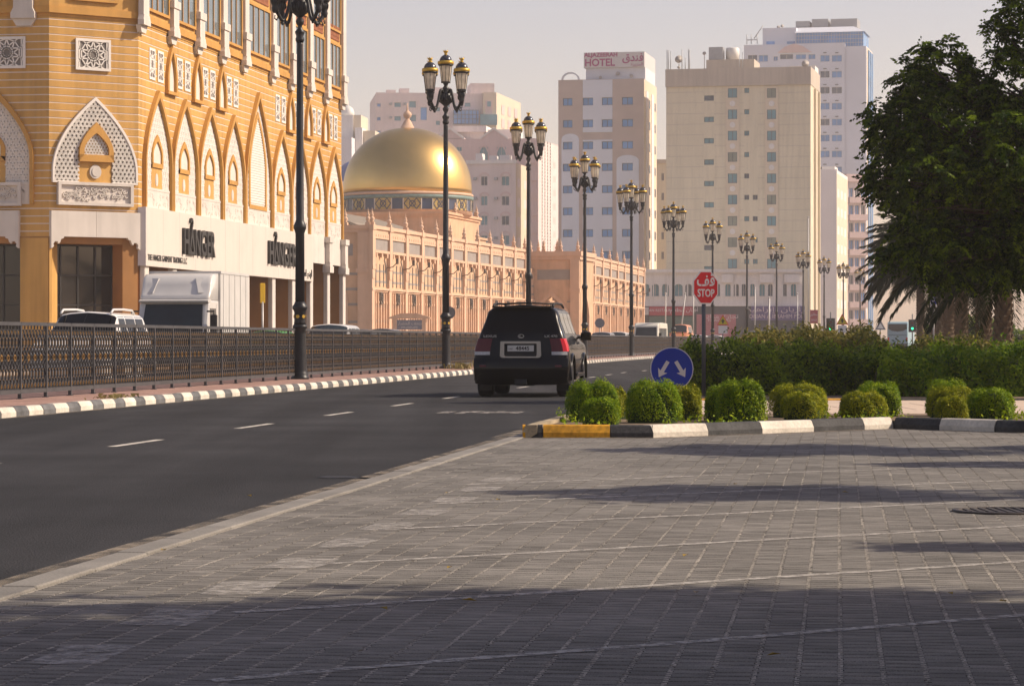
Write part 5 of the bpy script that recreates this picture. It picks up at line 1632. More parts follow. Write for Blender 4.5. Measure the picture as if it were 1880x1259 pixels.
for w in aw:                     # arched heads
    u0, u1 = Fb.u(w[0]), Fb.u(w[2]); zt_ = Fb.z(w[1], u0); hw = (u1-u0)/2; um = (u0+u1)/2
    q = MB(); n = 8
    for s in (-1, 1):
        pl = [(um+s*hw, zt_), (um+s*hw, zt_-hw*.9)] + [(um+s*hw*math.cos(math.pi/2*k/n), zt_-hw*.9+hw*.85*math.sin(math.pi/2*k/n)) for k in range(1, n+1)] + [(um, zt_)]
        q.prism(pl, -.003, .2)
    q.build('arched_head', m_offwhite, Fb.root)
    Fb.box('sill', w[0]-1, w[2]+1, w[3], w[3]+1.6, -.2, 0, m_offwhite)
Fb.box('cornice', 1175, 1475, 494.5, 500, -.6, .5, m_offwhite); Fb.box('cornice_band', 1176, 1474, 500, 503, -.3, 0, m_offwhite)
for a, c in ((1325, 1345), (1395, 1420), (1440, 1468)):
    Fb.box('projecting_bay', a, c, 503.5, 519, -.5, -.01, m_offwhite)
for c in (1200, 1225, 1262, 1350, 1372, 1436): Fb.box('wall_pier', c-1, c+1, 504, 560, -.18, -.005, m_offwhite)
Fb.box('shopfront', 1177, 1473, 560.5, 640, .3, 1, m_shopdark)
Fb.box('fascia', 1176, 1474, 558, 562, -.2, .4, m_offwhite)
s1_ = Fb.box('shop_sign', 1192, 1274, 563, 579, -.5, .25, m_signred)
s2_ = Fb.box('shop_sign', 1279, 1351, 577, 592, -.4, .25, m_signpink)
s3_ = Fb.box('shop_sign', 1379, 1477, 562, 588, -.6, .25, m_signpurple)
s4_ = Fb.box('shop_sign', 1487, 1501, 569, 594, -.6, -.2, m_signred)
Fb.box('shop_wall', 1279, 1351, 592, 620, -.2, .25, m_signpink); Fb.box('shutter', 1192, 1274, 581, 640, -.1, .25, m_shopgreen)
Fb.box('shop_sign', 1179, 1191, 564, 578, -.3, .2, m_signwhite)
def ftxt(par, t, c, r, size, sx, y, al='CENTER'):
    u = Fb.u(c); O('lettering', text_mesh(t, size, m_txtpale, .01, sx, al), par, T(u, y-.03, Fb.z(r, u)))
ftxt(s1_, 'AFNAN RESTAURANT', 1212, 572, .55, 1, -.5); ftxt(s1_, '\ufee2\ufecc\ufec4\ufee3 \ufee5\ufe8e\ufee8\ufed3\ufe83', 1256, 572, .75, 1.2, -.5)
ftxt(s2_, '\ufea9\ufe8d\ufeee\ufee3  \ufe93\ufead\ufe8e\ufea0\ufe97', 1326, 584, .8, 1.4, -.4); ftxt(s2_, 'TRADING', 1320, 590, .5, 1.6, -.4)
ftxt(s3_, '\ufee2\ufef4\ufeeb\ufe8d\ufeae\ufe91\ufe87  \ufee5\ufe8e\ufef3\ufead\ufe8d\ufead\ufea9', 1428, 572, 1.0, 1.6, -.6); ftxt(s3_, 'DRIAN A IBRAHIM POLY', 1428, 584, .82, .95, -.6)
ftxt(s4_, '\ufed6\ufee0\ufec4\ufee3', 1494, 579, .5, 1, -.6); ftxt(s4_, 'SALE', 1494, 589, .4, 1, -.6)

# ---- pale block and pink gabled block behind the museum
Ab = Block('pale_pink_block', 'pale hazy apartment block rising behind the dome', 690, 620, rad(6))
Ab.body(690, 886, 172, 26, m_palepink)
aws = [(692, 190+25*k, 699, 196.5+25*k) for k in range(6)] + [(724, 188.5+25*k, 736, 197+25*k) for k in range(6)] + [(751, 186+25*k, 764, 198+25*k) for k in range(6)] + [(772, 197+50*k, 784, 221+50*k) for k in range(3)] + [(800, 197+25*k, 808, 205+25*k) for k in range(3)] + [(853, 189, 864, 196.5), (818, 190, 826, 197)]
Ab.wall(690, 886, 171, aws, m_palepink, [m_winblue, m_winteal], m_framew, mull=0)
for k in range(4):
    Ab.box('air_conditioner', 715, 720, 189+25*k, 193+25*k, -.5, 0, m_steel); Ab.box('air_conditioner', 741, 746, 189+25*k, 193+25*k, -.5, 0, m_steel)
gl = Ab.box('glazed_bay', 832, 878, 203, 229, -1.2, 0, m_winblue)
for c in range(832, 879, 7): Ab.box('glazing_bar', c-.4, c+.4, 203, 229, -1.3, -1.19, m_framed, gl)
for r in (203, 211, 219, 228): Ab.box('glazing_bar', 832, 878, r, r+.8, -1.3, -1.19, m_framed, gl)
ct = Ab.box('corner_tower', 886.2, 910, 171, 640, -1.5, 8, m_cream)
Ab.box('corner_window', 890, 903, 186, 212, -1.62, -1.5, m_pinkish, ct); Ab.box('corner_pane', 893.5, 900, 188, 197, -1.72, -1.61, m_winteal, ct)
Ab.box('green_balcony', 880, 911, 212, 231, -2.4, -1.5, m_winteal)
u9 = Ab.u(910)
b = MB(); b.add([(u9+.02, -1.5, 0), (u9+7.5, 16, 0), (u9+7.5, 16, Ab.z(178, u9)), (u9+.02, -1.5, Ab.z(171, u9))], [(0, 1, 2, 3)]); b.build('flank', m_cream, Ab.root)
for r in (195, 220, 245):
    for k in range(3):
        t = .2+.26*k; b = MB(); x0, y0 = u9+.1+7.5*t, -1.5+17.5*t; z0 = Ab.z(r+14, u9)
        b.add([(x0, y0, z0), (x0+.9, y0+2.1, z0), (x0+.9, y0+2.1, z0+2.2), (x0, y0, z0+2.2)], [(0, 1, 2, 3)]); b.build('window', m_pinkish, Ab.root)
Ab.box('roof_house', 866, 910, 151, 172, 3, 12, m_palepink); Ab.box('roof_house', 793, 830, 158, 172, 4, 12, m_palepink)
for a, c, r in ((711, 728, 163), (735, 753, 160.5)): Ab.box('water_tank', a, c, r, 171.5, 3, 6, m_palepink)

Cb = Block('gabled_pink_block', 'pink building with small gables and pointed windows, right of the dome', 820, 520, rad(-8))
Cb.body(820, 985, 256, 20, m_pinkish)
Cb.wall(820, 985, 255, [(880, 270, 896, 296), (912, 270, 929, 296), (838, 270, 848, 278)], m_pinkish, m_winteal, m_framew, mull=1)
for c in (888, 920.5):
    u = Cb.u(c); hw = (Cb.u(896)-Cb.u(880))/2; zz = Cb.z(296, u); q = MB(); q.ring([(u+x, z) for x, z in arch(hw*2.5, zz-.3, zz+1.2, zz+3.6)], [(u+x, z) for x, z in arch(hw*2.0, zz-.3, zz+1.2, zz+3.0)], -.12, .0); q.build('pointed_surround', m_pinkish, Cb.root)
for c in (826, 906.6):
    u = Cb.u(c); w_ = Cb.u(c+26)-u; zz = Cb.z(255, u); h_ = Cb.z(236, u)-zz
    q = MB(); q.prism([(u-w_, zz), (u+w_, zz), (u, zz+h_)], 0, 6); g_ = q.build('gable', m_pinkish, Cb.root)
    q = MB(); q.strip((u, zz+h_), (u+w_, zz), .35, -.2, .3); q.strip((u-w_, zz), (u, zz+h_), .35, -.2, .3); q.build('gable_trim', m_offwhite, g_)
Cb.box('roof_house', 828, 878, 228, 255, 7, 14, m_offwhite); Cb.box('roof_slab', 822, 884, 227, 238, 6, 15, m_offwhite); Cb.box('roof_house', 884, 940, 232, 255, 8, 15, m_offwhite)
C2 = Block('mauve_front_block', 'mauve apartment block with teal windows just above the museum roof', 857, 450, rad(-10))
C2.body(857, 947, 300, 14, m_palepink)
C2.wall(857, 947, 299, [(a, 324+36.2*k, c, 341+36.2*k) for a, c in ((883, 895), (921, 935)) for k in range(5)], m_palepink, [m_winteal, m_windark], m_framew, mull=1)
for a, c in ((883, 895), (921, 935)):
    for k in range(5):
        u = (C2.u(a)+C2.u(c))/2; zz = C2.z(324+36.2*k, u); q = MB(); rr = (C2.u(c)-C2.u(a))/2+.25
        q.ring([(u+rr*math.cos(math.pi*t/10), zz+.05+rr*.8*math.sin(math.pi*t/10)) for t in range(11)], [(u+rr*.75*math.cos(math.pi*t/10), zz+.05+rr*.55*math.sin(math.pi*t/10)) for t in range(11)], -.12, 0); q.build('arched_hood', m_pinkish, C2.root)
        C2.box('air_conditioner', a-13, a-7, 326+36.2*k, 331+36.2*k, -.6, 0, m_steel)
C2.box('parapet', 856, 948, 294, 301, -.3, .4, m_offwhite)
uc = C2.u(947)
C2.wall_uz(0, 14, 0, C2.z(299, uc), [(1.5+6.5*j, C2.z(326+36.2*k+16, uc), 4.2+6.5*j, C2.z(326+36.2*k, uc)) for k in range(5) for j in range(2)], m_cream, m_windark, m_framew, 0, .25, 1, 'flank', .07, T(uc+.01, 0, 0) @ RZ(math.pi/2))
for a, c, r in ((868, 880, 280), (893, 905, 284), (912, 930, 283)): C2.box('roof_tank', a, c, r, 299, 2.5, 5, m_offwhite)
C3 = Block('pink_balcony_tower', 'rose apartment block with a white screen strip beside the hotel', 964, 500, rad(-14))
C3.body(964, 988, 256, 22, m_pinkish); C3.wall(964, 988, 255, [(966, 300+32*k, 986, 313+32*k) for k in range(7)], m_pinkish, m_windark, m_framew, mull=0, depth=.9)
u3 = C3.u(988)
C3.wall_uz(0, 24, 0, C3.z(258, u3), [(12+4.6*j, C3.z(290+26*k+12, u3), 14+4.6*j, C3.z(290+26*k, u3)) for k in range(8) for j in range(3)], m_palepink, m_windark, m_framew, 0, .3, 0, 'flank', .07, T(u3+.01, 0, 0) @ RZ(math.pi/2))
for y0 in (3.0, 5.2, 7.4, 9.6):
    b = MB()
    for k in range(60): b.box(u3+.02, u3+.2, y0-.15, y0+.15, 1+k*.62, 1.45+k*.62)
    b.build('screen_strip', m_offwhite, C3.root)
Bb = Block('white_roof_block', 'stepped white block glimpsed left of the dome', 600, 520, rad(-6))
Bb.body(600, 648, 212, 12, m_offwhite, inset=0.0, nm='core'); Bb.box('lit_block', 644, 662, 211, 640, .5, 9, m_cream); Bb.box('lower_block', 600, 655, 257, 640, -6, 0, m_lilac); Bb.box('lit_block', 664, 690, 241, 640, -1, 8, m_cream); Bb.box('end_block', 655, 668, 236, 640, -2, 3, m_offwhite)
b = MB(); b.lathe([(1.3, 0), (1.3, .8), (1.0, 1.6), (.4, 2.1), (0, 2.2)], 14); b.build('water_tank', m_tank, Bb.root, T(Bb.u(632), 4, Bb.z(212, 0)))
# small blue dome behind the museum dome
m_bluedome = mat('blue_tile_dome', (0.10, 0.14, 0.32), rough=0.4, var=0.2, scale=1)
t = thing('blue_dome_building', 'small blue dome showing left of the golden dome', 'building', (px(652, 420), 420, 0))
b = MB(); b.box(-7, 7, -3, 9, 0, pz(335, 420)); b.build('wall', m_lilac, t)
b = MB(); b.lathe([(2.9*math.cos(k*math.pi/20), pz(335, 420)+3.3*math.sin(k*math.pi/20)) for k in range(11)], 24); b.build('dome', m_bluedome, t, T(-.2, 0, 0))
# ------------------------------------------------------------------ vehicles
m_blackpaint = mat('black_car_paint', (0.002, 0.002, 0.0024), rough=0.25, var=0.1, spec=0.14, coat=0.3)
m_whitepaint = mat('white_car_paint', (0.72, 0.70, 0.67), rough=0.25, var=0.03, coat=0.5)
m_greypaint = mat('grey_car_paint', (0.09, 0.09, 0.10), rough=0.28, var=0.05, coat=0.5, metal=0.3)
m_silver = mat('silver_car_paint', (0.42, 0.42, 0.43), rough=0.3, var=0.03, coat=0.4, metal=0.5)
m_orange = mat('orange_van_paint', (0.62, 0.24, 0.12), rough=0.4, var=0.05)
m_busblue = mat('pale_blue_bus_paint', (0.30, 0.46, 0.52), rough=0.35, var=0.05)
m_carglass = mat('tinted_glass', (0.003, 0.003, 0.0035), rough=0.08, var=0.0, spec=0.16)
m_carglass2 = mat('clear_car_glass', (0.018, 0.026, 0.032), rough=0.08, var=0.3, scale=1.5, spec=0.4)
m_sideglass = mat('side_car_glass', (0.05, 0.055, 0.05), rough=0.06, var=0.1, scale=1.5, spec=0.9, metal=0.4)
m_tyre = mat('tyre_rubber', (0.014, 0.014, 0.014), rough=0.85, var=0.2, scale=6)
m_rim = mat('alloy_rim', (0.45, 0.45, 0.46), rough=0.3, metal=0.8, var=0.05)
m_chrome = mat('chrome', (0.30, 0.31, 0.34), rough=0.22, metal=1.0, var=0.0)
m_redlens = mat('red_lens', (0.10, 0.003, 0.005), rough=0.2, var=0.1, coat=0.2, spec=0.3)
m_brightlens = mat('bright_red_lens', (0.62, 0.010, 0.018), rough=0.2, var=0.1, coat=0.3)
m_clearlens = mat('clear_lens', (0.50, 0.48, 0.46), rough=0.18, var=0.15, scale=20, coat=0.8)
m_plate = mat('number_plate', (0.62, 0.60, 0.56), rough=0.5, var=0.03)
m_plastic = mat('black_plastic', (0.014, 0.014, 0.015), rough=0.55, var=0.1)
m_badge = mat('badge_silver', (0.34, 0.34, 0.34), rough=0.3, metal=0.7, var=0)

def wheel_meshes(r, w):
    b = MB(); b.M = Matrix.Rotation(rad(90), 4, 'Y')
    b.lathe([(r*.60, -w/2), (r*.93, -w/2), (r, -w*.34), (r, w*.34), (r*.93, w/2), (r*.60, w/2)], 24)
    ty = b.mesh('tyre', m_tyre)
    b = MB(); b.M = Matrix.Rotation(rad(90), 4, 'Y')
    b.lathe([(0, -w*.36), (r*.58, -w*.40), (r*.62, -w/2), (r*.62, w/2), (r*.58, w*.40), (0, w*.36)], 20)
    b.M = None
    for k in range(5):
        a = k*2*math.pi/5
        for s in (-1, 1): b.M = Matrix.Rotation(a, 4, 'X'); b.box(s*w*.38-.02, s*w*.38+.02, -.05, .05, .04, r*.58)
    return ty, b.mesh('rim', m_rim)
WM = wheel_meshes(.385, .29)

class Car:
    """lofted shell; y = 0 at the tail, nose toward +y. rings: per ring a list of (half width, y, z)"""
    ZZ = [.25, .25, .36, .60, .80, 1.00, 1.24, 1.52, 1.775, 1.85]
    WW = [0, .86, .925, .955, .95, .925, .845, .745, .625, 0]
    def __init__(s, L=4.89, W=1.94, H=1.85, rear=None, kind='suv'):
        s.L = L; k_ = L/4.89
        s.fx, s.fz = W/1.94, H/1.85
        RY = rear or [.28, .20, .04, 0, .05, .09, .13, .26, .40, .44]
        Z, Wd = s.ZZ, s.WW
        wheels = (1.02*k_, 3.86*k_); s.wheels = wheels
        rings = []
        for f, dy in ((0.0, 0), (.5, 0.0), (.88, .01), (.97, .045), (1.0, .12)):
            rings.append([(w*f, y+dy, z) for w, y, z in zip(Wd, RY, Z)])
        def full(y, ha=None, taper=1.0):
            rr = []
            for k in range(10):
                z = Z[k]
                if ha is not None and k in (1, 2, 3): z = max(z, ha + (.0, .0, .012, .024)[k])
                rr.append((Wd[k]*taper, y, z))
            return rr
        ys = [.62]
        def archh(y):
            h = None
            for c in wheels:
                d = abs(y-c)
                if d <= .47: h = .36 + math.sqrt(max(0, .47**2-d*d))
            return h
        yroof, ycowl, ynose = 2.95*k_, 3.72*k_, 4.62*k_
        if kind == 'van': yroof, ycowl = 3.6*k_, 4.2*k_
        cand = sorted(set([.62, 1.6*k_, 2.2*k_, yroof] + [c+d for c in wheels for d in (-.471, -.44, -.36, -.22, 0, .22, .36, .44, .471)]))
        for y in cand:
            if y < .5: continue
            if y <= yroof + 1e-6: rings.append(full(y, archh(y)))
        s.i_roof = len(rings)-1
        def low(y, zh, zc, tp):
            h = archh(y); rr = []
            for k in range(10):
                if k <= 5:
                    z = min(Z[k], zh-.12+.02*k)
                    if h is not None and k in (1, 2, 3): z = max(z, h + (.0, .0, .012, .024)[k])
                    rr.append((Wd[k]*tp, y, z))
                else:
                    t = (k-6)/3
                    rr.append((Wd[6]*(1-t)*tp if k < 9 else 0, y, zh + (zc-zh)*math.sin(t*math.pi/2)))
            return rr
        cow = low(ycowl, 1.19, 1.26, 1.0)
        # the foot of the windscreen keeps its pillar line
        cow[7] = (.80, ycowl-.02, 1.23); cow[8] = (.70, ycowl+.04, 1.26); cow[9] = (0, ycowl+.12, 1.27)
        rings.append(cow); s.i_cowl = len(rings)-1
        for y in cand + [ynose]:
            if ycowl + .05 < y <= ynose: rings.append(low(y, 1.16-.08*(y-ycowl), 1.22-.10*(y-ycowl), 1.0))
        for y, sc_, zh in ((4.76*k_, .96, 1.0), (4.86*k_, .85, .93), (4.89*k_, .5, .90), (4.89*k_, 0, .88)):
            rings.append([(w*sc_, y - (.10 if q < 2 else 0), min(z, zh)) for q, (w, _, z) in enumerate(low(ynose, zh, zh+.02, 1.0))])
        s.rings = [[(w*s.fx, y, z*s.fz) for w, y, z in r] for r in rings]
        # refine across the section (Catmull-Rom)
        out = []
        for r in s.rings:
            q = []
            for k in range(len(r)-1):
                p0, p1, p2, p3 = (Vector(r[max(k-1, 0)]), Vector(r[k]), Vector(r[k+1]), Vector(r[min(k+2, len(r)-1)]))
                for t in (0, 1/3, 2/3):
                    v = .5*((2*p1) + (p2-p0)*t + (2*p0-5*p1+4*p2-p3)*t*t + (3*p1-p0-3*p2+p3)*t**3)
                    v.x = max(v.x, 0); q.append(v)
            q.append(Vector(r[-1])); out.append(q)
        s.R = out
    def P(s, ri, k, side=1):          # surface point at fractional ring ri and fractional section index k (0..9)
        i = int(min(max(ri, 0), len(s.R)-1.001)); f = ri - i
        j = k*3; a = int(min(max(j, 0), 27-.001)); g = j - a
        p = (s.R[i][a]*(1-g) + s.R[i][a+1]*g)*(1-f) + (s.R[i+1][a]*(1-g) + s.R[i+1][a+1]*g)*f
        return Vector((p.x*side, p.y, p.z))
    def shell(s):
        b = MB(); n = len(s.R[0])
        for side in (1, -1):
            vs = [(p.x*side, p.y, p.z) for r in s.R for p in r]
            fs = []
            for i in range(len(s.R)-1):
                for k in range(n-1):
                    f = (i*n+k, i*n+k+1, (i+1)*n+k+1, (i+1)*n+k)
                    fs.append(f if side == -1 else f[::-1])
            b.add(vs, fs, 0, True)
        return b
    def patch(s, b, ra, rb, ka, kb, side, eps=.006, nr=6, nk=6, m=0, kb2=None, ka2=None):
        vs = []
        for i in range(nr+1):
            t = i/nr
            a0 = ka if ka2 is None else ka + (ka2-ka)*t; b0 = kb if kb2 is None else kb + (kb2-kb)*t
            for k in range(nk+1):
                p = s.P(ra + (rb-ra)*t, a0 + (b0-a0)*k/nk, side)
                e = .02
                du = s.P(ra+(rb-ra)*min(1, t+e), a0+(b0-a0)*k/nk, side) - s.P(ra+(rb-ra)*max(0, t-e), a0+(b0-a0)*k/nk, side)
                dk = s.P(ra+(rb-ra)*t, a0+(b0-a0)*min(1, k/nk+e), side) - s.P(ra+(rb-ra)*t, a0+(b0-a0)*max(0, k/nk-e), side)
                nn = du.cross(dk)
                if nn.length > 1e-9: nn.normalize()
                if nn.dot(p - Vector((0, s.L/2, .7))) < 0: nn = -nn
                vs.append(p + nn*eps)
        fs = [(i*(nk+1)+k, i*(nk+1)+k+1, (i+1)*(nk+1)+k+1, (i+1)*(nk+1)+k) for i in range(nr) for k in range(nk)]
        b.add(vs, fs, m, True)
    def rear(s, b, k0, k1, f0, f1, eps=.008, nk=6, nf=6, m=0):   # patch on the tail, f = fraction of half width (signed)
        vs = []
        for i in range(nk+1):
            k = k0 + (k1-k0)*i/nk
            p = s.P(4, k); q = s.P(0, k)
            for j in range(nf+1):
                f = f0 + (f1-f0)*j/nf
                a = abs(f)
                # follow the rounded corner
                ri = np.interp(a, [0, .5, .88, .97, 1.0], [0, 1, 2, 3, 4])
                pp = s.P(ri, k); vs.append((pp.x*(1 if f >= 0 else -1) + (eps if f > .95 else (-eps if f < -.95 else 0)), pp.y - eps, pp.z))
        b.add(vs, [(i*(nf+1)+j, i*(nf+1)+j+1, (i+1)*(nf+1)+j+1, (i+1)*(nf+1)+j) for i in range(nk) for j in range(nf)], m, True)

def ring_of(c, y):     # fractional ring index with that y on the sill
    ys = [r[10].y for r in c.R]
    return float(np.interp(y, ys[4:], range(4, len(ys))))

def add_wheels(c, t, wm=WM, x=.80):
    for y in c.wheels:
        for s in (-1, 1):
            w = O('wheel', wm[0], t, T(s*x*c.fx, y, .385)); O('rim', wm[1], w)

def sides(c, t, glass, handles=True):
    yr = c.R[c.i_roof][20].y
    for s, _ in ((1, 0), (-1, 0)):
        for y0, y1 in ((.62, 1.35), (1.43, 2.30), (2.38, 3.10)):
            k_ = c.L/4.89
            b = MB(); ra, rb = ring_of(c, y0*k_), min(ring_of(c, y1*k_), c.i_roof)
            c.patch(b, ra, rb, 6.12, 7.75, s, .006); b.build('side_window', glass, t)
        b = MB(); c.patch(b, c.i_roof+.04, c.i_roof+.86, 6.25, 7.6, s, .006, kb2=6.5, ka2=6.35); b.build('quarter_glass', glass, t)

def mirror(c, t, m, y=3.45):
    y *= c.L/4.89
    for s in (-1, 1):
        b = MB(); b.M = T(s*(.93*c.fx+.10), y, 1.22*c.fz) @ RZ(s*.1); b.cbox(-.11, .11, -.06, .06, -.085, .095, .03); b.M = None
        b.box(*sorted((s*.84*c.fx, s*(.98*c.fx+.02))), y-.03, y+.03, 1.17*c.fz, 1.21*c.fz); b.build('mirror', m, t)

# ---- the black car
car = Car()
heading = -math.atan(.108)
bc = thing('black_car', 'black off-road car seen from behind, driving along the right lane', 'car', (px(955.5, 54.2), 54.2, 0.0), heading)
car.shell().build('body', m_blackpaint, bc)
b = MB(); car.rear(b, 6.25, 8.02, -.93, .93, .010, 8, 12); b.build('rear_window', m_carglass, bc)
sides(car, bc, m_sideglass)
b = MB(); car.patch(b, car.i_roof+.06, car.i_roof+.92, 7.9, 9.0, 1); car.patch(b, car.i_roof+.06, car.i_roof+.92, 7.9, 9.0, -1); b.build('windscreen', m_carglass, bc)
for s in (-1, 1):
    b = MB()
    car.rear(b, 4.58, 5.72, s*.655, s*.90, .012); tl = b.build('tail_light', m_redlens, bc)
    b = MB(); car.rear(b, 4.58, 5.72, s*.90, s*.999, .012); car.patch(b, 3.95, 4.6, 4.7, 5.72, s, .012); b.build('outer_lens', m_brightlens if s > 0 else m_redlens, tl)  # right outer lens in a brighter red than the left: sunlight put into its colour
    b = MB(); car.rear(b, 4.22, 4.56, s*.655, s*.97, .014); b.build('reversing_lens', m_clearlens, tl)
    b = MB(); car.rear(b, 3.02, 3.2, s*.72, s*.86, .02); b.build('bumper_reflector', m_redlens, bc)
    b = MB(); b.box(*sorted((s*.93, s*1.00)), 1.62, 3.3, .40, .46); b.build('running_board', m_plastic, bc)
    b = MB(); b.box(*sorted((s*.985, s*1.012)), 1.62, 3.3, .445, .47); b.build('board_trim', m_chrome, bc)
    b = MB(); b.tube([(s*.60, .55, 1.80), (s*.60, .66, 1.862), (s*.585, 1.6, 1.885), (s*.585, 2.6, 1.88), (s*.60, 2.85, 1.82)], .024, 6); b.build('roof_rail', m_plastic, bc)
    b = MB(); b.box(*sorted((s*.66, s*.90)), .66, .69, .12, .48); b.build('mud_flap', m_plastic, bc)
    for y in (1.02, 3.86):                                     # flared arches
        q = MB(); n = 14; out = []; 
        pts = [(y + .49*math.cos(a), .36 + .49*math.sin(a)) for a in [math.pi*(-.04 + 1.08*i/n) for i in range(n+1)]]
        q.tube([(s*(.955 + (.0 if z < .8 else -.004)), yy, max(z, .33)) for yy, z in pts], .035, 6); q.build('wheel_arch', m_blackpaint, bc)
    b = MB(); car.patch(b, ring_of(car, 1.55), ring_of(car, 3.35), 3.55, 3.75, s, .014, 5, 2); b.build('side_moulding', m_plastic, bc)
    for y in (2.05, 3.0):
        p = car.P(ring_of(car, y), 5.35, s); b = MB(); b.box(p.x-.03, p.x+.03, p.y-.1, p.y+.1, p.z-.02, p.z+.02); b.build('door_handle', m_chrome, bc)
b = MB(); b.tube([(-.60, .95, 1.868), (0, .95, 1.893), (.60, .95, 1.868)], .016, 6); b.build('roof_bar', m_plastic, bc)
b = MB(); b.tube([(-.60, 2.0, 1.878), (0, 2.0, 1.903), (.60, 2.0, 1.878)], .016, 6); b.build('roof_bar', m_plastic, bc)
add_wheels(car, bc); mirror(car, bc, m_blackpaint)
b = MB(); car.rear(b, 8.05, 8.22, -.28, .28, .03); b.build('brake_light', m_redlens, bc)
b = MB(); b.box(-.60, .60, .30, .42, 1.785, 1.815); b.build('spoiler', m_blackpaint, bc)
# chrome plate surround
yg = .05
b = MB(); b.ring([(-.415, .82), (-.405, 1.06), (-.40, 1.115), (.40, 1.115), (.405, 1.06), (.415, .82), (.37, .785), (-.37, .785), (-.415, .82)],
                 [(-.325, .85), (-.325, 1.05), (-.32, 1.068), (.32, 1.068), (.325, 1.05), (.325, .85), (.31, .815), (-.31, .815), (-.325, .85)], yg-.045, yg+.06); b.build('plate_surround', m_chrome, bc)
b = MB(); b.box(-.33, .33, yg+.0, yg+.06, .81, 1.07); b.build('plate_recess', m_plastic, bc)
b = MB(); b.cbox(-.265, .265, yg-.02, yg-.006, .915, 1.035, .004); np_ = b.build('number_plate', m_plate, bc)
O('plate_digits', text_mesh('48445', .105, m_black, .002, 1.05, 'CENTER', .002), np_, T(.04, yg-.023, .94)); O('plate_digits', text_mesh('UAE', .045, m_black, .002, 1.0, 'CENTER'), np_, T(-.2, yg-.023, .95))
O('badge', text_mesh('LEXUS', .062, m_badge, .004, 1.5, 'CENTER', .001), bc, T(-.62, .085, 1.195)); O('badge', text_mesh('LX 470', .062, m_badge, .004, 1.4, 'CENTER', .001), bc, T(.60, .085, 1.195))
b = MB(); e = lambda a_, c_: [(a_*math.cos(t*math.pi/12), 1.215+c_*math.sin(t*math.pi/12)) for t in range(25)]
b.ring(e(.062, .042), e(.05, .031), .085, .11); b.strip((-.02, 1.24), (-.025, 1.19), .012, .085, .11); b.strip((-.025, 1.19), (.035, 1.195), .012, .085, .11); b.build('emblem', m_badge, bc)
b = MB(); b.tube([(.45, .2, .33), (.45, .6, .35), (.30, 1.4, .36)], .04, 8); b.lathe([(.2, -.14), (.2, .14)], 10, 0, (0, .9, .36)); b.box(-.75, .75, .9, 1.1, .33, .44); b.build('exhaust_and_axle', m_plastic, bc)
b = MB(); b.box(-.12, .12, .02, .2, .26, .36); b.build('tow_hitch', m_plastic, bc)
b = MB(); car.rear(b, 2.2, 3.9, -.97, .97, .018, 5, 12); b.build('rear_bumper', m_blackpaint, bc)

# ---- oncoming and distant cars
def simple_car(name, label, cat, X, Y, rz, paint, L=4.6, W=1.85, H=1.7, kind='suv', glass=None, group='cars beyond the fence', rails=False, facing=-1):
    c = Car(L, W, H, kind=kind)
    c.kind = kind
    t = thing(name, label, cat, (X, Y, 0), rz + (math.pi if facing < 0 else 0), group)
    c.shell().build('body', paint, t, T(0, -L if facing < 0 else 0, 0))
    hold = O('glasshouse', None, t)
    bpy.data.objects.remove(hold)
    g = glass or m_carglass2
    M = T(0, -L if facing < 0 else 0, 0)
    def bld_(b, nm, m): b.build(nm, m, t, M)
    b = MB(); c.rear(b, 6.3, 7.9, -.9, .9, .01); bld_(b, 'rear_window', g)
    b = MB()
    for s in (1, -1): c.patch(b, c.i_roof+.06, c.i_roof+.90, 7.75, 9.0, s)
    bld_(b, 'windscreen', g)
    for s in (1, -1):
        for y0, y1 in ((.62, 1.35), (1.43, 2.30), (2.38, 3.08)):
            k_ = c.L/4.89; b = MB(); c.patch(b, ring_of(c, y0*k_), min(ring_of(c, y1*k_), c.i_roof), 6.12, 7.75, s, .006); bld_(b, 'side_window', g)
        b = MB(); c.rear(b, 4.5, 5.4, s*.66, s*.99, .012); bld_(b, 'tail_light', m_redlens)
        n_ = len(c.R)-1
        b = MB(); b.M = M; yy = c.L*.975
        b.box(*sorted((s*.55*c.fx, s*.84*c.fx)), yy-.1, yy+.0, .66*c.fz, .84*c.fz); b.M = None; b.build('headlight', m_clearlens, t)
        for y in c.wheels:
            w = O('wheel', WM[0], t, M @ T(s*.80*c.fx, y, .385)); O('rim', WM[1], w)
        b = MB(); b.M = M; b.box(*sorted((s*.92*c.fx, s*1.10*c.fx)), 3.4*L/4.89-.07, 3.4*L/4.89+.07, 1.1*c.fz, 1.28*c.fz); b.M = None; b.build('mirror', paint, t)
        if rails:
            b = MB(); b.M = M; b.tube([(s*.6*c.fx, .9, 1.80*c.fz), (s*.6*c.fx, 1.1, 1.885*c.fz), (s*.58*c.fx, 1.8, 1.905*c.fz), (s*.6*c.fx, 2.8, 1.89*c.fz), (s*.6*c.fx, 3.0, 1.80*c.fz)], .028, 6); b.M = None; b.build('roof_rail', paint, t)
    b = MB(); b.M = M; b.box(-.5*c.fx, .5*c.fx, c.L*.985, c.L*.995, .58*c.fz, .80*c.fz); b.M = None; b.build('grille', m_plastic, t)
    return t
def rd(Y): v = mdir(Y); return -math.atan2(v.x, v.y)
simple_car('white_car', 'white off-road car with roof rails passing close behind the fence', 'car', px(122, 61), 61, rd(61), m_whitepaint, 4.6, 1.9, 1.80, rails=True, glass=m_carglass)
simple_car('white_car', 'white car half hidden by the nearest lamp post', 'car', px(588, 95), 95, rd(95), m_whitepaint, 4.5, 1.85, 1.72)
simple_car('grey_car', 'dark grey car before the museum end wall', 'car', px(645, 126), 126, rd(126), m_greypaint, 4.5, 1.85, 1.66)
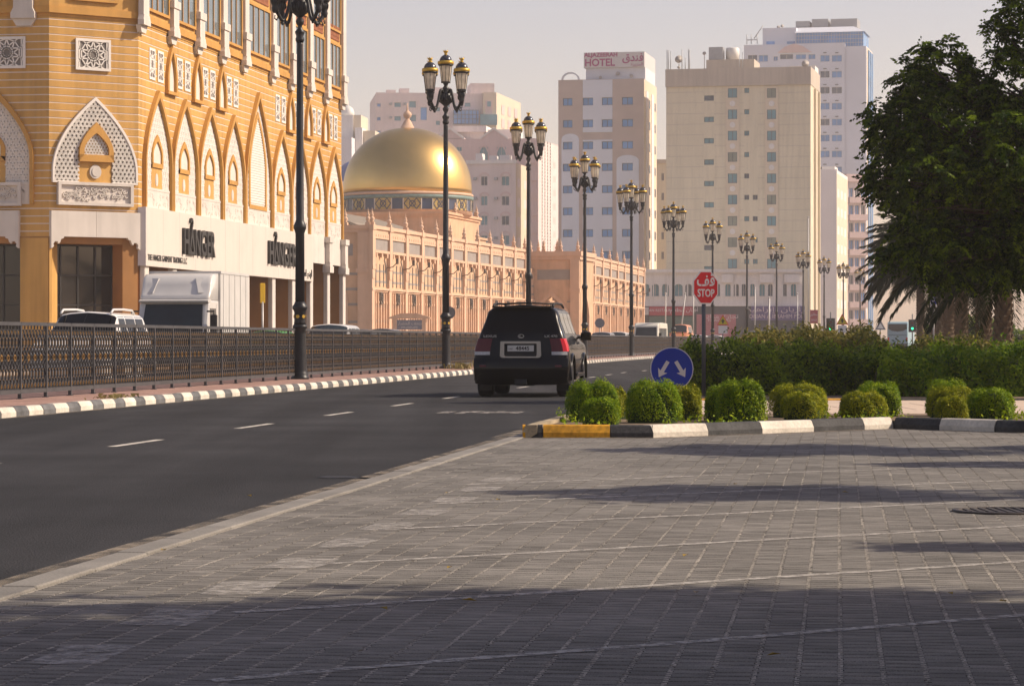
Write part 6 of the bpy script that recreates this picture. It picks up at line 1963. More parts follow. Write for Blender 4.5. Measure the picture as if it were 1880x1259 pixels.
simple_car('grey_car', 'dark grey car just left of the museum name board', 'car', px(688, 139), 139, rd(139), m_greypaint, 4.5, 1.85, 1.75)
simple_car('white_van', 'white van peeping out beside the black car roof', 'van', px(902, 168), 168, rd(168), m_whitepaint, 4.7, 1.8, 2.35, 'van')
simple_car('silver_car', 'silver car between the black car mirror and the minibus', 'car', px(1098, 196), 196, rd(196), m_silver, 4.5, 1.85, 1.75)
simple_car('white_car', 'white hatchback left of the white minibus', 'car', px(1128, 208), 208, rd(208), m_whitepaint, 4.3, 1.8, 1.8)
simple_car('white_car', 'small white car tucked against the minibus side', 'car', px(1158, 236), 236, rd(236), m_whitepaint, 4.3, 1.8, 1.7)
simple_car('orange_van', 'orange van behind the white minibus', 'van', px(1245, 262), 262, rd(262), m_orange, 4.9, 1.9, 2.7, 'van')
simple_car('white_car', 'white saloon left of the stop sign post', 'car', px(1276, 235), 235, rd(235), m_whitepaint, 4.5, 1.8, 1.62)
simple_car('white_car', 'white car right of the stop sign post', 'car', px(1306, 246), 246, rd(246), m_whitepaint, 4.5, 1.8, 1.62)
simple_car('silver_car', 'silver car driving away past the hedge top', 'car', px(1389, 170), 170, rd(170)-.1, m_silver, 4.6, 1.85, 1.75, facing=1)
simple_car('white_car', 'white car waiting under the far warning sign', 'car', px(1512, 300), 300, -.2, m_whitepaint, 4.5, 1.85, 1.75)

# ---- white box truck
m_truckw = mat('truck_white', (0.62, 0.60, 0.57), rough=0.3, var=0.04, coat=0.3)
m_truckbox = mat('truck_box_white', (0.56, 0.545, 0.52), rough=0.5, var=0.05, streak=0.06)
TY = 86.0
tk = thing('white_truck', 'white box lorry with roof fairing driving beyond the fence', 'lorry', (px(316, TY), TY, 0), rd(TY) + math.pi)
w2 = 1.12
def hull(prof, w0, w1, ytap=.06):
    """side profile (y,z) list extruded in x with rounded edges"""
    b = MB(); n = len(prof)
    cx = sum(p[0] for p in prof)/n; cz = sum(p[1] for p in prof)/n
    sec = []
    for x, k in ((-w0, .86), (-w0*.975, .955), (-w0*.90, 1.0), (w0*.90, 1.0), (w0*.975, .955), (w0, .86)):
        sec.append([(x, cx+(y-cx)*(1-(1-k)*.5), cz+(z-cz)*(1-(1-k)*.5)) for y, z in prof])
    vs = [p for s_ in sec for p in s_]
    fs = [tuple(range(n)), tuple((len(sec)-1)*n + i for i in range(n-1, -1, -1))]
    for s_ in range(len(sec)-1):
        fs += [(s_*n+i, (s_+1)*n+i, (s_+1)*n+(i+1) % n, s_*n+(i+1) % n) for i in range(n)]
    b.add(vs, fs, 0, False); return b
cab = [(-1.7, .45), (.0, .45), (.06, .8), (.04, 1.35), (-.32, 2.32), (-.55, 2.42), (-1.7, 2.42)]
hull(cab, w2, 0).build('cab', m_truckw, tk)
fa = [(-1.7, 2.40), (-.34, 2.40), (-.33, 2.50), (-.46, 2.60), (-.60, 2.90), (-.76, 3.14), (-.98, 3.25), (-1.7, 3.29)]
b = hull(fa, w2*.99, 0); b.sm = [True]*len(b.sm); b.build('roof_fairing', m_truckw, tk)
for s in (-1, 1):
    b = MB(); b.add([(s*1.02, -.50, 2.64), (s*.74, -.44, 2.64), (s*.60, -.68, 3.10), (s*.98, -.78, 3.12), (s*1.02, -.62, 2.64), (s*.70, -.56, 2.64), (s*.56, -.80, 3.10), (s*.98, -.90, 3.12)],
        [(0, 1, 2, 3), (0, 4, 5, 1), (1, 5, 6, 2), (2, 6, 7, 3), (3, 7, 4, 0)]); b.build('fairing_cheek', m_truckw, tk)
hull([(-.62, 2.33), (-.16, 2.33), (-.12, 2.39), (-.40, 2.44), (-.62, 2.44)], w2*1.0, 0).build('sun_visor', m_truckw, tk)
b = MB(); n1 = Vector((0, .97, .36)); b.add([(-.98, .055, 1.40), (.98, .055, 1.40), (.92, -.285, 2.27), (-.92, -.285, 2.27)], [(0, 1, 2, 3)]); 
b.build('windscreen', m_carglass2, tk, T(0, .014, .006))
b = MB(); b.box(-1.16, 1.16, -6.0, -1.75, .95, 3.30); bx_ = b.build('box_body', m_truckbox, tk)
for k in range(5):
    for s in (-1, 1): b = MB(); b.box(*sorted((s*1.16, s*1.175)), -5.6+k*.85, -5.54+k*.85, .95, 3.3); b.build('box_rib', m_truckbox, bx_)
b = MB(); b.box(-1.18, 1.18, -6.02, -1.73, 3.28, 3.36); b.build('roof_trim', m_truckbox, bx_)
b = MB(); b.box(-.5, .5, -6, .0, .55, .85); b.build('chassis', m_plastic, tk)
b = MB(); b.box(-1.1, 1.1, -.1, .16, .4, .75); b.build('bumper', m_plastic, tk)
for s in (-1, 1):
    b = MB(); b.box(*sorted((s*.7, s*1.02)), .06, .14, .85, 1.05); b.build('headlight', m_clearlens, tk)
    b = MB(); b.cbox(*sorted((s*1.22, s*1.44)), -.12, .0, 1.35, 1.95, .03); b.tube([(s*1.1, -.1, 2.05), (s*1.33, -.06, 2.05), (s*1.33, -.06, 1.9)], .03, 6); b.build('mirror', m_plastic, tk)
    b = MB(); b.box(*sorted((s*1.115, s*1.128)), -1.25, -.42, 1.4, 2.15); b.build('side_window', m_carglass2, tk)
    for y in (-.75, -4.6):
        w = O('wheel', WM[0], tk, T(s*.95, y, .40)); O('rim', WM[1], w)
for a in (-.5, .35):
    b = MB(); b.strip((a-.28, 1.43), (a+.25, 1.56), .03, 0, .012); b.build('wiper', m_plastic, tk, T(0, .062, .0))
b = MB(); b.box(-.75, .75, .06, .085, .95, 1.22); b.build('grille', m_plastic, tk)
for s in (-1, 1):
    b = MB(); b.box(*sorted((s*1.112, s*1.122)), -1.32, -1.30, .6, 2.3); b.box(*sorted((s*1.112, s*1.122)), -.30, -.28, .6, 1.4); b.build('door_seam', m_plastic, tk)
    pass

# ---- white minibus
m_buswhite = mat('minibus_cream', (0.70, 0.66, 0.56), rough=0.35, var=0.04)
BY = 226.0
mb_ = thing('minibus', 'cream minibus with a wide dark windscreen driving beyond the fence', 'minibus', (px(1186, BY), BY, 0), rd(BY) + math.pi)
hull([(-6.2, .4), (.0, .4), (.08, .9), (.02, 1.4), (-.28, 2.35), (-.6, 2.58), (-3, 2.62), (-6.0, 2.58), (-6.2, 2.3)], 1.02, 0).build('body', m_buswhite, mb_)
b = MB(); b.add([(-.92, .06, 1.28), (.92, .06, 1.28), (.84, -.23, 2.22), (-.84, -.23, 2.22)], [(0, 1, 2, 3)]); b.build('windscreen', m_carglass2, mb_, T(0, .03, .01))
for s in (-1, 1):
    for k in range(5): b = MB(); b.box(*sorted((s*1.02, s*1.03)), -1.5-k*.95, -.7-k*.95, 1.4, 2.15); b.build('side_window', m_carglass2, mb_)
    b = MB(); b.box(*sorted((s*.6, s*.92)), .06, .11, .75, .95); b.build('headlight', m_clearlens, mb_)
    b = MB(); b.box(*sorted((s*1.08, s*1.3)), -.05, .05, 1.3, 1.75); b.build('mirror', m_plastic, mb_)
    for y in (-1.0, -4.8):
        w = O('wheel', WM[0], mb_, T(s*.88, y, .385)); O('rim', WM[1], w)
b = MB(); b.box(-1.0, 1.0, 0, .14, .4, .7); b.build('bumper', m_buswhite, mb_)
# ---- pale blue coach seen from the back
CY = 330.0
co = thing('blue_coach', 'pale blue coach seen from behind under the palms', 'coach', (px(1648, CY), CY, 0), -.22)
hull([(0, .35), (-.02, 1.2), (.0, 2.2), (.25, 3.25), (.6, 3.4), (10.5, 3.4), (11, 3.0), (11, .35)], 1.27, 0).build('body', m_busblue, co)
b = MB(); pl = [(-1.1, 3.1), (-1.12, 2.55), (-.7, 2.32), (0, 2.22), (.7, 2.32), (1.12, 2.55), (1.1, 3.1)]; b.prism(pl[::-1], -.06, .1); b.build('rear_window', m_carglass2, co)
b = MB(); b.box(-1.1, 1.1, -.06, .0, 1.75, 1.8); b.box(-1.2, 1.2, -.08, .0, .4, .75); b.build('panel_line', m_plastic, co)
for s in (-1, 1):
    b = MB(); b.box(*sorted((s*1.0, s*1.2)), -.06, .02, 1.0, 1.5); b.build('tail_light', m_brightlens, co)
    for y in (2.4, 8.8): w = O('wheel', WM[0], co, T(s*1.08, y, .42)); O('rim', WM[1], w)
# ------------------------------------------------------------------ signs and street furniture
m_stopred = mat('stop_red', (0.66, 0.004, 0.018), rough=0.4, var=0.06, scale=6)
m_retro = mat('retro_white', (0.80, 0.77, 0.74), rough=0.45, var=0.03)
m_pole = mat('sign_pole_grey', (0.10, 0.105, 0.11), rough=0.5, metal=0.4, var=0.12, scale=4)
m_polepale = mat('galvanised_pole', (0.40, 0.39, 0.38), rough=0.5, metal=0.3, var=0.1)
m_signblue = mat("sign_blue", (0.010, 0.032, 0.30), rough=0.4, var=0.05, scale=5)
m_arrowgrey = mat('arrow_white', (0.52, 0.51, 0.52), rough=0.5, var=0.05)
m_signyellow = mat('warning_yellow', (0.62, 0.50, 0.02), rough=0.5, var=0.05)
m_signback = mat('sign_back', (0.20, 0.20, 0.22), rough=0.6, metal=0.3, var=0.1)

SY = 50.0
st = thing('stop_sign', 'red octagonal stop sign with Arabic and English lettering on a grey post', 'sign', (px(1292, SY), SY, .115), rad(37))
zc = pz(528, SY) - .115; rO = .325
octo = lambda r: [(r*math.cos(rad(22.5+45*k)), zc + r*math.sin(rad(22.5+45*k))) for k in range(8)]
b = MB(); b.prism(octo(rO), -.055, -.04); pl = b.build('plate', m_retro, st)
b = MB(); b.prism(octo(rO-.022), -.058, -.054); b.build('red_field', m_stopred, pl)
O('lettering', text_mesh('STOP', .195, m_retro, .002, .88, 'CENTER', .005), pl, T(0, -.062, zc-.165))
O('lettering', text_mesh('\ufed2\ufed7', .30, m_retro, .002, .95, 'CENTER', .006), pl, T(0, -.062, zc+.035))
b = MB(); b.lathe([(.038, -.1), (.038, zc+.2)], 14); b.build('post', m_pole, st)
for z in (-.15, .15): b = MB(); b.box(-.06, .06, -.045, .045, zc+z-.015, zc+z+.015); b.build('clamp', m_pole, st)
SY2 = 38.0
bs = thing('keep_either_side_sign', 'round blue sign with two slanting pale arrows, low behind the bushes', 'sign', (px(1233, SY2), SY2, .12), rad(2))
zc = pz(677, SY2) - .12
ci = lambda r, n=40: [(r*math.cos(2*math.pi*k/n), zc+r*math.sin(2*math.pi*k/n)) for k in range(n)]
b = MB(); b.prism(ci(.302), -.045, -.03); pl = b.build('plate', m_arrowgrey, bs)
b = MB(); b.prism(ci(.289), -.048, -.044); b.build('blue_field', m_signblue, pl)
for s in (-1, 1):
    b = MB(); w = .026
    a = Vector((s*.055, .105)); e = Vector((s*.185, -.115)); d = (e-a).normalized(); n_ = Vector((-d.y, d.x))
    sh = e - d*.095
    P_ = [a+n_*w, sh+n_*w, sh+n_*.075+d*(-.015), e+d*.0, sh-n_*.075+d*(-.015), sh-n_*w, a-n_*w]
    b.prism([(p.x, zc+p.y) for p in P_], -.052, -.046); b.build('arrow', m_arrowgrey, pl)
b = MB(); b.lathe([(.03, -.1), (.03, zc+.1)], 10); b.build('post', m_pole, bs)
def warning(c, r, Y, label, size=.45, board=True):
    t = thing('warning_sign', label, 'sign', (px(c, Y), Y, 0), rad(5), 'yellow triangular warning signs')
    z = pz(r, Y); q = size
    b = MB(); b.prism([(-q, z-q*.8), (q, z-q*.8), (0, z+q*.95)], -.05, -.03); pl = b.build('plate', m_stopred, t)
    b = MB(); b.prism([(-q*.82, z-q*.68), (q*.82, z-q*.68), (0, z+q*.72)], -.055, -.048); b.build('yellow_field', m_signyellow, pl)
    b = MB(); b.strip((0, z-q*.5), (0, z+q*.2), .10, -.06, -.054); b.strip((-.12, z-q*.1), (.12, z-q*.1), .07, -.06, -.054); b.build('symbol', m_black, pl)
    if board: b = MB(); b.box(-q*.75, q*.75, -.05, -.03, z-q*1.5-.3, z-q*.9); b.build('lower_plate', m_retro, t)
    b = MB(); b.lathe([(.04, 0), (.04, z)], 8); b.build('post', m_pole, t)
warning(1327, 588, 190, 'yellow warning triangle over a white plate, right of the stop sign', .42)
warning(1546, 587, 200, 'yellow warning triangle before the pink balcony block', .45)
def backsign(c, r, Y, label, rad_=.4):
    t = thing('road_sign', label, 'sign', (px(c, Y), Y, .14), 0)
    z = pz(r, Y)-.14; b = MB(); b.prism([(rad_*math.cos(k*math.pi/10), z+rad_*math.sin(k*math.pi/10)) for k in range(20)], -.07, -.05); b.build('plate', m_signback, t)
    b = MB(); b.lathe([(.04, 0), (.04, z+.3)], 8); b.build('post', m_polepale, t)
backsign(824, 574, 150, 'grey back of a round sign beside the second lamp post', .36)
backsign(1101, 593, 232, 'grey back of a round sign before the far museum range', .42)
# traffic lights
m_green = glow('green_light', (0.02, 0.9, 0.35), 2.5)
def signal(c, r, Y, label, lean=True):
    t = thing('traffic_light', label, 'traffic light', (px(c, Y), Y, 0), rad(-8), 'traffic lights at the crossing')
    z = pz(r, Y)
    b = MB(); b.lathe([(.07, 0), (.06, z+1.6)], 8); b.build('post', m_pole, t)
    b = MB(); b.cbox(-.18, .18, -.28, -.05, z-.22, z+.78, .03); h = b.build('housing', m_plastic, t)
    b = MB(); b.prism([(-.42, z-.4), (.42, z-.4), (.42, z+1.0), (-.42, z+1.0)], -.045, -.02); b.build('backboard', m_plastic, t)
    for k, m in ((0, m_green), (1, m_plastic), (2, m_redlens)):
        b = MB(); b.prism([(.13*math.cos(q*math.pi/8), z+k*.3+.13*math.sin(q*math.pi/8)) for q in range(16)], -.30, -.27); b.build('lens', m, h)
signal(1525, 603, 265, 'traffic light showing green left of the far warning triangle')
signal(1675, 603, 300, 'traffic light showing green beside the pale blue coach')
t = thing('give_way_sign', 'dark triangular sign seen from behind near the coach', 'sign', (px(1616, 240), 240, 0), rad(8))
z = pz(597, 240); b = MB(); b.prism([(-.5, z-.4), (.5, z-.4), (0, z+.5)], -.05, -.03); b.build('plate', m_signback, t); b = MB(); b.prism([(-.28, z-.28), (.28, z-.28), (0, z+.22)], -.06, -.05); b.build('pale_triangle', m_retro, t); b = MB(); b.lathe([(.04, 0), (.04, z)], 8); b.build('post', m_pole, t)
# parking plate on a pale pole
t = thing('parking_sign', 'blue and white parking plate on a pale pole under the tree', 'sign', (px(1714, 95), 95, 0), rad(-6))
z = pz(556, 95); b = MB(); b.box(-.12, .12, -.05, -.035, z-.15, z+.2); p_ = b.build('plate', m_retro, t); b = MB(); b.box(-.10, .10, -.054, -.05, z-.05, z+.18); b.build('blue_field', m_signblue, p_); O('lettering', text_mesh('P', .2, m_retro, .002, 1, 'CENTER'), p_, T(0, -.058, z))
b = MB(); b.lathe([(.03, 0), (.03, z+.2)], 8); b.build('post', m_polepale, t)
# flag poles before the parade
for i, (c, r, Y, ln, lb) in enumerate(((1222, 540, 370, 0, 'thin pale pole before the red shop sign'), (1258, 540, 372, .6, 'leaning pale pole left of the stop sign'), (1273, 535, 374, 0, 'thin pale pole just behind the stop sign'),
        (1386, 530, 372, 0, 'thin pale pole before the purple sign\'s edge'), (1412, 548, 360, 0, 'stout pale pole before the purple sign'), (1464, 540, 376, 0, 'thin pale pole right of the purple sign'), (1484, 400, 396, 0, 'tall thin mast at the beige block corner'))):
    t = thing('flag_pole', lb, 'pole', (px(c, Y), Y, 0), 0, 'poles along the far street')
    b = MB(); b.tube([(-ln*1.4, 0, 0), (0, 0, pz(r, Y))], .09 if i != 4 else .14, 6); b.build('mast', m_polepale, t)
    b = MB(); b.lathe([(.12, 0), (.14, .12), (0, .25)], 8, 0, (0, 0, pz(r, Y))); b.build('ball', m_polepale, t)
# yellow hanging street banner near the arcade
t = thing('yellow_sign', 'yellow upright sign on a grey pole before the shop columns', 'sign', (px(482, 118), 118, 0), rad(20))
z = pz(520, 118); b = MB(); b.cbox(-.11, .11, -.04, .04, z-.85, z, .015); b.build('panel', mat('yellow_panel', (0.72, 0.42, 0.02), rough=0.5, var=0.08), t); b = MB(); b.lathe([(.05, 0), (.05, z-.8)], 8); b.build('post', m_polepale, t)
# parked taxi roof seen over the fence
simple_car('taxi', 'taxi with a green and red roof parked before the shop columns', 'car', px(475, 112), 112, rd(112), mat('taxi_green', (0.10, 0.42, 0.10), rough=.4, var=.05), 4.5, 1.8, 1.55)
# low dark wall behind the hedge
m_lowwall = mat('low_dark_wall', (0.05, 0.042, 0.036), rough=0.85, var=0.2, scale=1)
b = MB(); b.box(px(1740, 60), 22, 60, 60.3, 0, pz(638, 60)); b.box(px(1740, 60)-.05, 22, 59.95, 60.35, pz(638, 60), pz(638, 60)+.05)
tag(b.build('low_wall', m_lowwall), 'low dark wall between the hedge and the palm trunks', 'wall')
rl = thing('low_railing', 'low dark railing below the pale blue coach', 'railing', (px(1620, 75), 75, 0))
b = MB(); b.box(0, px(1700, 75)-px(1620, 75), 0, .2, pz(638, 75)-.05, pz(638, 75)+.03); b.build('rail', m_pole, rl)
for k in range(5):
    x = px(1622+18*k, 75)-px(1620, 75); b = MB(); b.box(x-.04, x+.04, .05, .15, 0, pz(638, 75)-.05); b.build('post', m_pole, rl)

# ------------------------------------------------------------------ plants
NR = np.random.default_rng(3)
m_bush = leafmat('clipped_bush_leaf', (0.10, 0.195, 0.007), (0.38, 0.46, 0.014), .32)
m_bushy = leafmat('yellowish_bush_leaf', (0.16, 0.20, 0.009), (0.46, 0.44, 0.018), .32)
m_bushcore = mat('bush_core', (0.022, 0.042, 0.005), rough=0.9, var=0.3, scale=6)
m_twig = mat('bush_twig', (0.09, 0.06, 0.035), rough=0.9, var=0.2)

def leaf_quads(C, Nrm, size, aspect=.5, jitter=.6, rng=NR):
    """C (n,3) centres, Nrm (n,3) rough normals -> vertices and faces"""
    n = len(C)
    N = Nrm + rng.normal(0, jitter, (n, 3)); N /= np.linalg.norm(N, axis=1, keepdims=True) + 1e-9
    A = rng.normal(0, 1, (n, 3)); A -= N*np.sum(A*N, axis=1, keepdims=True); A /= np.linalg.norm(A, axis=1, keepdims=True) + 1e-9
    B = np.cross(N, A)
    s = (size*rng.uniform(.65, 1.3, n))[:, None]
    V = np.empty((n, 4, 3))
    V[:, 0] = C - A*s; V[:, 1] = C + B*s*aspect + N*s*.12; V[:, 2] = C + A*s; V[:, 3] = C - B*s*aspect + N*s*.12
    return V.reshape(-1, 3), np.arange(n*4).reshape(-1, 4)

def bush(X, Y, w, d, h, label, yellow=False, seed=1, z0=.105):
    rng = np.random.default_rng(seed)
    t = thing('clipped_bush', label, 'bush', (X, Y, z0), 0, 'clipped bushes on the island')
    n = int(11500*max(.5, (w*h)/.35))
    # superellipsoid dome
    u = rng.uniform(0, 2*np.pi, n); v = np.arcsin(rng.uniform(-.0, 1.0, n)**.85)
    sg = lambda c, e: np.sign(c)*np.abs(c)**e
    lump = 1 + .055*np.sin(3*u + seed) + .045*np.sin(5*u+2*seed+3*v) + .02*np.sin(11*u+7*v+seed) + rng.normal(0, .022, n) + (rng.random(n) < .02)*rng.uniform(.02, .09, n)
    r = rng.uniform(.90, 1.02, n)**1.0*lump
    x = sg(np.cos(v), .58)*sg(np.cos(u), .85)*w/2*r; y = sg(np.cos(v), .58)*sg(np.sin(u), .85)*d/2*r; z = sg(np.sin(v), .70)*h*r
    C = np.stack([x, y, z+.02], 1); Nn = np.stack([x/(w*w), y/(d*d), z/(h*h)*.6], 1); Nn /= np.linalg.norm(Nn, axis=1, keepdims=True)+1e-9
    V, Q = leaf_quads(C, Nn, .0135, .55, .5, rng)
    tn = np.clip(rng.normal(.35, .3, n) + .25*np.sin(4*u+seed)*np.cos(5*v), 0, 1)
    O('foliage', npmesh('foliage', V, Q, m_bushy if yellow else m_bush, tn), t)
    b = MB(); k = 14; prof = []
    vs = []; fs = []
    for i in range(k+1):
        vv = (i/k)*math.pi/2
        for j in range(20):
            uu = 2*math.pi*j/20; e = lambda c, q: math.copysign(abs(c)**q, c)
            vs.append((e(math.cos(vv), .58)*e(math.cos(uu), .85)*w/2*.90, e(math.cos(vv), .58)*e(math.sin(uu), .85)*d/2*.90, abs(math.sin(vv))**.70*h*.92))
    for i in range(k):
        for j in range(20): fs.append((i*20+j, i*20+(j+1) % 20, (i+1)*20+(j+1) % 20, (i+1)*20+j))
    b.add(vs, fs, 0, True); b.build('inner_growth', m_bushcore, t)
    b = MB(); b.tube([(0, 0, -.03), (.01, 0, h*.4)], .025, 6); b.build('stem', m_twig, t)
BU = [(1090, 98, 704, 34.6, 0, 'clipped bush at the island tip, half hidden by a smaller one'), (1103, 74, 735, 33.0, 0, 'small low clipped bush at the island tip, nearest the yellow kerb'),
      (1128, 50, 716, 35.6, 1, 'yellowish clipped bush wedged behind the first pair'),
      (1198, 102, 703, 34.0, 0, 'large clipped bush directly below the blue arrow sign'), (1256, 64, 712, 35.2, 1, 'yellowish bush right under the blue sign rim'),
      (1332, 78, 712, 34.7, 0, 'clipped bush merging into the big round one below the stop sign'), (1362, 90, 703, 34.2, 0, 'biggest bright clipped bush, below and right of the stop sign'),
      (1468, 108, 709, 36.4, 1, 'broad yellow-green bush behind a lower one in the row'), (1472, 74, 724, 35.3, 1, 'low rounded yellow-green bush in front of the broad one'),
      (1583, 86, 722, 35.9, 1, 'front bush of the pair before the pale path'), (1610, 86, 706, 36.9, 0, 'taller rear bush of the pair before the pale path'),
      (1738, 78, 702, 37.0, 0, 'tallest bush at the back of the right-hand cluster'), (1748, 90, 714, 36.2, 1, 'yellowish middle bush of the right-hand cluster'),
      (1748, 60, 733, 35.0, 1, 'smallest bush, front of the right-hand cluster'), (1820, 86, 717, 35.3, 0, 'bright square-topped bush at the right end of the cluster')]
for i, (c, w, r, Y, ye, lb) in enumerate(BU):
    s = 5000/Y; bush(px(c, Y), Y, w/s, w/s*.85, pz(r, Y)-.105, lb, bool(ye), 11+i)
# low ground cover between the bushes
def scatter(name, label, pts, size, m, kind='stuff', cat='ground cover', seed=5, jit=1.0):
    rng = np.random.default_rng(seed); C = np.array(pts); n = len(C)
    Nn = np.tile(np.array([[0, -.3, 1.0]]), (n, 1)); V, Q = leaf_quads(C, Nn, size, .5, jit, rng)
    tag(O(name, npmesh(name, V, Q, m, rng.uniform(0, 1, n))), label, cat, kind=kind)
pp = []
for _ in range(3200):
    x = R.uniform(.6, 8.5); fy = np.interp(x, [0, 1.64, 2.3, 4.88, 6.25, 9.5], [31.6, 31.6, 32.3, 34.9, 33.2, 32.0]); y = R.uniform(fy+.35, 37)
    if math.sin(x*3.1)+math.sin(y*4.3+x) > .25: pp.append((x, y, .11 + abs(R.gauss(0, .05))))
scatter('low_leaves', 'low green leaves between the clipped bushes', pp, .03, m_bush)

# hedge masses
m_hedge = leafmat('hedge_leaf', (0.044, 0.088, 0.009), (0.27, 0.36, 0.018), .4)
m_hedge2 = leafmat('hedge_leaf_bright', (0.07, 0.15, 0.008), (0.27, 0.37, 0.014), .35)
m_hedge3 = leafmat('hedge_leaf_bronze', (0.055, 0.075, 0.014), (0.28, 0.23, 0.05), .35)
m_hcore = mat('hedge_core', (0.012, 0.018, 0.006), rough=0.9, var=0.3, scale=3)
def hedge(name, label, x0, x1, y0, y1, hfun, m, dens=520, size=.04, seed=1, z0=.1):
    rng = np.random.default_rng(seed)
    t = thing(name, label, 'hedge', ((x0+x1)/2, (y0+y1)/2, z0), 0)
    cx, cy = (x0+x1)/2, (y0+y1)/2
    nF = int((x1-x0)*1.3*dens*2.6); nT = int((x1-x0)*(y1-y0)*dens); nS = int((y1-y0)*1.3*dens)
    xs = rng.uniform(x0, x1, nF); H = np.array([hfun(x) for x in xs]); zs = rng.uniform(0, 1, nF)*H
    bulge = .12*np.sin(xs*3.1+zs*4) + .08*np.sin(xs*7.3+1) + .10*np.sin(zs*5+xs*2) + .06*np.sin(xs*13+zs*9)
    C1 = np.stack([xs, y0 + bulge - .06 + np.abs(rng.normal(0, .16, nF)), zs], 1); N1 = np.tile([[0, -1, .5]], (nF, 1))
    xt = rng.uniform(x0, x1, nT); yt = rng.uniform(y0, y1, nT); Ht = np.array([hfun(x) for x in xt])
    ed = np.minimum(1, np.minimum(xt-x0, x1-xt)/.4)
    C2 = np.stack([xt, yt, Ht*(.9+.1*ed) + .07*np.sin(xt*5+yt*3) + rng.normal(0, .05, nT) + rng.exponential(.035, nT)], 1); N2 = np.tile([[0, -.2, 1]], (nT, 1))
    ys = rng.uniform(y0, y1, nS); zs2 = rng.uniform(0, 1, nS)*hfun(x0)
    C3 = np.stack([x0 + .08*np.sin(ys*4+zs2*3) + np.abs(rng.normal(0, .1, nS)), ys, zs2], 1); N3 = np.tile([[-1, 0, .4]], (nS, 1))
    # shoots
    nsh = int((x1-x0)*26); sx = rng.uniform(x0, x1, nsh); sy = rng.uniform(y0, y1, nsh); L = []
    for a, c in zip(sx, sy):
        h = hfun(a); ln = rng.uniform(.06, .36); dx, dy = rng.normal(0, .25, 2)
        for k in range(9):
            f = k/8; L.append((a+dx*ln*f+rng.normal(0, .02), c+dy*ln*f+rng.normal(0, .02), h+ln*f))
    C4 = np.array(L); N4 = np.tile([[0, -.3, .6]], (len(L), 1))
    C = np.concatenate([C1, C2, C3, C4]); Nn = np.concatenate([N1, N2, N3, N4]).astype(float)
    C[:, 0] -= cx; C[:, 1] -= cy
    V, Q = leaf_quads(C, Nn, size, .45, .8, rng)
    clump = .5+.5*np.sin(C[:, 0]*2.3+seed)*np.sin(C[:, 0]*.9+C[:, 2]*3)
    tn = np.clip(rng.normal(.18, .36, len(C)) + .45*clump, 0, 1)
    O('foliage', npmesh('foliage', V, Q, m, tn), t)
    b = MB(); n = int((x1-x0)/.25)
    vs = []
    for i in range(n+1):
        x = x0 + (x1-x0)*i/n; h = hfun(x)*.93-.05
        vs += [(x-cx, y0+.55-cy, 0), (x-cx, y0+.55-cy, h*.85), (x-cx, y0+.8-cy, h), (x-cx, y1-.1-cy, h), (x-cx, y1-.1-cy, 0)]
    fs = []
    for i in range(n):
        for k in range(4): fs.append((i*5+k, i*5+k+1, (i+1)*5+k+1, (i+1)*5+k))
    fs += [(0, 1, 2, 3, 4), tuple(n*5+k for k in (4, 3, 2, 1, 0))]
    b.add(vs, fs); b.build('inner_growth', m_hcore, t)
    b = MB()
    for k in range(int((x1-x0)*2)):
        x = x0 + .2 + k*.5; b.tube([(x-cx, y0+.25-cy, -.05), (x-cx+R.uniform(-.1, .1), y0+.2-cy, .5)], .015, 5)
    b.build('stem', m_twig, t)['kind'] = 'stuff'
def hz_(c0, r0, pts, Y):
    xs = [px(c, Y) for c, r in pts]; zs = [pz(r+7, Y)-.1 for c, r in pts]
    return lambda x: float(np.interp(x, xs, zs)) + .075*math.sin(x*4.7) + .05*math.sin(x*9.3+1) + .035*math.sin(x*17.1)
hedge('mixed_hedge', 'olive green mixed hedge behind the stop sign post', px(1258, 50.5), px(1640, 50.5), 50.5, 53.0, hz_(0, 0, [(1250, 640), (1290, 632), (1330, 640), (1440, 642), (1560, 648), (1640, 655)], 50.5), m_hedge, 560, .042, 21)
hedge('bright_hedge', 'bright green hedge stretch at the right edge above the bushes', px(1620, 49.5), 16.0, 49.5, 53.5, hz_(0, 0, [(1620, 660), (1700, 652), (1760, 650), (1820, 652), (1880, 648), (2400, 648)], 49.5), m_hedge2, 560, .042, 22)
hedge('tall_dark_hedge', 'taller bronze-tinged hedge row with ragged top behind the olive hedge', px(1375, 62), px(1632, 62), 62, 66, hz_(0, 0, [(1370, 628), (1410, 618), (1450, 612), (1520, 616), (1600, 612), (1632, 622)], 62), m_hedge3, 420, .05, 23)
hedge('tall_dark_hedge', 'ragged bronze-tinged hedge row below the palm trunks', px(1690, 56), 17.0, 56, 59, hz_(0, 0, [(1690, 642), (1725, 626), (1800, 634), (1880, 645), (2400, 645)], 56), m_hedge3, 420, .05, 24)

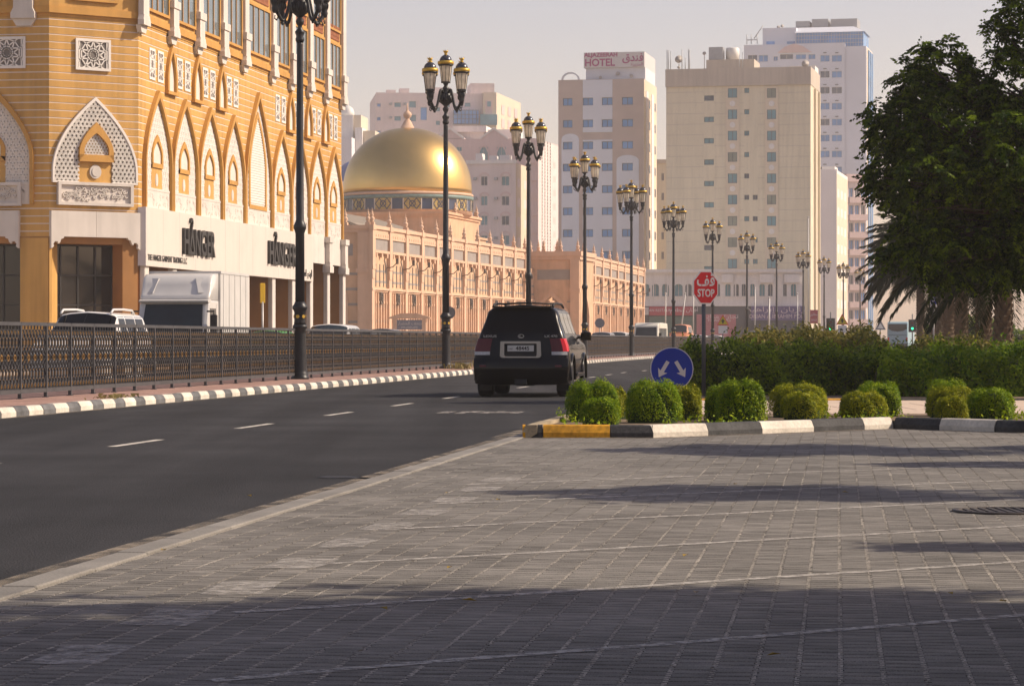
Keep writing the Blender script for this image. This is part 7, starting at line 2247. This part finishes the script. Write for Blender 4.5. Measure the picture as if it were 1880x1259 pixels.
# ------------------------------------------------------------------ neem trees
m_neem = leafmat('neem_leaf', (0.018, 0.042, 0.004), (0.20, 0.29, 0.013), .44, .45)
m_bark = mat('neem_bark', (0.065, 0.048, 0.036), rough=0.95, var=0.35, scale=4, bump=0.8, bscale=14)
def neem_meshes(seed, H, spread, lumps, nleaf, leaf=.26, gap=0.0):
    rng = np.random.default_rng(seed); rr = random.Random(seed)
    b = MB()
    top = Vector((rr.uniform(-.3, .3), rr.uniform(-.3, .3), H*.32))
    b.tube([(0, 0, -.1), (.03, .02, H*.1), tuple(top*.7), tuple(top)], [.24, .19, .16, .14], 9)
    for (c, r) in lumps:
        c = Vector(c); mid = top + (c-top)*.5 + Vector((rr.uniform(-.4, .4), rr.uniform(-.4, .4), .3))
        b.tube([tuple(top), tuple(top+(mid-top)*.5), tuple(mid), tuple(c)], [.10, .075, .055, .02], 6)
        for k in range(5):
            e = c + Vector((rr.gauss(0, 1), rr.gauss(0, 1), rr.gauss(0, .6))).normalized()*r*.8
            b.tube([tuple(mid+(c-mid)*rr.uniform(.3, .9)), tuple((mid+e)/2), tuple(e)], [.035, .02, .008], 5)
    tot = sum(r**2 for _, r in lumps); CC = []; NN = []
    for c, r in lumps:
        n = max(3, int(nleaf*r*r/tot/9))                     # twigs, nine leaves each
        d = rng.normal(0, 1, (n, 3)); d /= np.linalg.norm(d, axis=1, keepdims=True)
        lum = 1 + .25*np.sin(d[:, 0]*5+seed)*np.sin(d[:, 1]*6+d[:, 2]*4) + .08*rng.normal(0, 1, n)
        q = d*(r*rng.uniform(.25, 1.0, n)**.5*lum)[:, None]; q[:, 2] *= .72
        q = np.repeat(q, 9, axis=0) + rng.normal(0, .05, (n*9, 3)); d = np.repeat(d, 9, axis=0) + rng.normal(0, .75, (n*9, 3))
        d /= np.linalg.norm(d, axis=1, keepdims=True)
        CC.append(q + np.array(c)); NN.append(d)
    C = np.concatenate(CC); Dn = np.concatenate(NN); n = len(C)
    # pinnate leaf: rachis leaving outward and drooping, paired leaflets
    out = Dn*.8 + rng.normal(0, .5, (n, 3)); out[:, 2] -= .15; out /= np.linalg.norm(out, axis=1, keepdims=True)
    sd = np.cross(out, np.tile([[0, 0, 1.0]], (n, 1))); sd /= np.linalg.norm(sd, axis=1, keepdims=True)+1e-6
    Vs = []; tn = []
    base_t = np.clip(rng.normal(.16, .36, n), 0, 1)
    for k in range(5):
        f = (k+.7)/5
        p = C + out*(leaf*f) - np.array([[0, 0, 1]])*(leaf*.35*f*f)
        for s in (-1, 1):
            dirv = sd*s*.75 + out*.45 - np.array([[0, 0, .45]]) + rng.normal(0, .12, (n, 3)); dirv /= np.linalg.norm(dirv, axis=1, keepdims=True)
            ln = leaf*.40*(1.1-.5*abs(f-.45)); wv = np.cross(dirv, rng.normal(0, 1, (n, 3))); wv /= np.linalg.norm(wv, axis=1, keepdims=True)+1e-6
            V = np.empty((n, 4, 3)); V[:, 0] = p; V[:, 1] = p + dirv*ln*.45 + wv*ln*.24; V[:, 2] = p + dirv*ln; V[:, 3] = p + dirv*ln*.45 - wv*ln*.24
            Vs.append(V.reshape(-1, 3)); tn.append(np.clip(base_t + rng.normal(0, .1, n), 0, 1))
    V = np.concatenate(Vs); Q = np.arange(len(V)).reshape(-1, 4)
    return b.mesh('trunk', m_bark), npmesh('crown', V, Q, m_neem, np.concatenate(tn))
NY = 50.0
def neem(label, loc, D, M=None, group=None):
    t = thing('neem_tree', label, 'tree', loc, 0, 'neem trees'); O('trunk', D[0], t, M); O('crown', D[1], t, M); return t
X0 = 12.2
def lp_(c, r, dy, rr): return ((px(c, NY)-X0, dy, pz(r, NY)), rr*.87)
lum = [lp_(1700, 150, .2, .72), lp_(1655, 250, 0, .75), lp_(1630, 350, .2, .55), lp_(1730, 120, .3, .6), lp_(1690, 225, 0, 1.0), lp_(1640, 300, .3, .62), lp_(1760, 180, .4, .95), lp_(1850, 165, 0, .9), lp_(1700, 330, -.3, 1.15), lp_(1770, 400, 0, 1.25), lp_(1850, 300, -.5, 1.3), lp_(1870, 450, .2, 1.15),
       lp_(1700, 450, .3, .85), lp_(1740, 490, 0, .7), lp_(1830, 500, .3, .7), lp_(1650, 200, .2, .5), lp_(1865, 75, .6, .55), lp_(1900, 30, 0, .8), lp_(1950, 250, 0, 1.6), lp_(1960, 430, .5, 1.3), lp_(2050, 150, .3, 1.7), lp_(2080, 380, 0, 1.6), lp_(2180, 280, 0, 1.5), lp_(1980, -20, .4, 1.3),
       lp_(1800, 300, 1.6, 1.4), lp_(1850, 400, 1.8, 1.3), lp_(1950, 350, 2.0, 1.6), lp_(1760, 270, 1.3, 1.0)]
ND = neem_meshes(5, 8.5, 5, lum, 15000)
neem('big dark neem tree overhanging the right edge of the view', (X0, NY, .1), ND)
def shade_tree(seed, H, lumps, nleaf): return neem_meshes(seed, H, 3, lumps, nleaf, .27)
rr_ = random.Random(3)
SA = shade_tree(8, 7.0, [((rr_.uniform(-2.4, 2.4), rr_.uniform(-1.3, 1.1), rr_.uniform(3.2, 6.4)), rr_.uniform(.95, 1.4)) for _ in range(17)], 11500)
SB = shade_tree(9, 6.0, [((rr_.uniform(-3.4, 3.0), rr_.uniform(-.55, .55), rr_.uniform(3.0, 5.0)), rr_.uniform(.45, .70)) for _ in range(14)], 6500)
neem('neem tree beside the paving whose shade crosses the picture\'s foot', (6.5, 10.75, 0), SA)
neem('second neem tree shading the very bottom corner of the paving', (5.4, 8.4, 0), SA, RZ(1.9))
neem('unseen neem tree added to darken the shade on the near paving', (3.4, 3.6, 0), SA, RZ(4.1))  # added out of view: its crown blocks skylight over the near paving
neem('unseen neem tree added behind the camera to cut skylight on the paving', (-.6, -2.6, 0), SA, RZ(3.0))  # added behind the camera as one more skylight blocker
neem('neem tree shading the middle of the paving from the right', (9.6, 20.6, 0), SB)
neem('slim neem tree shading the paving short of the island', (11.6, 25.3, 0), SB, RZ(3.1) @ Matrix.Diagonal((.9, .6, 1, 1)))
neem('leafy neem tree shading the strip along the island kerb', (11.2, 28.9, 0), SB, RZ(.15) @ Matrix.Diagonal((1.1, 1.5, 1.05, 1)))

SC = shade_tree(12, 5.0, [((rr_.uniform(-2.6, 2.6), rr_.uniform(-.1, .1), rr_.uniform(2.9, 3.6)), rr_.uniform(.16, .28)) for _ in range(12)], 1100)
neem('thin young neem tree casting a narrow streak over the paving', (8.6, 15.4, 0), SC)
neem('thin young neem tree casting the streak before the island', (11.4, 23.4, 0), SC, RZ(3.0))

# ------------------------------------------------------------------ date palms
m_frond = leafmat('palm_frond', (0.014, 0.020, 0.008), (0.050, 0.060, 0.020), .2)
m_ptrunk = mat('palm_trunk', (0.16, 0.115, 0.075), rough=0.95, var=0.35, scale=5, bump=0.6, bscale=20)
def frond_mesh(seed, L, droop):
    rng = np.random.default_rng(seed); n = 58; V = []; Q = []; tn = []
    def pt(f): return np.array([L*(f - .12*f*f), 0, L*(.30*f - droop*f*f)])
    for i in range(10):
        a, c = pt(i/10), pt((i+1)/10); w = .035*(1-i/11); k = len(V)
        V += [a+[0, w, 0], a+[0, -w, 0], c+[0, -w, 0], c+[0, w, 0]]; Q.append((k, k+1, k+2, k+3)); tn.append(.6)
    for i in range(n):
        f = .12 + .88*i/n; p = pt(f); tg = pt(min(1, f+.02))-p; tg /= np.linalg.norm(tg)
        ln = L*.17*(1.15-abs(f-.5)*1.1)
        for s in (-1, 1):
            d = tg*.75 + np.array([0, s*.75, -.18+rng.normal(0, .22)]); d /= np.linalg.norm(d); wv = np.cross(d, [0, 0, 1]); wv /= np.linalg.norm(wv)
            k = len(V); V += [p, p+d*ln*.4+wv*.026, p+d*ln+[0, 0, -.05], p+d*ln*.4-wv*.026]; Q.append((k, k+1, k+2, k+3)); tn.append(float(np.clip(rng.normal(.3, .25), 0, 1)))
    return npmesh('frond', np.array(V), np.array(Q), m_frond, tn)
FM = [frond_mesh(k, 3.1, d) for k, d in enumerate((.32, .48, .62, .78))]
def palm_trunk(h):
    b = MB(); b.lathe([(.30, -.1), (.25, .4), (.21, h*.6), (.20, h)], 12)
    z = .1; k = 0
    while z < h:
        for j in range(8):
            a = 2*math.pi*(j+.5*(k % 2))/8; r = .225 if z > .5 else .26
            b.M = T(r*math.cos(a), r*math.sin(a), z) @ RZ(a); b.add([(-.02, -.07, -.07), (-.02, .07, -.07), (.05, .045, .06), (.05, -.045, .06), (-.04, 0, .14)], [(0, 1, 2, 3), (3, 2, 4), (0, 3, 4), (1, 4, 2)])
        z += .16; k += 1
    b.M = None
    return b.mesh('trunk', m_ptrunk)
PT = {}
def palm(c, Y, h, label, nf=30, s=1.0, seed=0):
    rr = random.Random(seed); t = thing('date_palm', label, 'palm tree', (px(c, Y), Y, 0), rr.uniform(0, 6), 'date palms along the road')
    if h not in PT: PT[h] = palm_trunk(h)
    O('trunk', PT[h], t)
    for k in range(nf):
        f = k/nf; el = 1.25 - 1.45*f
        O('frond', FM[min(3, int(f*4))], t, T(0, 0, h-.05-.25*f) @ RZ(k*2.39996+rr.uniform(-.2, .2)) @ Matrix.Rotation(-el*.62, 4, 'Y') @ Matrix.Scale(s*rr.uniform(.85, 1.1), 4))
palm(1842, 72, 3.4, 'date palm with a stout sunlit trunk at the right edge', 30, 1.0, 1)
palm(1806, 80, 3.5, 'date palm trunk just left of the stout sunlit one', 30, 1.0, 2)
palm(1765, 96, 3.9, 'slender date palm, third trunk from the right edge', 30, 1.05, 3)
palm(1742, 108, 4.2, 'date palm behind the parking plate pole', 30, 1.05, 4)
palm(1722, 122, 5.2, 'date palm whose dark crown spreads left of the neem tree', 96, 1.12, 5)
palm(1715, 136, 6.2, 'tallest date palm, its crown showing above the coach', 96, 1.15, 6)
palm(1690, 160, 5.6, 'far date palm directly above the pale blue coach', 90, 1.2, 7)
palm(1900, 66, 3.2, 'date palm cut by the right edge of the view', 30, 1.0, 8)
hedge('far_shrubs', 'dark mass of shrubs seen between the palm trunks', px(1700, 190), px(1990, 190), 190, 194, hz_(0, 0, [(1700, 600), (1730, 585), (1790, 580), (1850, 588), (1872, 604), (1990, 600)], 190), m_hedge, 60, .11, 31)
# fallen leaves on the paving
m_fallen = leafmat('fallen_leaf', (0.30, 0.20, 0.03), (0.22, 0.08, 0.02), .1)
q = MB(); q.add([(-.022, 0, .0), (0, .012, .008), (.026, 0, .004), (0, -.012, .009)], [(0, 1, 2, 3)]); lm_ = q.mesh('fallen_leaf', m_fallen)
for i, (c, r) in enumerate(((863, 1105), (825, 1044), (1258, 1022), (1278, 1090), (915, 919), (458, 912), (1350, 890), (1842, 1106), (1420, 1205), (820, 906), (1552, 905), (1745, 1092), (300, 1012), (705, 1120), (1660, 838))):
    Y = (CAMZ-.006)*5000/(r-625)
    o = O('fallen_leaf', lm_, None, T(px(c, Y), Y, .012) @ RZ(R.uniform(0, 6)) @ Matrix.Scale(R.uniform(.8, 1.5), 4))
    tag(o, 'small yellow-brown dry leaf lying on the paving', 'leaf', 'dry leaves scattered over the paving')
# ------------------------------------------------------------------ dusty air
b = MB(); b.box(-420, 420, -40, 1500, -1.2, 82.0)
hz = b.build('haze', None)
hm = bpy.data.materials.new('haze_air'); hm.use_nodes = True
hn = hm.node_tree; hn.nodes.clear()
pv = hn.nodes.new('ShaderNodeVolumePrincipled')
pv.inputs['Color'].default_value = (0.98, 0.93, 0.91, 1)
pv.inputs['Density'].default_value = 0.00036
pv.inputs['Anisotropy'].default_value = 0.0
ho = hn.nodes.new('ShaderNodeOutputMaterial')
hn.links.new(pv.outputs[0], ho.inputs['Volume'])
hz.data.materials.clear(); hz.data.materials.append(hm)
tag(hz, 'pale dusty haze filling the air above the street', 'haze', kind='stuff')
